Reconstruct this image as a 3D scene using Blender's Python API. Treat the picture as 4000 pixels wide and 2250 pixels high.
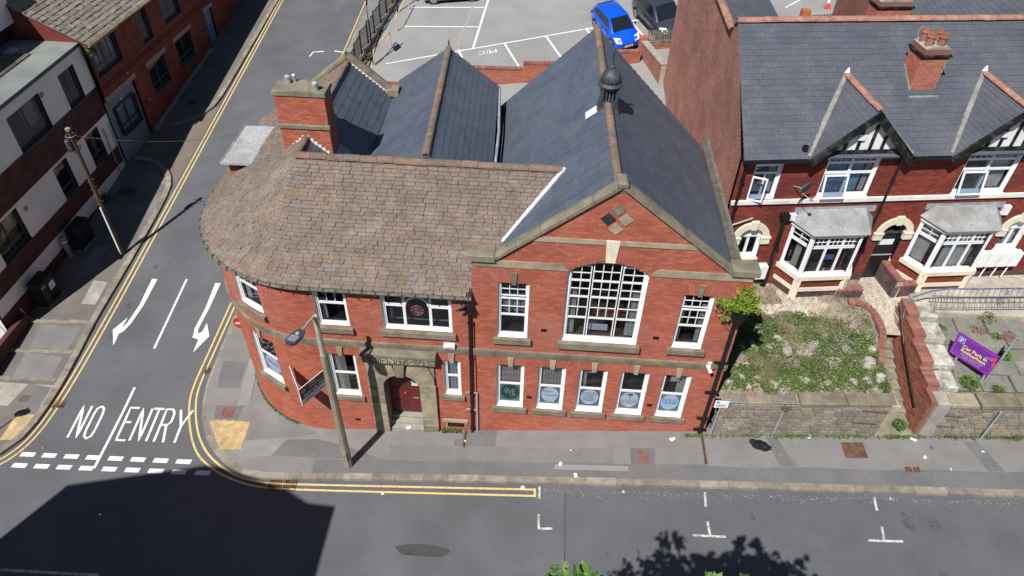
import bpy, math, random
import numpy as np
from mathutils import Matrix, Vector, Euler
random.seed(7); RNG = np.random.default_rng(7)
PI = math.pi; R = math.radians
scene = bpy.context.scene
for _o in list(bpy.data.objects): bpy.data.objects.remove(_o)
COL = scene.collection

# ------------------------------------------------------------------ camera
CAM_LOC = Vector((1.92, -15.75, 21.28))
cd = bpy.data.cameras.new('camera'); cam = bpy.data.objects.new('camera', cd); COL.objects.link(cam)
_n = Vector((-58.0, 1995.5, 1800.0)).normalized()
_r = Vector((1, .06, 0)); _r.z = -(_r.x*_n.x + _r.y*_n.y)/_n.z; _r.normalize()
_Z = -_n; _X = _r; _Y = _Z.cross(_X)
_M = Matrix((_X, _Y, _Z))
cr = _M @ Vector((1, 0, 0)); cu = _M @ Vector((0, -1, 0)); cb = _M @ Vector((0, 0, -1))
m4 = Matrix.Identity(4)
for i in range(3):
    m4[i][0] = cr[i]; m4[i][1] = cu[i]; m4[i][2] = cb[i]; m4[i][3] = CAM_LOC[i]
cam.matrix_world = m4
cd.sensor_width = 36.0; cd.lens = 1800/2576*36; cd.clip_start = .5; cd.clip_end = 2000
scene.camera = cam
scene.render.resolution_x = 1024; scene.render.resolution_y = 576

# ------------------------------------------------------------------ sky, sun, exposure
SUN_EL, SUN_AZ = 53.0, 31.0            # light travels towards +Y and a little +X
world = bpy.data.worlds.new('World'); scene.world = world; world.use_nodes = True
wn = world.node_tree.nodes; wl = world.node_tree.links
sky = wn.new('ShaderNodeTexSky'); sky.sky_type = 'NISHITA'; sky.sun_disc = False
sky.sun_elevation = R(SUN_EL); sky.sun_rotation = R(180+SUN_AZ); sky.air_density = 1.0; sky.dust_density = .1; sky.ozone_density = 3.0
wl.new(sky.outputs[0], wn['Background'].inputs[0]); wn['Background'].inputs[1].default_value = .05
sd = bpy.data.lights.new('sun', 'SUN'); sun = bpy.data.objects.new('sun', sd); COL.objects.link(sun)
sd.energy = 5.0; sd.angle = R(.53); sd.color = (1.0, .98, .95)
SUN_DIR = Vector((math.sin(R(SUN_AZ))*math.cos(R(SUN_EL)), math.cos(R(SUN_AZ))*math.cos(R(SUN_EL)), -math.sin(R(SUN_EL))))
sun.rotation_euler = SUN_DIR.to_track_quat('-Z', 'Y').to_euler(); sun.location = (-30, -40, 60)
scene.view_settings.view_transform = 'Standard'; scene.view_settings.look = 'None'
scene.view_settings.exposure = 0.22; scene.view_settings.gamma = 1.0; scene.view_settings.use_curve_mapping = False

# ------------------------------------------------------------------ helpers
def gz(x, y):
    """height of the hillside: rises to the right and up the side street"""
    t = (y-1.5)
    sp = math.log1p(math.exp(t)) if t < 30 else t
    return .098*x + .13*min(sp, 60)
RD = .11                                   # the carriageway lies this far below the pavements
def rz(x, y): return gz(x, y)-RD

class MB:
    """collects shapes into one mesh"""
    def __init__(s): s.v = []; s.f = []
    def add(s, vs, fs, M=None):
        o = len(s.v)
        if M is not None: vs = [M @ Vector(p) for p in vs]
        s.v += [tuple(p) for p in vs]; s.f += [tuple(i+o for i in f) for f in fs]; return s
    def box(s, x0, x1, y0, y1, z0, z1, M=None):
        return s.add([(x0,y0,z0),(x1,y0,z0),(x1,y1,z0),(x0,y1,z0),(x0,y0,z1),(x1,y0,z1),(x1,y1,z1),(x0,y1,z1)],
                     [(0,3,2,1),(4,5,6,7),(0,1,5,4),(1,2,6,5),(2,3,7,6),(3,0,4,7)], M)
    def cbox(s, x0, x1, y0, y1, z0, z1, b=.01, M=None):
        """box with chamfered vertical and top edges (front look)"""
        pts = []
        for (z, i) in ((z0, 0), (z1-b, 0), (z1, b)):
            pts += [(x0+i+b*0,y0+i,z),(x1-i,y0+i,z),(x1-i,y1-i,z),(x0+i,y1-i,z)]
        fs = [(3,2,1,0),(8,9,10,11)]
        for k in (0, 4):
            for a in range(4): fs.append((k+a, k+(a+1)%4, k+4+(a+1)%4, k+4+a))
        return s.add(pts, fs, M)
    def prism(s, poly, a0, a1, axis='y', M=None):
        """extrude a 2D polygon: axis y -> poly in (x,z); z -> (x,y); x -> (y,z)"""
        n = len(poly)
        def P(p, a):
            return {'y': (p[0], a, p[1]), 'z': (p[0], p[1], a), 'x': (a, p[0], p[1])}[axis]
        vs = [P(p, a0) for p in poly]+[P(p, a1) for p in poly]
        fs = [tuple(range(n)), tuple(range(2*n-1, n-1, -1))]
        for i in range(n): fs.append((i, (i+1) % n, n+(i+1) % n, n+i)[::-1])
        return s.add(vs, fs, M)
    def tube(s, pts, r, n=8, cap=True, M=None):
        pts = [Vector(p) for p in pts]; rs = r if isinstance(r, (list, tuple)) else [r]*len(pts)
        vs = []; fs = []; prev = None
        for i, p in enumerate(pts):
            d = (pts[min(i+1, len(pts)-1)]-pts[max(i-1, 0)]).normalized()
            ref = Vector((0, 0, 1)) if abs(d.z) < .9 else Vector((1, 0, 0))
            if prev is not None: ref = prev
            a = d.cross(ref).normalized(); b = a.cross(d).normalized(); prev = b
            for k in range(n):
                t = 2*PI*k/n; vs.append(p+a*math.cos(t)*rs[i]+b*math.sin(t)*rs[i])
        for i in range(len(pts)-1):
            for k in range(n): fs.append((i*n+k, i*n+(k+1) % n, (i+1)*n+(k+1) % n, (i+1)*n+k))
        if cap: fs += [tuple(range(n-1, -1, -1)), tuple(range((len(pts)-1)*n, len(pts)*n))]
        return s.add(vs, fs, M)
    def lathe(s, prof, n=16, M=None):
        """prof: (r,z) from bottom to top"""
        vs = []; fs = []
        for (r, z) in prof:
            for k in range(n): vs.append((r*math.cos(2*PI*k/n), r*math.sin(2*PI*k/n), z))
        for i in range(len(prof)-1):
            for k in range(n): fs.append((i*n+k, i*n+(k+1) % n, (i+1)*n+(k+1) % n, (i+1)*n+k))
        fs += [tuple(range(n-1, -1, -1)), tuple(range((len(prof)-1)*n, len(prof)*n))]
        return s.add(vs, fs, M)
    def grid(s, P, M=None):
        """P: 2D list of points"""
        r = len(P); c = len(P[0])
        vs = [p for row in P for p in row]
        fs = [(i*c+j, i*c+j+1, (i+1)*c+j+1, (i+1)*c+j) for i in range(r-1) for j in range(c-1)]
        return s.add(vs, fs, M)
    def mesh(s, name, smooth=False):
        me = bpy.data.meshes.new(name); me.from_pydata(s.v, [], s.f); me.update()
        if smooth: me.polygons.foreach_set('use_smooth', [True]*len(me.polygons))
        return me
    def build(s, name, mat, parent=None, smooth=False, loc=None, rotz=None, **kw):
        return link(name, s.mesh(name, smooth), mat, parent, loc, rotz, **kw)

def link(name, me, mat=None, parent=None, loc=None, rotz=None, M=None, label=None, cat=None, group=None, kind=None):
    o = bpy.data.objects.new(name, me); COL.objects.link(o)
    if mat is not None and me is not None and len(me.materials) == 0: me.materials.append(mat)
    if parent is not None: o.parent = parent
    if M is not None: o.matrix_basis = M
    if loc is not None: o.location = loc
    if rotz is not None: o.rotation_euler = (0, 0, rotz)
    if label: o['label'] = label
    if cat: o['category'] = cat
    if group: o['group'] = group
    if kind: o['kind'] = kind
    return o
def thing(name, label, cat, loc=(0, 0, 0), rotz=0, group=None):
    return link(name, None, None, None, loc, rotz, label=label, cat=cat, group=group)
def T(x, y, z): return Matrix.Translation((x, y, z))
def RZ(a): return Matrix.Rotation(a, 4, 'Z')
def RX(a): return Matrix.Rotation(a, 4, 'X')
def RY(a): return Matrix.Rotation(a, 4, 'Y')
def SC(x, y, z): return Matrix.Diagonal((x, y, z, 1))
def frame(o, x, y, z):
    """matrix from origin and three axis vectors"""
    m = Matrix.Identity(4)
    for i in range(3): m[i][0] = x[i]; m[i][1] = y[i]; m[i][2] = z[i]; m[i][3] = o[i]
    return m
def lerp(a, b, t): return a+(b-a)*t

def unit_box(x0, x1, y0, y1, z0, z1, faces='all'):
    b = MB().box(x0, x1, y0, y1, z0, z1); return (b.v, b.f)

def pieces(parent, name, mat, temps, xf, limit=300, stuff=None, pw=None, smooth=False):
    """alike pieces: the nearest ones are objects sharing mesh data, the rest one joined mesh"""
    if not xf: return
    pw = pw if pw is not None else (parent.matrix_basis if parent is not None else Matrix.Identity(4))
    mes = []
    for k, (v, f) in enumerate(temps):
        me = bpy.data.meshes.new(name); me.from_pydata(v, [], f); me.update(); me.materials.append(mat)
        if smooth: me.polygons.foreach_set('use_smooth', [True]*len(me.polygons))
        mes.append(me)
    if len(xf) > limit:
        d = [((pw @ m.translation)-CAM_LOC).length for (_, m) in xf]
        order = sorted(range(len(xf)), key=lambda i: d[i])
        near = order[:limit]; rest = order[limit:]
    else: near = range(len(xf)); rest = []
    for i in near:
        k, m = xf[i]; o = bpy.data.objects.new(name, mes[k]); COL.objects.link(o); o.parent = parent; o.matrix_basis = m
    if rest:
        V = []; F = []; rn = []; off = 0
        ta = [np.array(v, float) for v, f in temps]
        for i in rest:
            k, m = xf[i]; M3 = np.array(m)
            V.append(ta[k] @ M3[:3, :3].T + M3[:3, 3]); fs = temps[k][1]
            r = random.random()
            for f in fs: F.append(tuple(a+off for a in f)); rn.append(r)
            off += len(ta[k])
        V = np.concatenate(V)
        me = bpy.data.meshes.new(name); me.from_pydata(V.tolist(), [], F); me.update(); me.materials.append(mat)
        if smooth: me.polygons.foreach_set('use_smooth', [True]*len(me.polygons))
        at = me.attributes.new('rnd', 'FLOAT', 'FACE'); at.data.foreach_set('value', rn)
        o = link(stuff or (name+'_field'), me, None, parent); o['kind'] = 'stuff'

# ------------------------------------------------------------------ materials
MATS = {}
def mat(name, col, rough=.85, var=.25, scale=3.0, fine=0, bump=0, cols=None, metal=0, spec=.3, stain=None, stain_scale=.6, stain_amt=.5, coat=0, stretch=None, rndvar=.0, bscale=None):
    """procedural surface: base colour, cloudy variation, optional per-piece palette, stains and relief"""
    if name in MATS: return MATS[name]
    m = bpy.data.materials.new(name); m.use_nodes = True; nt = m.node_tree; N = nt.nodes; L = nt.links
    b = N['Principled BSDF']; b.inputs['Roughness'].default_value = rough; b.inputs['Metallic'].default_value = metal
    b.inputs['Specular IOR Level'].default_value = spec
    if coat: b.inputs['Coat Weight'].default_value = coat; b.inputs['Coat Roughness'].default_value = .06
    geo = N.new('ShaderNodeNewGeometry'); pos = geo.outputs['Position']
    if stretch:
        mp = N.new('ShaderNodeMapping'); mp.inputs['Scale'].default_value = stretch; L.new(pos, mp.inputs[0]); pos = mp.outputs[0]
    def noise(sc, det=4, dist=0):
        n = N.new('ShaderNodeTexNoise'); n.inputs['Scale'].default_value = sc; n.inputs['Detail'].default_value = det
        n.inputs['Distortion'].default_value = dist; L.new(pos, n.inputs['Vector']); return n.outputs['Fac']
    def mixc(f, a, bcol, mode='MIX'):
        x = N.new('ShaderNodeMix'); x.data_type = 'RGBA'; x.blend_type = mode
        for s_, v in ((x.inputs[0], f), (x.inputs[6], a), (x.inputs[7], bcol)):
            if hasattr(v, 'is_linked'): L.new(v, s_)
            else: s_.default_value = v if not isinstance(v, tuple) else (*v[:3], 1)
        return x.outputs[2]
    def rng(f, a, bb, c=0., d=1.):
        x = N.new('ShaderNodeMapRange'); L.new(f, x.inputs[0])
        for i, v in enumerate((a, bb, c, d)): x.inputs[i+1].default_value = v
        return x.outputs[0]
    if cols:
        at = N.new('ShaderNodeAttribute'); at.attribute_name = 'rnd'; oi = N.new('ShaderNodeObjectInfo')
        ad = N.new('ShaderNodeMath'); ad.operation = 'ADD'; L.new(at.outputs['Fac'], ad.inputs[0]); L.new(oi.outputs['Random'], ad.inputs[1])
        fr = N.new('ShaderNodeMath'); fr.operation = 'FRACT'; L.new(ad.outputs[0], fr.inputs[0])
        rp = N.new('ShaderNodeValToRGB'); L.new(fr.outputs[0], rp.inputs[0]); rp.color_ramp.interpolation = 'CONSTANT'
        el = rp.color_ramp.elements; el[0].color = (*cols[0], 1); el[1].position = 1/len(cols); el[1].color = (*cols[1], 1)
        for k in range(2, len(cols)):
            e = el.new(k/len(cols)); e.color = (*cols[k], 1)
        c = rp.outputs[0]
    else:
        c = None
    lo = tuple(max(0, v*(1-var)) for v in col); hi = tuple(min(1, v*(1+var)) for v in col)
    f = rng(noise(scale, 5, .3), .3, .7)
    if c is None: c = mixc(f, lo, hi)
    else:
        k = N.new('ShaderNodeMapRange'); L.new(f, k.inputs[0]); k.inputs[3].default_value = 1-var; k.inputs[4].default_value = 1+var
        cc = N.new('ShaderNodeCombineColor'); [L.new(k.outputs[0], cc.inputs[i]) for i in range(3)]
        c = mixc(1.0, c, cc.outputs[0], 'MULTIPLY')
    if fine:
        k = rng(noise(fine, 3), .25, .75, .72, 1.28); cc = N.new('ShaderNodeCombineColor'); [L.new(k, cc.inputs[i]) for i in range(3)]
        c = mixc(1.0, c, cc.outputs[0], 'MULTIPLY')
    if stain:
        f2 = rng(noise(stain_scale, 6, .6), .5, .72, 0, stain_amt); c = mixc(f2, c, stain)
    L.new(c, b.inputs['Base Color'])
    if bump:
        bp = N.new('ShaderNodeBump'); bp.inputs['Strength'].default_value = bump; bp.inputs['Distance'].default_value = .02
        L.new(noise(bscale or (fine or scale*8), 4), bp.inputs['Height']); L.new(bp.outputs[0], b.inputs['Normal'])
    MATS[name] = m; return m
def flat(name, col, rough=.5, metal=0, spec=.5, coat=0):
    return mat(name, col, rough, var=.06, scale=5, metal=metal, spec=spec, coat=coat)
def glass_mat(name, tint=(.9, .95, 1), refl=.07, rough=.02):
    if name in MATS: return MATS[name]
    m = bpy.data.materials.new(name); m.use_nodes = True; nt = m.node_tree; N = nt.nodes; L = nt.links
    N.remove(N['Principled BSDF']); out = N['Material Output']
    tr = N.new('ShaderNodeBsdfTransparent'); tr.inputs[0].default_value = (*tint, 1)
    gl = N.new('ShaderNodeBsdfGlossy'); gl.inputs['Roughness'].default_value = rough; gl.inputs[0].default_value = (.9, .93, 1, 1)
    geo = N.new('ShaderNodeNewGeometry'); nz = N.new('ShaderNodeTexNoise'); nz.inputs['Scale'].default_value = 1.3; L.new(geo.outputs['Position'], nz.inputs['Vector'])
    bp = N.new('ShaderNodeBump'); bp.inputs['Strength'].default_value = .12; bp.inputs['Distance'].default_value = .05; L.new(nz.outputs['Fac'], bp.inputs['Height']); L.new(bp.outputs[0], gl.inputs['Normal'])
    mx = N.new('ShaderNodeMixShader'); lw = N.new('ShaderNodeLayerWeight'); lw.inputs[0].default_value = .25
    mr = N.new('ShaderNodeMapRange'); mr.inputs[3].default_value = refl; mr.inputs[4].default_value = .6; L.new(lw.outputs['Fresnel'], mr.inputs[0])
    L.new(mr.outputs[0], mx.inputs[0]); L.new(tr.outputs[0], mx.inputs[1]); L.new(gl.outputs[0], mx.inputs[2]); L.new(mx.outputs[0], out.inputs[0])
    MATS[name] = m; return m

# base colours
M_ROAD = mat('asphalt_road', (.112, .114, .121), .9, var=.14, scale=.5, fine=45, bump=.25, stain=(.09, .091, .097), stain_scale=.3, stain_amt=.6)
M_PAVE = mat('asphalt_pavement', (.205, .195, .185), .92, var=.12, scale=.8, fine=50, bump=.2, stain=(.15, .145, .14), stain_scale=.9, stain_amt=.5)
M_PAVE_D = mat('asphalt_patch_dark', (.148, .144, .142), .92, var=.12, scale=1.0, fine=50, bump=.2)
M_PAVE_M = mat('asphalt_patch_mid', (.18, .174, .168), .92, var=.12, scale=1.0, fine=50, bump=.2)
M_PAVE_L = mat('asphalt_patch_light', (.25, .24, .228), .92, var=.12, scale=1.0, fine=50, bump=.2)
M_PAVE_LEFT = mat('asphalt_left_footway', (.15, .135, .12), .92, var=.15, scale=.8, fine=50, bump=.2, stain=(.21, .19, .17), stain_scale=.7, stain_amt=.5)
M_CARPARK = mat('asphalt_carpark', (.27, .262, .25), .92, var=.1, scale=.4, fine=40, bump=.2, stain=(.2, .195, .19), stain_scale=.35, stain_amt=.6)
M_KERB = mat('kerb_stone', (.25, .215, .17), .9, var=.25, scale=3, fine=35, bump=.35, cols=[(.25,.215,.17),(.21,.185,.15),(.285,.25,.2),(.225,.2,.175)])
M_WHITEP = mat('road_paint_white', (.74, .73, .69), .8, var=.1, scale=4, fine=50, stain=(.28, .28, .28), stain_scale=4, stain_amt=.6)
M_WORN = mat('road_paint_worn', (.5, .49, .47), .85, var=.3, scale=8, fine=60, stain=(.12, .12, .12), stain_scale=9, stain_amt=.9)
M_YELLOW = mat('road_paint_yellow', (.7, .5, .18), .8, var=.15, scale=5, fine=40, stain=(.26, .23, .17), stain_scale=5, stain_amt=.7)
RED = [(.40,.112,.066),(.375,.1,.06),(.425,.128,.072),(.355,.095,.06),(.44,.136,.074),(.385,.115,.075),(.365,.104,.07),(.41,.108,.06),(.34,.095,.066),(.43,.14,.086)]
M_BRICK = mat('red_brick', (.38, .08, .04), .85, var=.12, scale=.9, fine=60, bump=.1, cols=RED, stain=(.4, .19, .15), stain_scale=.5, stain_amt=.45)
M_MORTAR = mat('mortar_red', (.29, .11, .078), .95, var=.25, scale=2)
DKR = [(.21,.04,.026),(.185,.034,.024),(.235,.046,.027),(.165,.033,.024),(.25,.052,.03)]
M_TBRICK = mat('terrace_brick', (.26, .05, .03), .85, var=.22, scale=1.2, fine=60, bump=.1, cols=DKR, stain=(.07, .032, .026), stain_scale=.7, stain_amt=.55)
M_TMORTAR = mat('terrace_mortar', (.2, .062, .042), .95, var=.25, scale=2)
M_GBRICK = mat('gable_brick', (.3, .09, .055), .9, var=.25, scale=.7, fine=50, bump=.2, cols=[(.27,.11,.08),(.24,.098,.074),(.3,.13,.1),(.26,.12,.095),(.31,.115,.08)], stain=(.2, .1, .08), stain_scale=.35, stain_amt=.5)
M_GMORTAR = mat('pale_mortar', (.46, .38, .3), .95, var=.2, scale=3)
M_BLUEBRICK = mat('blue_brick', (.09, .06, .06), .8, var=.3, scale=2, fine=60, bump=.2, cols=[(.075,.06,.065),(.11,.06,.05),(.06,.05,.055),(.13,.065,.05)])
M_STONE = mat('buff_sandstone', (.36, .3, .21), .9, var=.22, scale=2.2, fine=30, bump=.2, stain=(.12, .105, .085), stain_scale=1.1, stain_amt=.65)
M_STONED = mat('weathered_stone', (.21, .182, .13), .92, var=.28, scale=2.2, fine=30, bump=.3, stain=(.095, .09, .06), stain_scale=1.4, stain_amt=.6)
M_CREAM = mat('cream_paint', (.76, .69, .54), .6, var=.08, scale=2, stain=(.45, .38, .29), stain_scale=1.5, stain_amt=.35)
M_WHITE = mat('white_paint', (.82, .82, .81), .45, var=.05, scale=2, stain=(.55, .53, .48), stain_scale=2.5, stain_amt=.25)
M_UPVC = mat('white_upvc', (.83, .84, .85), .35, var=.03, scale=2)
M_SLATE = mat('blue_slate', (.085, .092, .108), .5, var=.12, scale=1.2, fine=25, bump=.12, spec=.45, cols=[(0.077,0.093,0.126),(0.083,0.100,0.132),(0.072,0.089,0.120),(0.087,0.100,0.127),(0.079,0.094,0.123)], stain=(.135, .145, .165), stain_scale=.5, stain_amt=.3)
M_TSLATE = mat('terrace_slate', (.1, .105, .115), .55, var=.14, scale=1.0, fine=25, bump=.12, spec=.4, cols=[(0.086,0.094,0.116),(0.092,0.099,0.118),(0.081,0.090,0.113),(0.099,0.101,0.115),(0.087,0.092,0.110)], stain=(.135, .125, .13), stain_scale=.6, stain_amt=.4)
M_SSLATE = mat('stone_slate', (.3, .2, .14), .92, var=.2, scale=2.2, fine=22, bump=.35, cols=[(0.195,0.148,0.117),(0.185,0.141,0.111),(0.205,0.155,0.123),(0.178,0.138,0.112),(0.196,0.146,0.114),(0.210,0.162,0.128),(0.183,0.143,0.117),(0.190,0.144,0.116),(0.200,0.150,0.119),(0.174,0.137,0.113),(0.193,0.147,0.117),(0.202,0.152,0.119),(0.185,0.142,0.114),(0.189,0.178,0.173),(0.195,0.148,0.117),(0.197,0.149,0.118),(0.207,0.158,0.125),(0.181,0.142,0.116),(0.195,0.148,0.117),(0.185,0.141,0.111),(0.205,0.155,0.123),(0.178,0.138,0.112),(0.210,0.162,0.128),(0.183,0.143,0.117),(0.190,0.144,0.116),(0.200,0.150,0.119)], stain=(.14, .118, .1), stain_scale=.6, stain_amt=.55)
M_SLATEJ = mat('slate_joint', (.17, .18, .195), .8)
M_SSUB = mat('roof_underlay', (.085, .065, .05), .95)
M_LICHEN = mat('lichen', (.31, .295, .245), .95, var=.2)
M_RIDGE = mat('clay_ridge', (.2, .14, .1), .9, var=.25, scale=3, fine=30, bump=.25, cols=[(.2,.13,.1),(.18,.135,.1),(.235,.145,.105),(.17,.13,.1)], stain=(.15, .14, .1), stain_scale=1.5, stain_amt=.7)
M_TRIDGE = mat('terrace_ridge', (.33, .16, .115), .85, var=.2, scale=3, fine=30, cols=[(.34,.165,.12),(.31,.155,.115),(.36,.18,.13)], stain=(.42, .34, .27), stain_scale=3, stain_amt=.4)
M_LEAD = mat('lead', (.28, .31, .34), .5, var=.25, scale=3, fine=20, spec=.5)
M_LEADW = mat('white_flashing', (.74, .75, .76), .5, var=.08, scale=3)
M_LEADD = mat('dark_lead', (.045, .05, .06), .5, var=.3, scale=4, fine=20, bump=.1, spec=.45, stain=(.18, .19, .19), stain_scale=3, stain_amt=.4)
M_BLACK = mat('black_paint', (.012, .012, .014), .4, var=.2, scale=4, spec=.4)
M_BLACKW = mat('black_timber', (.012, .011, .011), .7, var=.4, scale=4, stain=(.12, .12, .11), stain_scale=4, stain_amt=.5)
M_DARK = mat('interior_dark', (.02, .018, .017), .95, var=.3, scale=1)
M_ROOMB = mat('interior_brown', (.1, .05, .03), .9, var=.4, scale=1)
M_GLASS = glass_mat('window_glass')
M_GLASSD = glass_mat('window_glass_dim', (.62, .66, .68), .1, .04)
M_CURT = mat('curtain_cream', (.5, .47, .42), .9, var=.15, scale=3)
M_CURTB = mat('curtain_blue', (.13, .25, .32), .9, var=.5, scale=1.5)
M_BLIND = mat('blind_beige', (.34, .29, .26), .9, var=.08, scale=3)
M_CONC = mat('concrete', (.33, .3, .26), .92, var=.18, scale=2, fine=35, bump=.2, stain=(.2, .18, .15), stain_scale=1.2, stain_amt=.6)
M_CONCP = mat('concrete_post', (.27, .235, .17), .92, var=.15, scale=2, fine=60, bump=.2)
M_STEEL = mat('galvanised_steel', (.42, .45, .47), .45, var=.12, scale=6, metal=.3, spec=.5)
M_RUST = mat('rusty_iron', (.13, .07, .045), .85, var=.35, scale=5, fine=40, bump=.2)
M_RENDERW = mat('white_render', (.76, .74, .71), .9, var=.05, scale=1, fine=40, stain=(.62, .6, .56), stain_scale=.8, stain_amt=.4)
M_DKBRICK = mat('dark_brick', (.085, .034, .032), .85, var=.25, scale=1.5, fine=40, cols=[(.09,.035,.032),(.075,.03,.03),(.1,.042,.036)])
M_LBRICK = mat('left_red_brick', (.2, .05, .032), .85, var=.2, scale=1.2, fine=50, cols=[(.21,.052,.032),(.18,.042,.03),(.24,.062,.038)])
M_LMORT = mat('left_mortar', (.13, .06, .045), .95)
M_GREYF = flat('grey_window_frame', (.035, .042, .052), .4)
M_BLUEGREY = flat('blue_grey_panel', (.17, .2, .25), .6)
M_TANST = mat('tan_lintel', (.36, .25, .19), .9, var=.12, scale=3, fine=40)
M_ROOFTL = mat('lichened_tile', (.3, .25, .19), .95, var=.3, scale=5, fine=18, bump=.3, cols=[(0.188,0.158,0.128),(0.216,0.180,0.144),(0.166,0.136,0.112),(0.239,0.209,0.167),(0.193,0.151,0.121)], stain=(.33, .31, .26), stain_scale=4, stain_amt=.6)
M_FELT = mat('roof_felt', (.19, .21, .2), .9, var=.15, scale=.9, fine=40, stain=(.28, .28, .22), stain_scale=.5, stain_amt=.6)
M_SOIL = mat('garden_soil', (.22, .18, .13), .95, var=.35, scale=2.5, fine=20, bump=.6, stain=(.4, .35, .27), stain_scale=1.2, stain_amt=.7)
M_GRAVEL = mat('pale_gravel', (.46, .4, .32), .95, var=.3, scale=5, fine=30, bump=.5, stain=(.3, .25, .17), stain_scale=1.8, stain_amt=.7)
M_RUBBLE = mat('limestone_rubble', (.35, .325, .27), .95, var=.3, scale=5, fine=25, bump=.4, stain=(.27, .25, .2), stain_scale=3, stain_amt=.5)
M_FLAG = mat('stone_flag', (.28, .26, .21), .95, var=.2, scale=2, fine=25, bump=.35, cols=[(.2,.192,.165),(.18,.175,.155),(.225,.21,.175),(.19,.185,.155)], stain=(.17, .17, .11), stain_scale=1.5, stain_amt=.6)
M_RWALL = mat('retaining_stone', (.3, .25, .19), .92, var=.22, scale=2.5, fine=30, bump=.3, cols=[(0.252,0.210,0.160),(0.227,0.185,0.151),(0.277,0.227,0.168),(0.210,0.181,0.151),(0.286,0.244,0.193),(0.235,0.206,0.176),(0.185,0.168,0.143)], stain=(.16, .15, .13), stain_scale=.8, stain_amt=.5)
M_RMORT = mat('retaining_mortar', (.25, .21, .16), .95, var=.3, scale=3)
LEAFS = [(.075,.125,.025),(.1,.16,.03),(.06,.1,.025),(.13,.17,.045),(.085,.13,.04)]
M_LEAF = mat('weed_leaves', (.08, .13, .03), .7, var=.3, scale=3, cols=LEAFS)
M_LEAFY = mat('ivy_leaves', (.16, .22, .03), .6, var=.25, scale=4, cols=[(.17,.25,.028),(.22,.28,.035),(.11,.18,.022),(.25,.27,.04),(.14,.21,.03)])
M_LEAFT = mat('tree_leaves', (.07, .13, .025), .6, var=.25, scale=3, cols=[(.06,.13,.025),(.085,.165,.03),(.05,.105,.02),(.11,.19,.04)])
M_GRASS = mat('rough_grass', (.15, .18, .06), .8, var=.3, scale=2, cols=[(.12,.165,.04),(.17,.195,.06),(.22,.21,.1),(.1,.15,.04),(.28,.24,.14)])
M_DRY = mat('dry_stems', (.3, .23, .13), .9, var=.3, scale=3, cols=[(.3,.23,.13),(.24,.16,.1),(.22,.1,.09),(.36,.29,.18)])
M_GREYL = mat('grey_leaves', (.2, .22, .15), .8, var=.2, scale=4, cols=[(.19,.21,.14),(.24,.25,.19),(.16,.19,.12),(.3,.3,.25)])
M_BARK = mat('bark', (.12, .085, .055), .95, var=.3, scale=8, bump=.4)
print('helpers ok')
# ================================================================== GROUND, ROADS, PAVEMENTS
def sheet(name, xs, ys, zf, m, parent=None, kind='structure'):
    P = [[(x, y, zf(x, y)) for x in xs] for y in ys]
    return MB().grid(P).build(name, m, parent, smooth=True, kind=kind)
def fr(a, b, n): return [a+(b-a)*i/n for i in range(n+1)]
M_GROUND = mat('far_ground', (.16, .15, .12), .95, var=.2, scale=.1)
sheet('ground', [-900, -400, -150, -60, -25, 0, 25, 60, 150, 400, 900], [-900, -300, -80, -40, -10, 0, 3, 20, 60, 150, 400, 900], lambda x, y: min(max(gz(max(min(x, 60), -60), y), -12), 14)-.6, M_GROUND)
road = sheet('road', fr(-60, 60, 60), fr(-40, -4, 9)+fr(-3.5, 6, 19)+fr(7, 60, 27), rz, M_ROAD)

def rp(x, y): return (1.005*x-.01, 1.005*y+.08)
def resample(pts, step):
    out = [Vector(pts[0])]; carry = 0
    P = [Vector(p) for p in pts]
    for a, b in zip(P, P[1:]):
        n = max(1, int(round((b-a).length/step)))
        for i in range(1, n+1): out.append(a.lerp(b, i/n))
    return out
def smooth_path(pts, it=2):
    P = [Vector(p) for p in pts]
    for _ in range(it):
        Q = [P[0]]
        for a, b in zip(P, P[1:]): Q += [a.lerp(b, .25), a.lerp(b, .75)]
        Q.append(P[-1]); P = Q
    return P
def ribbon(mb, pts, w, zf, lift, step=.4):
    """flat painted strip that follows a path over the ground"""
    P = resample(pts, step); rows = []
    for i, p in enumerate(P):
        d = (P[min(i+1, len(P)-1)]-P[max(i-1, 0)]); d.normalize(); n = Vector((-d.y, d.x))
        row = []
        for s in (-.5, .5):
            q = p+n*w*s; row.append((q.x, q.y, zf(q.x, q.y)+lift))
        rows.append(row)
    mb.grid(rows); return mb
def poly_on(mb, poly, zf, lift):
    n = len(poly); o = [(x, y, zf(x, y)+lift) for x, y in poly]
    mb.add(o, [tuple(range(n))]); return mb
def strip_between(name, pairs, zf, m, nacross=4, nalong=3, lift=0, parent=None, kind='structure', under=.0):
    def out(a, b):
        d = Vector((a[0]-b[0], a[1]-b[1])); d.normalize(); return (a[0]+d.x*under, a[1]+d.y*under)
    pairs = [(out(a, b), b) for a, b in pairs]
    rows = []
    for (a0, b0), (a1, b1) in zip(pairs, pairs[1:]):
        for k in range(nalong):
            t = k/nalong
            a = (lerp(a0[0], a1[0], t), lerp(a0[1], a1[1], t)); b = (lerp(b0[0], b1[0], t), lerp(b0[1], b1[1], t))
            rows.append((a, b))
    rows.append(pairs[-1])
    P = [[(lerp(a[0], b[0], i/nacross), lerp(a[1], b[1], i/nacross)) for i in range(nacross+1)] for a, b in rows]
    P = [[(x, y, zf(x, y)+lift) for x, y in r] for r in P]
    return MB().grid(P).build(name, m, parent, smooth=True, kind=kind)

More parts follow.
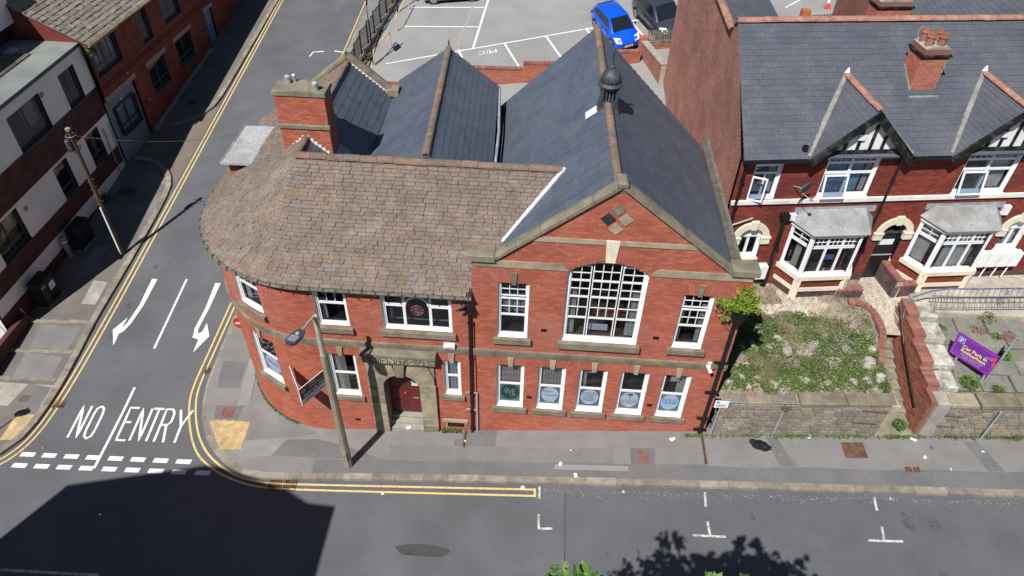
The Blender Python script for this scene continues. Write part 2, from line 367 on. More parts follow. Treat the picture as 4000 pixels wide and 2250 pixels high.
pavement = strip_between('pavement', [((-10.3, 40), (-9.0, 40)), ((-10.6, 12), (-9.0, 12)), ((-10.75, 8), (-9.0, 8)), ((-10.8, 4), (-9.0, 4.1)), ((-10.77, 2.09), (-8.7, 2.6)),
    ((-10.55, 1.15), (-8.1, 1.5)), ((-10.14, .24), (-7.4, .9)), ((-9.42, -.7), (-6.7, .5)), ((-8.59, -1.41), (-6.1, .3)), ((-7.79, -1.77), (-5.5, .15)),
    ((-6.8, -1.91), (-5, .15)), ((0, -1.93), (0, .15)), ((8, -2.03), (8, .15)), ((18, -2.16), (18, .15)), ((60, -2.7), (60, -.3))], gz, M_PAVE, under=.13, nalong=5)
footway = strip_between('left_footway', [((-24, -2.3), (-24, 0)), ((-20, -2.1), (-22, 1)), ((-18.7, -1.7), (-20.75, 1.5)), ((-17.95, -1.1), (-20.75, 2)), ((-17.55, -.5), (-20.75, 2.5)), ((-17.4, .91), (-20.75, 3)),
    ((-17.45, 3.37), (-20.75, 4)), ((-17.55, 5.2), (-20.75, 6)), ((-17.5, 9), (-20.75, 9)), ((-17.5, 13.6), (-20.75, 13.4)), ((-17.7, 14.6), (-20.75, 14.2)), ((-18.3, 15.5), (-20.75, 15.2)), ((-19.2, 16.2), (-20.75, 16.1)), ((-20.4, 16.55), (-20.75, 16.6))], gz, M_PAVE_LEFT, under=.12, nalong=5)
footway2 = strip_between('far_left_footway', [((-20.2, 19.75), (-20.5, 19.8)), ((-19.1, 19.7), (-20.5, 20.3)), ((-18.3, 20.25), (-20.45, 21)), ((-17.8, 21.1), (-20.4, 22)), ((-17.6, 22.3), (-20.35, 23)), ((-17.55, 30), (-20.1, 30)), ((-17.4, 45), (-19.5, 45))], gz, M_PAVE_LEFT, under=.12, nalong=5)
M_APRON = mat('driveway_asphalt', (.175, .14, .115), .92, var=.15, scale=.8, fine=50, bump=.2, stain=(.11, .105, .1), stain_scale=.5, stain_amt=.6)
strip_between('driveway_crossing', [((-17.25, 14.6), (-20.75, 16.4)), ((-17.2, 17), (-20.6, 17)), ((-17.2, 21.3), (-20.5, 19.9))], rz, M_APRON, lift=.006)

# --- kerb stones, each its own piece
def kerbs(parent, path, w, side, lens=(.75, 1.05), top=0.0, first=0):
    """path = road-side top edge; the stone lies on the given side of it"""
    tb = MB().cbox(-.5, .5, 0, 1, -1, 0, .012); tmp = [(tb.v, tb.f)]
    P = smooth_path(path, 2); xf = []
    # arc-length walk
    D = [0]
    for a, b in zip(P, P[1:]): D.append(D[-1]+(b-a).length)
    def at(s):
        for i in range(len(D)-1):
            if s <= D[i+1]: return P[i].lerp(P[i+1], (s-D[i])/(D[i+1]-D[i]+1e-9))
        return P[-1]
    s = first
    while s < D[-1]-.3:
        l = random.uniform(*lens); e = min(s+l, D[-1]); a = at(s); b = at(e); c = (a+b)/2
        d3 = Vector((b.x, b.y, gz(b.x, b.y)))-Vector((a.x, a.y, gz(a.x, a.y))); L = d3.length; X = d3.normalized()
        Y = Vector((0, 0, 1)).cross(X).normalized()*side; Z = X.cross(Y)*(1 if side > 0 else -1); Z.normalize()
        jit = random.uniform(-.006, .008)
        m = frame(Vector((c.x, c.y, (gz(a.x, a.y)+gz(b.x, b.y))/2+.012+top+jit)), X*(L-.012), Y*w*random.uniform(.96, 1.04), Z*.26*(1))
        if side < 0: pass
        xf.append((0, m)); s = e
    pieces(parent, 'kerb_stone', M_KERB, tmp, xf)
kerbs(pavement, [(-10.6, 40), (-10.85, 20), (-11.02, 8), (-11.05, 3.5), (-11.02, 2.09), (-10.77, .94), (-10.30, -.10), (-9.69, -.90), (-8.85, -1.60), (-8.03, -2.02), (-7.00, -2.14), (-5.86, -2.12), (-1.09, -2.11), (6.9, -2.2), (13.1, -2.31), (17.5, -2.39), (40, -2.7)], .24, 1)
kerbs(footway, [(-20.3, 16.75), (-19.1, 16.5), (-18.1, 15.7), (-17.5, 14.8), (-17.22, 13.7), (-17.2, 9), (-17.28, 6), (-17.28, 5.2), (-17.17, 3.37), (-17.12, .91), (-17.29, -.58), (-17.78, -1.26), (-18.6, -1.95), (-20, -2.35), (-24, -2.55)], .27, -1)
kerbs(footway2, [(-20.2, 19.6), (-19.1, 19.45), (-18.1, 20.05), (-17.45, 21.0), (-17.3, 22.2), (-17.25, 30), (-17.1, 45)], .25, 1)

# --- patches of different asphalt on the pavements
def patch(poly, m, parent=pavement, lift=.004, name='asphalt_patch'):
    b = MB(); 
    # subdivide long polygons so they follow the hill
    poly_on(b, poly, gz, lift); return b.build(name, m, parent)
for i, (x0, x1, y0, y1, m) in enumerate([(-5.6, 8, -1.93, -1.32, M_PAVE_D), (8, 18, -2.1, -1.36, M_PAVE_D), (18, 30, -2.2, -1.4, M_PAVE_D)]):
    b = MB(); xs = fr(x0, x1, 12)
    b.grid([[(x, y0-.010*max(x, 0)+.02*math.sin(x*2.3), gz(x, y0)+.004) for x in xs], [(x, y1-.008*max(x, 0)+.03*math.sin(x*1.7+1), gz(x, y1)+.004) for x in xs]]); b.build('asphalt_patch', m, pavement)
patch([(-5.3, -1.28), (-3.2, -1.28), (-4.6, -.75), (-5.8, -.45), (-7.2, -.5), (-7.6, -1.15)], M_PAVE_D)
patch([(-9.05, -.92), (-8.5, -.95), (-8.45, -.55), (-6.9, -.45), (-7.3, -1.2), (-8.2, -1.3)], M_PAVE_L, lift=.005)
patch([(-8.42, .2), (-8.45, -.5), (-6.4, -.35), (-5.8, -.2), (-6.3, .05), (-7.3, .2)], M_PAVE_M)
patch([(-10.5, 1.9), (-9.6, 1.9), (-9.7, 3.2), (-10.7, 3.2)], M_PAVE_D)
patch([(-9.35, 1.0), (-8.9, 1.1), (-9.15, 3.3), (-9.6, 3.3)], M_PAVE_L, lift=.005)
patch([(-10.05, .4), (-9.1, .4), (-9.1, 1.05), (-10.2, 1.05)], M_PAVE_D, lift=.006)
patch([(-3.0, -1.3), (4.9, -1.36), (4.9, -.75), (-3.0, -.7)], M_PAVE_M)
patch([(2.9, -1.62), (5.4, -1.66), (5.4, -1.46), (2.9, -1.42)], M_PAVE_L, lift=.008)
patch([(-.7, -.7), (.8, -.72), (.8, -.02), (-.45, -.02), (-.45, -.4), (-.7, -.4)], M_PAVE_D, lift=.006)
patch([(5.5, -1.42), (6.3, -1.42), (6.35, -.72), (5.5, -.7)], M_PAVE_D, lift=.007)
patch([(10.4, -1.4), (10.9, -1.4), (10.55, -.25), (10.15, -.25)], M_PAVE_D, lift=.006)
patch([(16.9, -1.5), (17.4, -1.5), (17.0, -.35), (16.55, -.35)], M_PAVE_D, lift=.006)
patch([(-18.49, 7.72), (-17.74, 7.61), (-17.72, 6.27), (-18.43, 6.34)], M_CONC, footway, .012, 'utility_slab')
patch([(-19.5, 9.9), (-18.75, 9.9), (-18.85, 8.0), (-19.5, 8.0)], M_PAVE_M, footway, .008)
patch([(-20.1, 12.7), (-18.1, 12.5), (-17.9, 13.6), (-17.5, 13.5), (-17.5, 12.2), (-20.1, 12.2)], M_PAVE_M, footway, .008)
patch([(-18.9, 15.2), (-17.9, 14.9), (-17.7, 14.3), (-19.0, 14.3)], M_PAVE_M, footway, .009)
patch([(-19.7, 5.2), (-17.75, 5.0), (-17.8, 3.8), (-19.6, 3.95)], M_PAVE_M, footway, .006)
patch([(-19.6, 3.7), (-17.8, 3.45), (-17.7, 2.2), (-19.5, 2.3)], M_PAVE_M, footway, .006)
patch([(-20.5, 2.2), (-17.45, 2.0), (-17.4, 1.0), (-20.5, 1.0)], M_CONC, footway, .005)
patch([(-18.9, .9), (-17.5, 1.0), (-17.5, 1.9), (-18.6, 2.1)], M_PAVE_D, footway, .009)
# stone risers across the stepped left footway
for y in (5.35, 3.75, 2.35):
    b = MB()
    for k in range(3):
        x0 = -20.35+k*.95; b.cbox(x0, x0+.94, y-.09-.03*k, y+.09-.03*k, gz(x0, y)-.1, gz(x0+.47, y)+.06, .01)
    b.build('stone_riser', M_KERB, footway)
# --- buff tactile paving tiles
M_TACT = mat('buff_tactile', (.5, .36, .18), .9, var=.2, scale=4, fine=40, cols=[(.5,.36,.18),(.46,.33,.165),(.54,.39,.2),(.47,.35,.2)])
def tactile(parent, quad, nx, ny):
    tb = MB().box(-.5, .5, -.5, .5, -.03, .004)
    for i in range(5):
        for j in range(5): tb.box(-.42+.2*i-.03+.02, -.42+.2*i+.05, -.42+.2*j-.01, -.42+.2*j+.05, .004, .011)
    xf = []
    q = [Vector(p) for p in quad]
    def at(u, v): return q[0].lerp(q[1], u).lerp(q[3].lerp(q[2], u), v)
    for i in range(nx):
        for j in range(ny):
            a = at(i/nx, (j+.5)/ny); b = at((i+1)/nx, (j+.5)/ny); c = at((i+.5)/nx, j/ny); d = at((i+.5)/nx, (j+1)/ny)
            g = lambda p: Vector((p.x, p.y, gz(p.x, p.y)))
            X = g(b)-g(a); Y = g(d)-g(c); ce = (g(a)+g(b))/2; ce.z += .008
            xf.append((0, frame(ce, X*.985, Y*.985, Vector((0, 0, 1)))))
    pieces(parent, 'tactile_tile', M_TACT, [(tb.v, tb.f)], xf)
tactile(pavement, [(-10.2, .36), (-8.58, .29), (-8.5, -.94), (-9.3, -.93)], 5, 8)
tactile(footway, [(-18.24, .58), (-17.4, .58), (-17.42, -.62), (-18.19, -.62)], 3, 3)
# --- iron covers and channels
def cover(name, x, y, w, h, m, label, parent_z=gz, a=0, ribs=8, grp=None, cat='cover'):
    t = thing(name, label, cat, (x, y, parent_z(x, y)+.008), a, grp)
    b = MB().box(-w/2, w/2, -h/2, h/2, -.03, .004); b.build('plate', m, t)
    r = MB()
    for i in range(ribs):
        u = -w/2+w*(i+.5)/ribs; r.box(u-w/ribs*.28, u+w/ribs*.28, -h/2+.04, h/2-.04, .004, .012)
    r.build('rib', m, t)
    t.rotation_euler = (math.atan(.13*(1/(1+math.exp(-(y-1.5))))), -math.atan(.098), a)
    return t
cover('manhole_cover', 12.95, -.72, .72, .62, M_RUST, 'square rusty iron manhole cover on the pavement below the stepped garden wall', ribs=10, cat='manhole')
cover('manhole_cover', 5.93, -1.08, .36, .5, mat('red_iron', (.2, .1, .075), .85, var=.25, scale=5), 'small reddish iron cover set in a dark asphalt square before the gable', ribs=4, cat='manhole')
cover('manhole_cover', -9.62, .72, .5, .5, mat('red_iron', (.2, .1, .075)), 'reddish cover in dark asphalt behind the buff corner tiles', ribs=4, cat='manhole')
for x, n in ((14.45, 'left'), (14.7, 'right')):
    cover('stopcock_cover', x, -1.46, .2, .2, M_RUST, 'tiny square rust cover, the %s one of a pair on the right pavement' % n, ribs=3)
cover('manhole_cover', -18.35, 1.35, .45, .4, M_RUST, 'brown iron cover on the left footway above the buff tiles', ribs=5, cat='manhole')
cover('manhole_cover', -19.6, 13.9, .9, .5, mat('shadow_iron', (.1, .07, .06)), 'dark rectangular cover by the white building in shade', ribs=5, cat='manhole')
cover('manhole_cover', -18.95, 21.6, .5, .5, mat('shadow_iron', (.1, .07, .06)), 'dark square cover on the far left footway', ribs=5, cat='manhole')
for (x, y, a, l) in [(-11.12, 2.9, 0, 'drain grate by the side street kerb beside the curved corner'), (-16.8, 1.2, 0, 'drain grate in the gutter by the left footway'), (-6.79, -2.32, 0, 'left drain grate of the pair where the yellow lines meet'), (-6.25, -2.32, 0, 'right drain grate of the pair where the yellow lines meet')]:
    t = thing('drain_grate', l, 'drain', (x, y, rz(x, y)+.006), a, 'gutter drain grates')
    MB().box(-.22, .22, -.2, .2, -.05, -.004).build('pit', M_DARK, t)
    MB().box(-.24, .24, -.22, -.19, -.02, .01).box(-.24, .24, .19, .22, -.02, .01).box(-.24, -.21, -.19, .19, -.02, .01).box(.21, .24, -.19, .19, -.02, .01).build('rim', M_RUST, t)
    g = MB()
    for i in range(6): g.box(-.26, .26, -.014, .014, -.015, .008, T(0, -.16+.064*i, 0) @ RZ(.55) @ SC(.78, 1, 1))
    g.build('bar', M_RUST, t); t.rotation_euler = (0, -math.atan(.098), a)
for (x, y0, y1) in [(-.32, -.75, -.03), (8.0, -1.35, -.1)]:
    t = thing('drain_channel', 'narrow rusty iron drain channel crossing the pavement, %s' % ('below the black downpipe by the doorway' if x < 0 else 'at the right corner of the gable'), 'drain', (x, y0, 0))
    b = MB(); b.grid([[(dx, y-y0, gz(x+dx, y)+.012) for dx in (-.05, .05)] for y in fr(y0, y1, 4)]); b.build('plate', M_RUST, t)
    b = MB(); b.grid([[(dx, y-y0, gz(x+dx, y)+.016) for dx in (-.012, .012)] for y in fr(y0, y1, 4)]); b.build('slot', M_DARK, t)

# --- painted markings (parts of the road)
def mark(name, m=M_WHITEP, lift=.005): return MB()
LF = .006
def paint(b, name, m=None): b.build(name, m or M_WHITEP, road)
for row, n, x0, p, y0, sl in ((1, 8, -16.96, .886, -1.24, -.037), (2, 9, -17.0, .894, -1.72, -.03)):
    for k in range(n):
        x = x0+k*p; l = .56+random.uniform(-.02, .02); y = y0+sl*(x-x0)
        b = MB(); poly_on(b, [rp(*q) for q in [(x, y-.1), (x+l, y-.1+sl*l), (x+l+.02, y+.09+sl*l), (x+.02, y+.09)]], rz, LF); paint(b, 'give_way_dash')
b = ribbon(MB(), [rp(-13.93, 1.9), rp(-13.78, -1.1), rp(-13.74, -1.82)], .105, rz, LF+.002); paint(b, 'centre_line')
b = ribbon(MB(), [rp(-13.99, 7.71), rp(-13.94, 3.85)], .1, rz, LF); paint(b, 'centre_line')
b = MB()
for poly in ([(-15.67, 7.76), (-15.40, 7.74), (-15.42, 6.2), (-15.62, 6.2)], [(-15.62, 6.2), (-15.42, 6.2), (-15.56, 5.2), (-15.74, 5.25)], [(-15.74, 5.25), (-15.56, 5.2), (-15.7, 4.8), (-15.86, 4.98)], [(-15.86, 4.98), (-15.7, 4.8), (-15.83, 4.67), (-15.96, 4.8)], [(-16.24, 4.85), (-15.85, 5.53), (-15.88, 5.0), (-15.83, 4.01)]):
    poly_on(b, [rp(*q) for q in poly], rz, LF)
paint(b, 'left_arrow')
b = MB()
for poly in ([(-12.54, 7.45), (-12.28, 7.44), (-12.30, 6.0), (-12.48, 6.0)], [(-12.48, 6.0), (-12.30, 6.0), (-12.38, 4.82), (-12.55, 4.9)], [(-12.55, 4.9), (-12.38, 4.82), (-12.3, 4.62), (-12.47, 4.42)], [(-12.47, 4.42), (-12.3, 4.62), (-12.12, 4.72), (-12.15, 4.3)], [(-12.11, 5.19), (-11.75, 4.48), (-12.15, 3.64), (-12.17, 4.5)]):
    poly_on(b, [rp(*q) for q in poly], rz, LF)
paint(b, 'right_arrow')
LET = {'N': [[(0, 0), (0, 1), (1, 0), (1, 1)]], 'O': [[(.5, 1), (.12, .93), (0, .75), (0, .25), (.12, .07), (.5, 0), (.88, .07), (1, .25), (1, .75), (.88, .93), (.5, 1)]],
       'E': [[(1, 1), (0, 1), (0, 0), (1, 0)], [(0, .55), (.75, .55)]], 'T': [[(0, 1), (1, 1)], [(.5, 1), (.5, 0)]], 'R': [[(0, 0), (0, 1), (.7, 1), (1, .88), (1, .62), (.7, .52), (0, .52)], [(.6, .52), (1, 0)]], 'Y': [[(0, 1), (.5, .5)], [(1, 1), (.5, .5), (.5, 0)]]}
for ch, x, w in (('N', -15.52, .36), ('O', -14.92, .36), ('E', -13.52, .38), ('N', -12.98, .38), ('T', -12.52, .42), ('R', -12.0, .38), ('Y', -11.42, .5)):
    y0 = -.48-.045*(x+15.5); h = 1.5; b = MB()
    for st in LET[ch]:
        pts = [rp(x+w*u-.085*h*v, y0+h*v-.02*u) for u, v in st]
        ribbon(b, pts, .095, rz, LF, .3)
    paint(b, 'letter_'+ch.lower())
def yellow(pts, name='yellow_line'): paint(ribbon(MB(), smooth_path([rp(*p) for p in pts], 2), .075, rz, LF), name, M_YELLOW)
yellow([(-17.1, 40), (-17.05, 30), (-16.96, 14.7), (-16.87, 7.5), (-16.89, 3.2), (-16.92, 1.45), (-16.98, -.1), (-17.2, -.95), (-17.7, -1.6), (-18.6, -2.2), (-20.5, -2.65)])
yellow([(-16.88, 40), (-16.83, 30), (-16.74, 14.7), (-16.64, 7.5), (-16.66, 3.2), (-16.68, 1.4), (-16.74, -.15), (-17.02, -1.15), (-17.55, -1.8), (-18.5, -2.42), (-20.5, -2.87)])
yellow([(-10.75, 40), (-10.86, 28), (-11.4, 6.4), (-11.48, 3.35), (-11.5, 2.01), (-11.35, 1.1), (-10.74, -.24), (-10.10, -1.17), (-9.44, -1.67), (-8.67, -2.09), (-7.73, -2.41), (-6.99, -2.52), (-5.9, -2.57), (2.27, -2.66)])
yellow([(-10.53, 40), (-10.63, 28), (-11.17, 6.4), (-11.25, 3.35), (-11.26, 2.0), (-11.1, 1.15), (-10.53, -.11), (-9.89, -.97), (-9.21, -1.54), (-8.36, -2.03), (-7.51, -2.26), (-6.99, -2.33), (-5.94, -2.36), (2.27, -2.42)])
b = ribbon(MB(), [rp(2.26, -2.38), rp(2.28, -2.7)], .08, rz, LF+.002); paint(b, 'yellow_end_bar', M_YELLOW)
for pts in ([(2.42, -2.3), (2.43, -2.76)], [(2.43, -3.34), (2.45, -3.86)], [(2.45, -3.84), (2.89, -3.83)], [(7.82, -2.42), (7.77, -2.95)], [(7.76, -3.47), (7.78, -4.0)], [(7.25, -3.96), (8.24, -3.99)], [(13.07, -2.5), (13.01, -2.99)], [(12.99, -3.53), (12.92, -4.0)], [(12.46, -4.01), (13.46, -4.02)]):
    paint(ribbon(MB(), [rp(*p) for p in pts], .075, rz, LF+.001*len(pts)), 'parking_bay_mark', M_WORN)
paint(ribbon(MB(), [rp(-18, -5.62), rp(-11.5, -5.78)], .1, rz, LF), 'lane_line', M_WORN)
paint(ribbon(MB(), [rp(-10.9, 26.3), rp(-11.55, 26.5)], .09, rz, LF), 'end_bar', M_WHITEP); paint(ribbon(MB(), [rp(-12.2, 26.5), rp(-12.9, 26.5), rp(-13.0, 26.0)], .09, rz, LF), 'bay_corner_mark', M_WHITEP)
# tarmac repairs in the road
M_OIL = mat('oil_stain', (.088, .088, .092), .8, var=.2, scale=6, fine=40)
M_TAR = mat('tar_repair', (.06, .06, .062), .9, var=.15, scale=3, fine=40)
b = MB(); pts = []
for k in range(40):
    a = 2*PI*k/40; r = 1+.05*math.sin(5*a)+.04*random.random(); pts.append((-1.2+.85*math.copysign(abs(math.cos(a))**.7, math.cos(a))*r, -4.62-.05*math.cos(a)+.2*math.sin(a)*r))
poly_on(b, pts, rz, .005); b.build('tar_patch', M_TAR, road)
sheet('resurfaced_lane', fr(3.3, 60, 30), fr(-9.2, -2.5, 6), lambda x, y: rz(x, y)+.003, mat('asphalt_newer', (.104, .107, .116), .9, var=.12, scale=.6, fine=45, bump=.25, stain=(.12, .12, .124), stain_scale=.4, stain_amt=.5))
b = ribbon(MB(), [(3.28, -2.3), (3.3, -6), (3.3, -9)], .03, rz, .004); b.build('tar_joint', M_TAR, road)
for (x, y, r) in [(-15.9, 8.6, .12), (-16.2, 6.3, .14), (-16.3, 4.6, .13), (13.9, -3.3, .25), (14.6, -3.4, .2), (14.3, -5, .12), (17.4, -3.2, .1), (4.6, -4.6, .08), (9.2, -3.2, .12)]:
    pts = [(x+r*math.cos(t)*random.uniform(.6, 1.2), y+r*1.3*math.sin(t)*random.uniform(.6, 1.2)) for t in fr(0, 2*PI*.95, 13)]
    poly_on(MB(), pts, rz, .0045).build('oil_spot', M_OIL, road)

# --- car park behind the club
carpark = sheet('car_park', fr(-8.9, 40, 24), fr(12, 60, 24), lambda x, y: gz(x, y)+.01, M_CARPARK)
gc = lambda x, y: gz(x, y)+.01
def cpl(pts, w=.1, m=None, name='bay_line'): ribbon(MB(), pts, w, gc, .006, 1.0).build(name, m or M_WHITEP, carpark)
cpl([(-7.94, 24.8), (4.41, 27.75), (7.3, 28.45), (14, 30.0)], .1)
for (a, c) in [((-3.70, 26.0), (-2.5, 22.8)), ((-.92, 26.45), (.24, 23.55)), ((1.58, 27.05), (2.75, 24.1)), ((4.02, 27.6), (5.2, 24.7)), ((6.7, 28.3), (7.9, 25.3))]: cpl([a, c], .11)
cpl([(-7.52, 31.47), (-2.48, 30.92)]); cpl([(-7.68, 29.07), (-2.67, 28.53)]); cpl([(-2.35, 34), (-2.40, 31.92), (-2.80, 26.1)], .13)
cpl([(-7.4, 33.8), (-2.3, 33.3)])
cpl([(-3.33, 31.34), (-3.76, 26.30)], .16, mat('erased_paint', (.3, .29, .28), .9, var=.15, scale=6), 'erased_line')
for pts in ([(16, 29), (19, 31.5)], [(12, 31), (22, 33.2)], [(19.5, 28), (22, 30)], [(13.5, 29.3), (15.5, 32)]): cpl(pts)
# ================================================================== BUILDING KIT
def text_mesh(body, depth=.01, align='CENTER', bold=0, space=1.0):
    cu_ = bpy.data.curves.new('txt', 'FONT'); cu_.body = body; cu_.align_x = align; cu_.align_y = 'CENTER'; cu_.extrude = depth; cu_.offset = bold; cu_.space_character = space
    cu_.resolution_u = 2
    o = bpy.data.objects.new('txt', cu_); COL.objects.link(o)
    me = bpy.data.meshes.new_from_object(o, depsgraph=None) if False else None
    bpy.context.view_layer.update(); dg = bpy.context.evaluated_depsgraph_get()
    me = bpy.data.meshes.new_from_object(o.evaluated_get(dg))
    bpy.data.objects.remove(o); bpy.data.curves.remove(cu_); return me
def text(name, body, M, w, h, m, parent, depth=.004, bold=0):
    """lettering fitted to w x h, lying in the local XY plane of M"""
    me = text_mesh(body, 0.0, bold=bold)
    if len(me.vertices) == 0: return
    co = np.zeros(len(me.vertices)*3); me.vertices.foreach_get('co', co); co = co.reshape(-1, 3)
    lo = co.min(0); hi = co.max(0); c = (lo+hi)/2; s = np.array([w/(hi[0]-lo[0]), h/(hi[1]-lo[1]), 1.0])
    co = (co-c)*s; co[:, 2] += depth; me.vertices.foreach_set('co', co.ravel()); me.materials.clear(); me.update()
    return link(name, me, m, parent, M=M)
def text_solid(name, body, M, w, h, depth, m, parent):
    me = text_mesh(body, .05, bold=.012)
    co = np.zeros(len(me.vertices)*3); me.vertices.foreach_get('co', co); co = co.reshape(-1, 3)
    lo = co.min(0); hi = co.max(0); c = (lo+hi)/2; s = np.array([w/(hi[0]-lo[0]), h/(hi[1]-lo[1]), depth/(hi[2]-lo[2])])
    co = (co-c)*s; co[:, 2] += depth/2; me.vertices.foreach_set('co', co.ravel()); me.materials.clear(); me.update()
    return link(name, me, m, parent, M=M)
FACE = RX(PI/2)        # text standing on a wall that faces local -Y

_cache = {}
def cached(key, fn):
    if key not in _cache: _cache[key] = fn()
    return _cache[key]
def curtain_mb(x0, x1, z0, z1, y, amp=.03, n=18):
    rows = []
    for z in fr(z0, z1, 2): rows.append([(lerp(x0, x1, i/n), y+amp*math.sin(i*2.2)+.01*math.sin(i*.9+z), z) for i in range(n+1)])
    return MB().grid(rows)
def window(parent, x, z, w, h, lights, M=None, y=.09, fw=.07, frame_m=None, glass=None, name='window', sill=None, sill_m=None, inside=None, back=.55, back_m=None, arch=0, fd=.1, bar=.022, sash=.045):
    """x,z = lower left of the opening on the wall (local). lights: (x0,z0,x1,z1 fractions, nx, nz).
    inside: list of (kind, x0, x1, z0, z1 fractions, material)"""
    frame_m = frame_m or M_WHITE; glass = glass or M_GLASS
    key = (round(w, 3), round(h, 3), str(lights), y, fw, arch, fd, bar, sash)
    def topz(xx):
        if not arch: return h
        Ra = ((w/2)**2+arch**2)/(2*arch); return h-Ra+math.sqrt(Ra*Ra-(xx-w/2)**2)
    def fm():
        b = MB()
        b.box(0, fw, 0, fd, 0, topz(0)).box(w-fw, w, 0, fd, 0, topz(w)).box(fw, w-fw, 0, fd+.02, 0, fw)
        if arch:
            n = 14
            for i in range(n):
                xa, xb = fw*.2+(w-fw*.4)*i/n, fw*.2+(w-fw*.4)*(i+1)/n; za, zb = topz(xa), topz(xb)
                b.add([(xa, 0, za-fw), (xb, 0, zb-fw), (xb, 0, zb+.07), (xa, 0, za+.07), (xa, fd, za-fw), (xb, fd, zb-fw), (xb, fd, zb+.07), (xa, fd, za+.07)], [(0, 1, 2, 3), (0, 4, 5, 1), (3, 2, 6, 7)])
        else: b.box(fw, w-fw, 0, fd, h-fw, h)
        for (a, c, d, e, nx, nz) in lights:
            X0, Z0, X1, Z1 = fw+(w-2*fw)*a, fw+(h-2*fw)*c, fw+(w-2*fw)*d, fw+(h-2*fw)*e; s = sash
            for (p, q) in ((X0, X0+s), (X1-s, X1)): b.box(p, q, .03, .075, Z0, min(Z1, topz((p+q)/2)))
            b.box(X0+s, X1-s, .031, .074, Z0, Z0+s)
            if not (arch and e > .98): b.box(X0+s, X1-s, .031, .074, Z1-s, Z1)
        return b.mesh('window')
    me = cached(('f',)+key, fm)
    Mw = (M if M is not None else Matrix.Identity(4)) @ T(x, y, z)
    o = link(name, me, frame_m, parent, M=Mw)
    def gm():
        b = MB()
        for (a, c, d, e, nx, nz) in lights:
            X0, Z0, X1, Z1 = fw+(w-2*fw)*a+sash, fw+(h-2*fw)*c+sash, fw+(w-2*fw)*d-sash, fw+(h-2*fw)*e-sash
            for i in range(1, nx): u = lerp(X0, X1, i/nx); b.box(u-bar/2, u+bar/2, .034, .068, Z0, min(Z1, topz(u)-.03))
            for j in range(1, nz): v = lerp(Z0, Z1, j/nz); b.box(X0, X1, .037, .066, v-bar/2, v+bar/2)
        return b.mesh('glazing_bar') if b.v else None
    gme = cached(('g',)+key, gm)
    if gme: link('glazing_bar', gme, frame_m, o)
    for (a, c, d, e, nx, nz) in lights:
        X0, Z0, X1, Z1 = fw+(w-2*fw)*a+sash, fw+(h-2*fw)*c+sash, fw+(w-2*fw)*d-sash, fw+(h-2*fw)*e-sash
        for i in range(nx):
            for j in range(nz):
                pa, pb, qa, qb = lerp(X0, X1, i/nx), lerp(X0, X1, (i+1)/nx), lerp(Z0, Z1, j/nz), lerp(Z0, Z1, (j+1)/nz)
                top = qb
                pm = cached(('p', round(pb-pa, 3), round(min(qb, topz((pa+pb)/2))-qa, 3)), lambda: MB().add([(0, 0, 0), (pb-pa, 0, 0), (pb-pa, 0, min(qb, topz((pa+pb)/2))-qa), (0, 0, min(qb, topz((pa+pb)/2))-qa)], [(0, 1, 2, 3)]).mesh('pane'))
                link('pane', pm, glass, o, loc=(pa, .048, qa))
    # the room behind
    rb = cached(('r', key, back), lambda: MB().add([(-.05, fd, -.05), (w+.05, fd, -.05), (w+.05, fd, h+.05), (-.05, fd, h+.05), (-.05, back, -.05), (w+.05, back, -.05), (w+.05, back, h+.05), (-.05, back, h+.05)], [(4, 5, 6, 7), (0, 1, 5, 4), (3, 7, 6, 2), (0, 4, 7, 3), (1, 2, 6, 5)]).mesh('interior'))
    link('interior', rb, back_m or M_DARK, o)
    for it in (inside or []):
        kind, a, bb, c, d, m_ = it[:6]; X0, X1, Z0, Z1 = fw+(w-2*fw)*a, fw+(w-2*fw)*bb, fw+(h-2*fw)*c, fw+(h-2*fw)*d
        if kind == 'curtain': curtain_mb(X0, X1, Z0, Z1, .2, .035).build('curtain', m_, o, smooth=True)
        elif kind == 'blind':
            b = MB(); n = max(3, int((X1-X0)/.09))
            for k in range(n): b.box(lerp(X0, X1, k/n)+.003, lerp(X0, X1, (k+1)/n)-.006, .13, .135, Z0, Z1)
            b.build('blind', m_, o)
        elif kind == 'sheet': MB().box(X0, X1, .09, .094, Z0, Z1).build('window_sheet', m_, o)
        elif kind == 'board': MB().box(X0, X1, .3, .33, Z0, Z1).build('shelf', m_, o)
    # jamb reveals
    rv = cached(('v', key), lambda: MB().add([(0, -y, 0), (0, 0, 0), (0, 0, topz(0)), (0, -y, topz(0)), (w, -y, 0), (w, 0, 0), (w, 0, topz(w)), (w, -y, topz(w))], [(0, 1, 2, 3), (4, 7, 6, 5), (0, 4, 5, 1)]).mesh('reveal'))
    link('reveal', rv, frame_m, o)
    if sill:
        sw, sh, sp = sill
        sm = cached(('s', w, sill), lambda: MB().cbox(-sw, w+sw, -y-sp, .02, -sh, -.004, .012).mesh('sill'))
        link('sill', sm, sill_m or M_STONED, o)
    return o

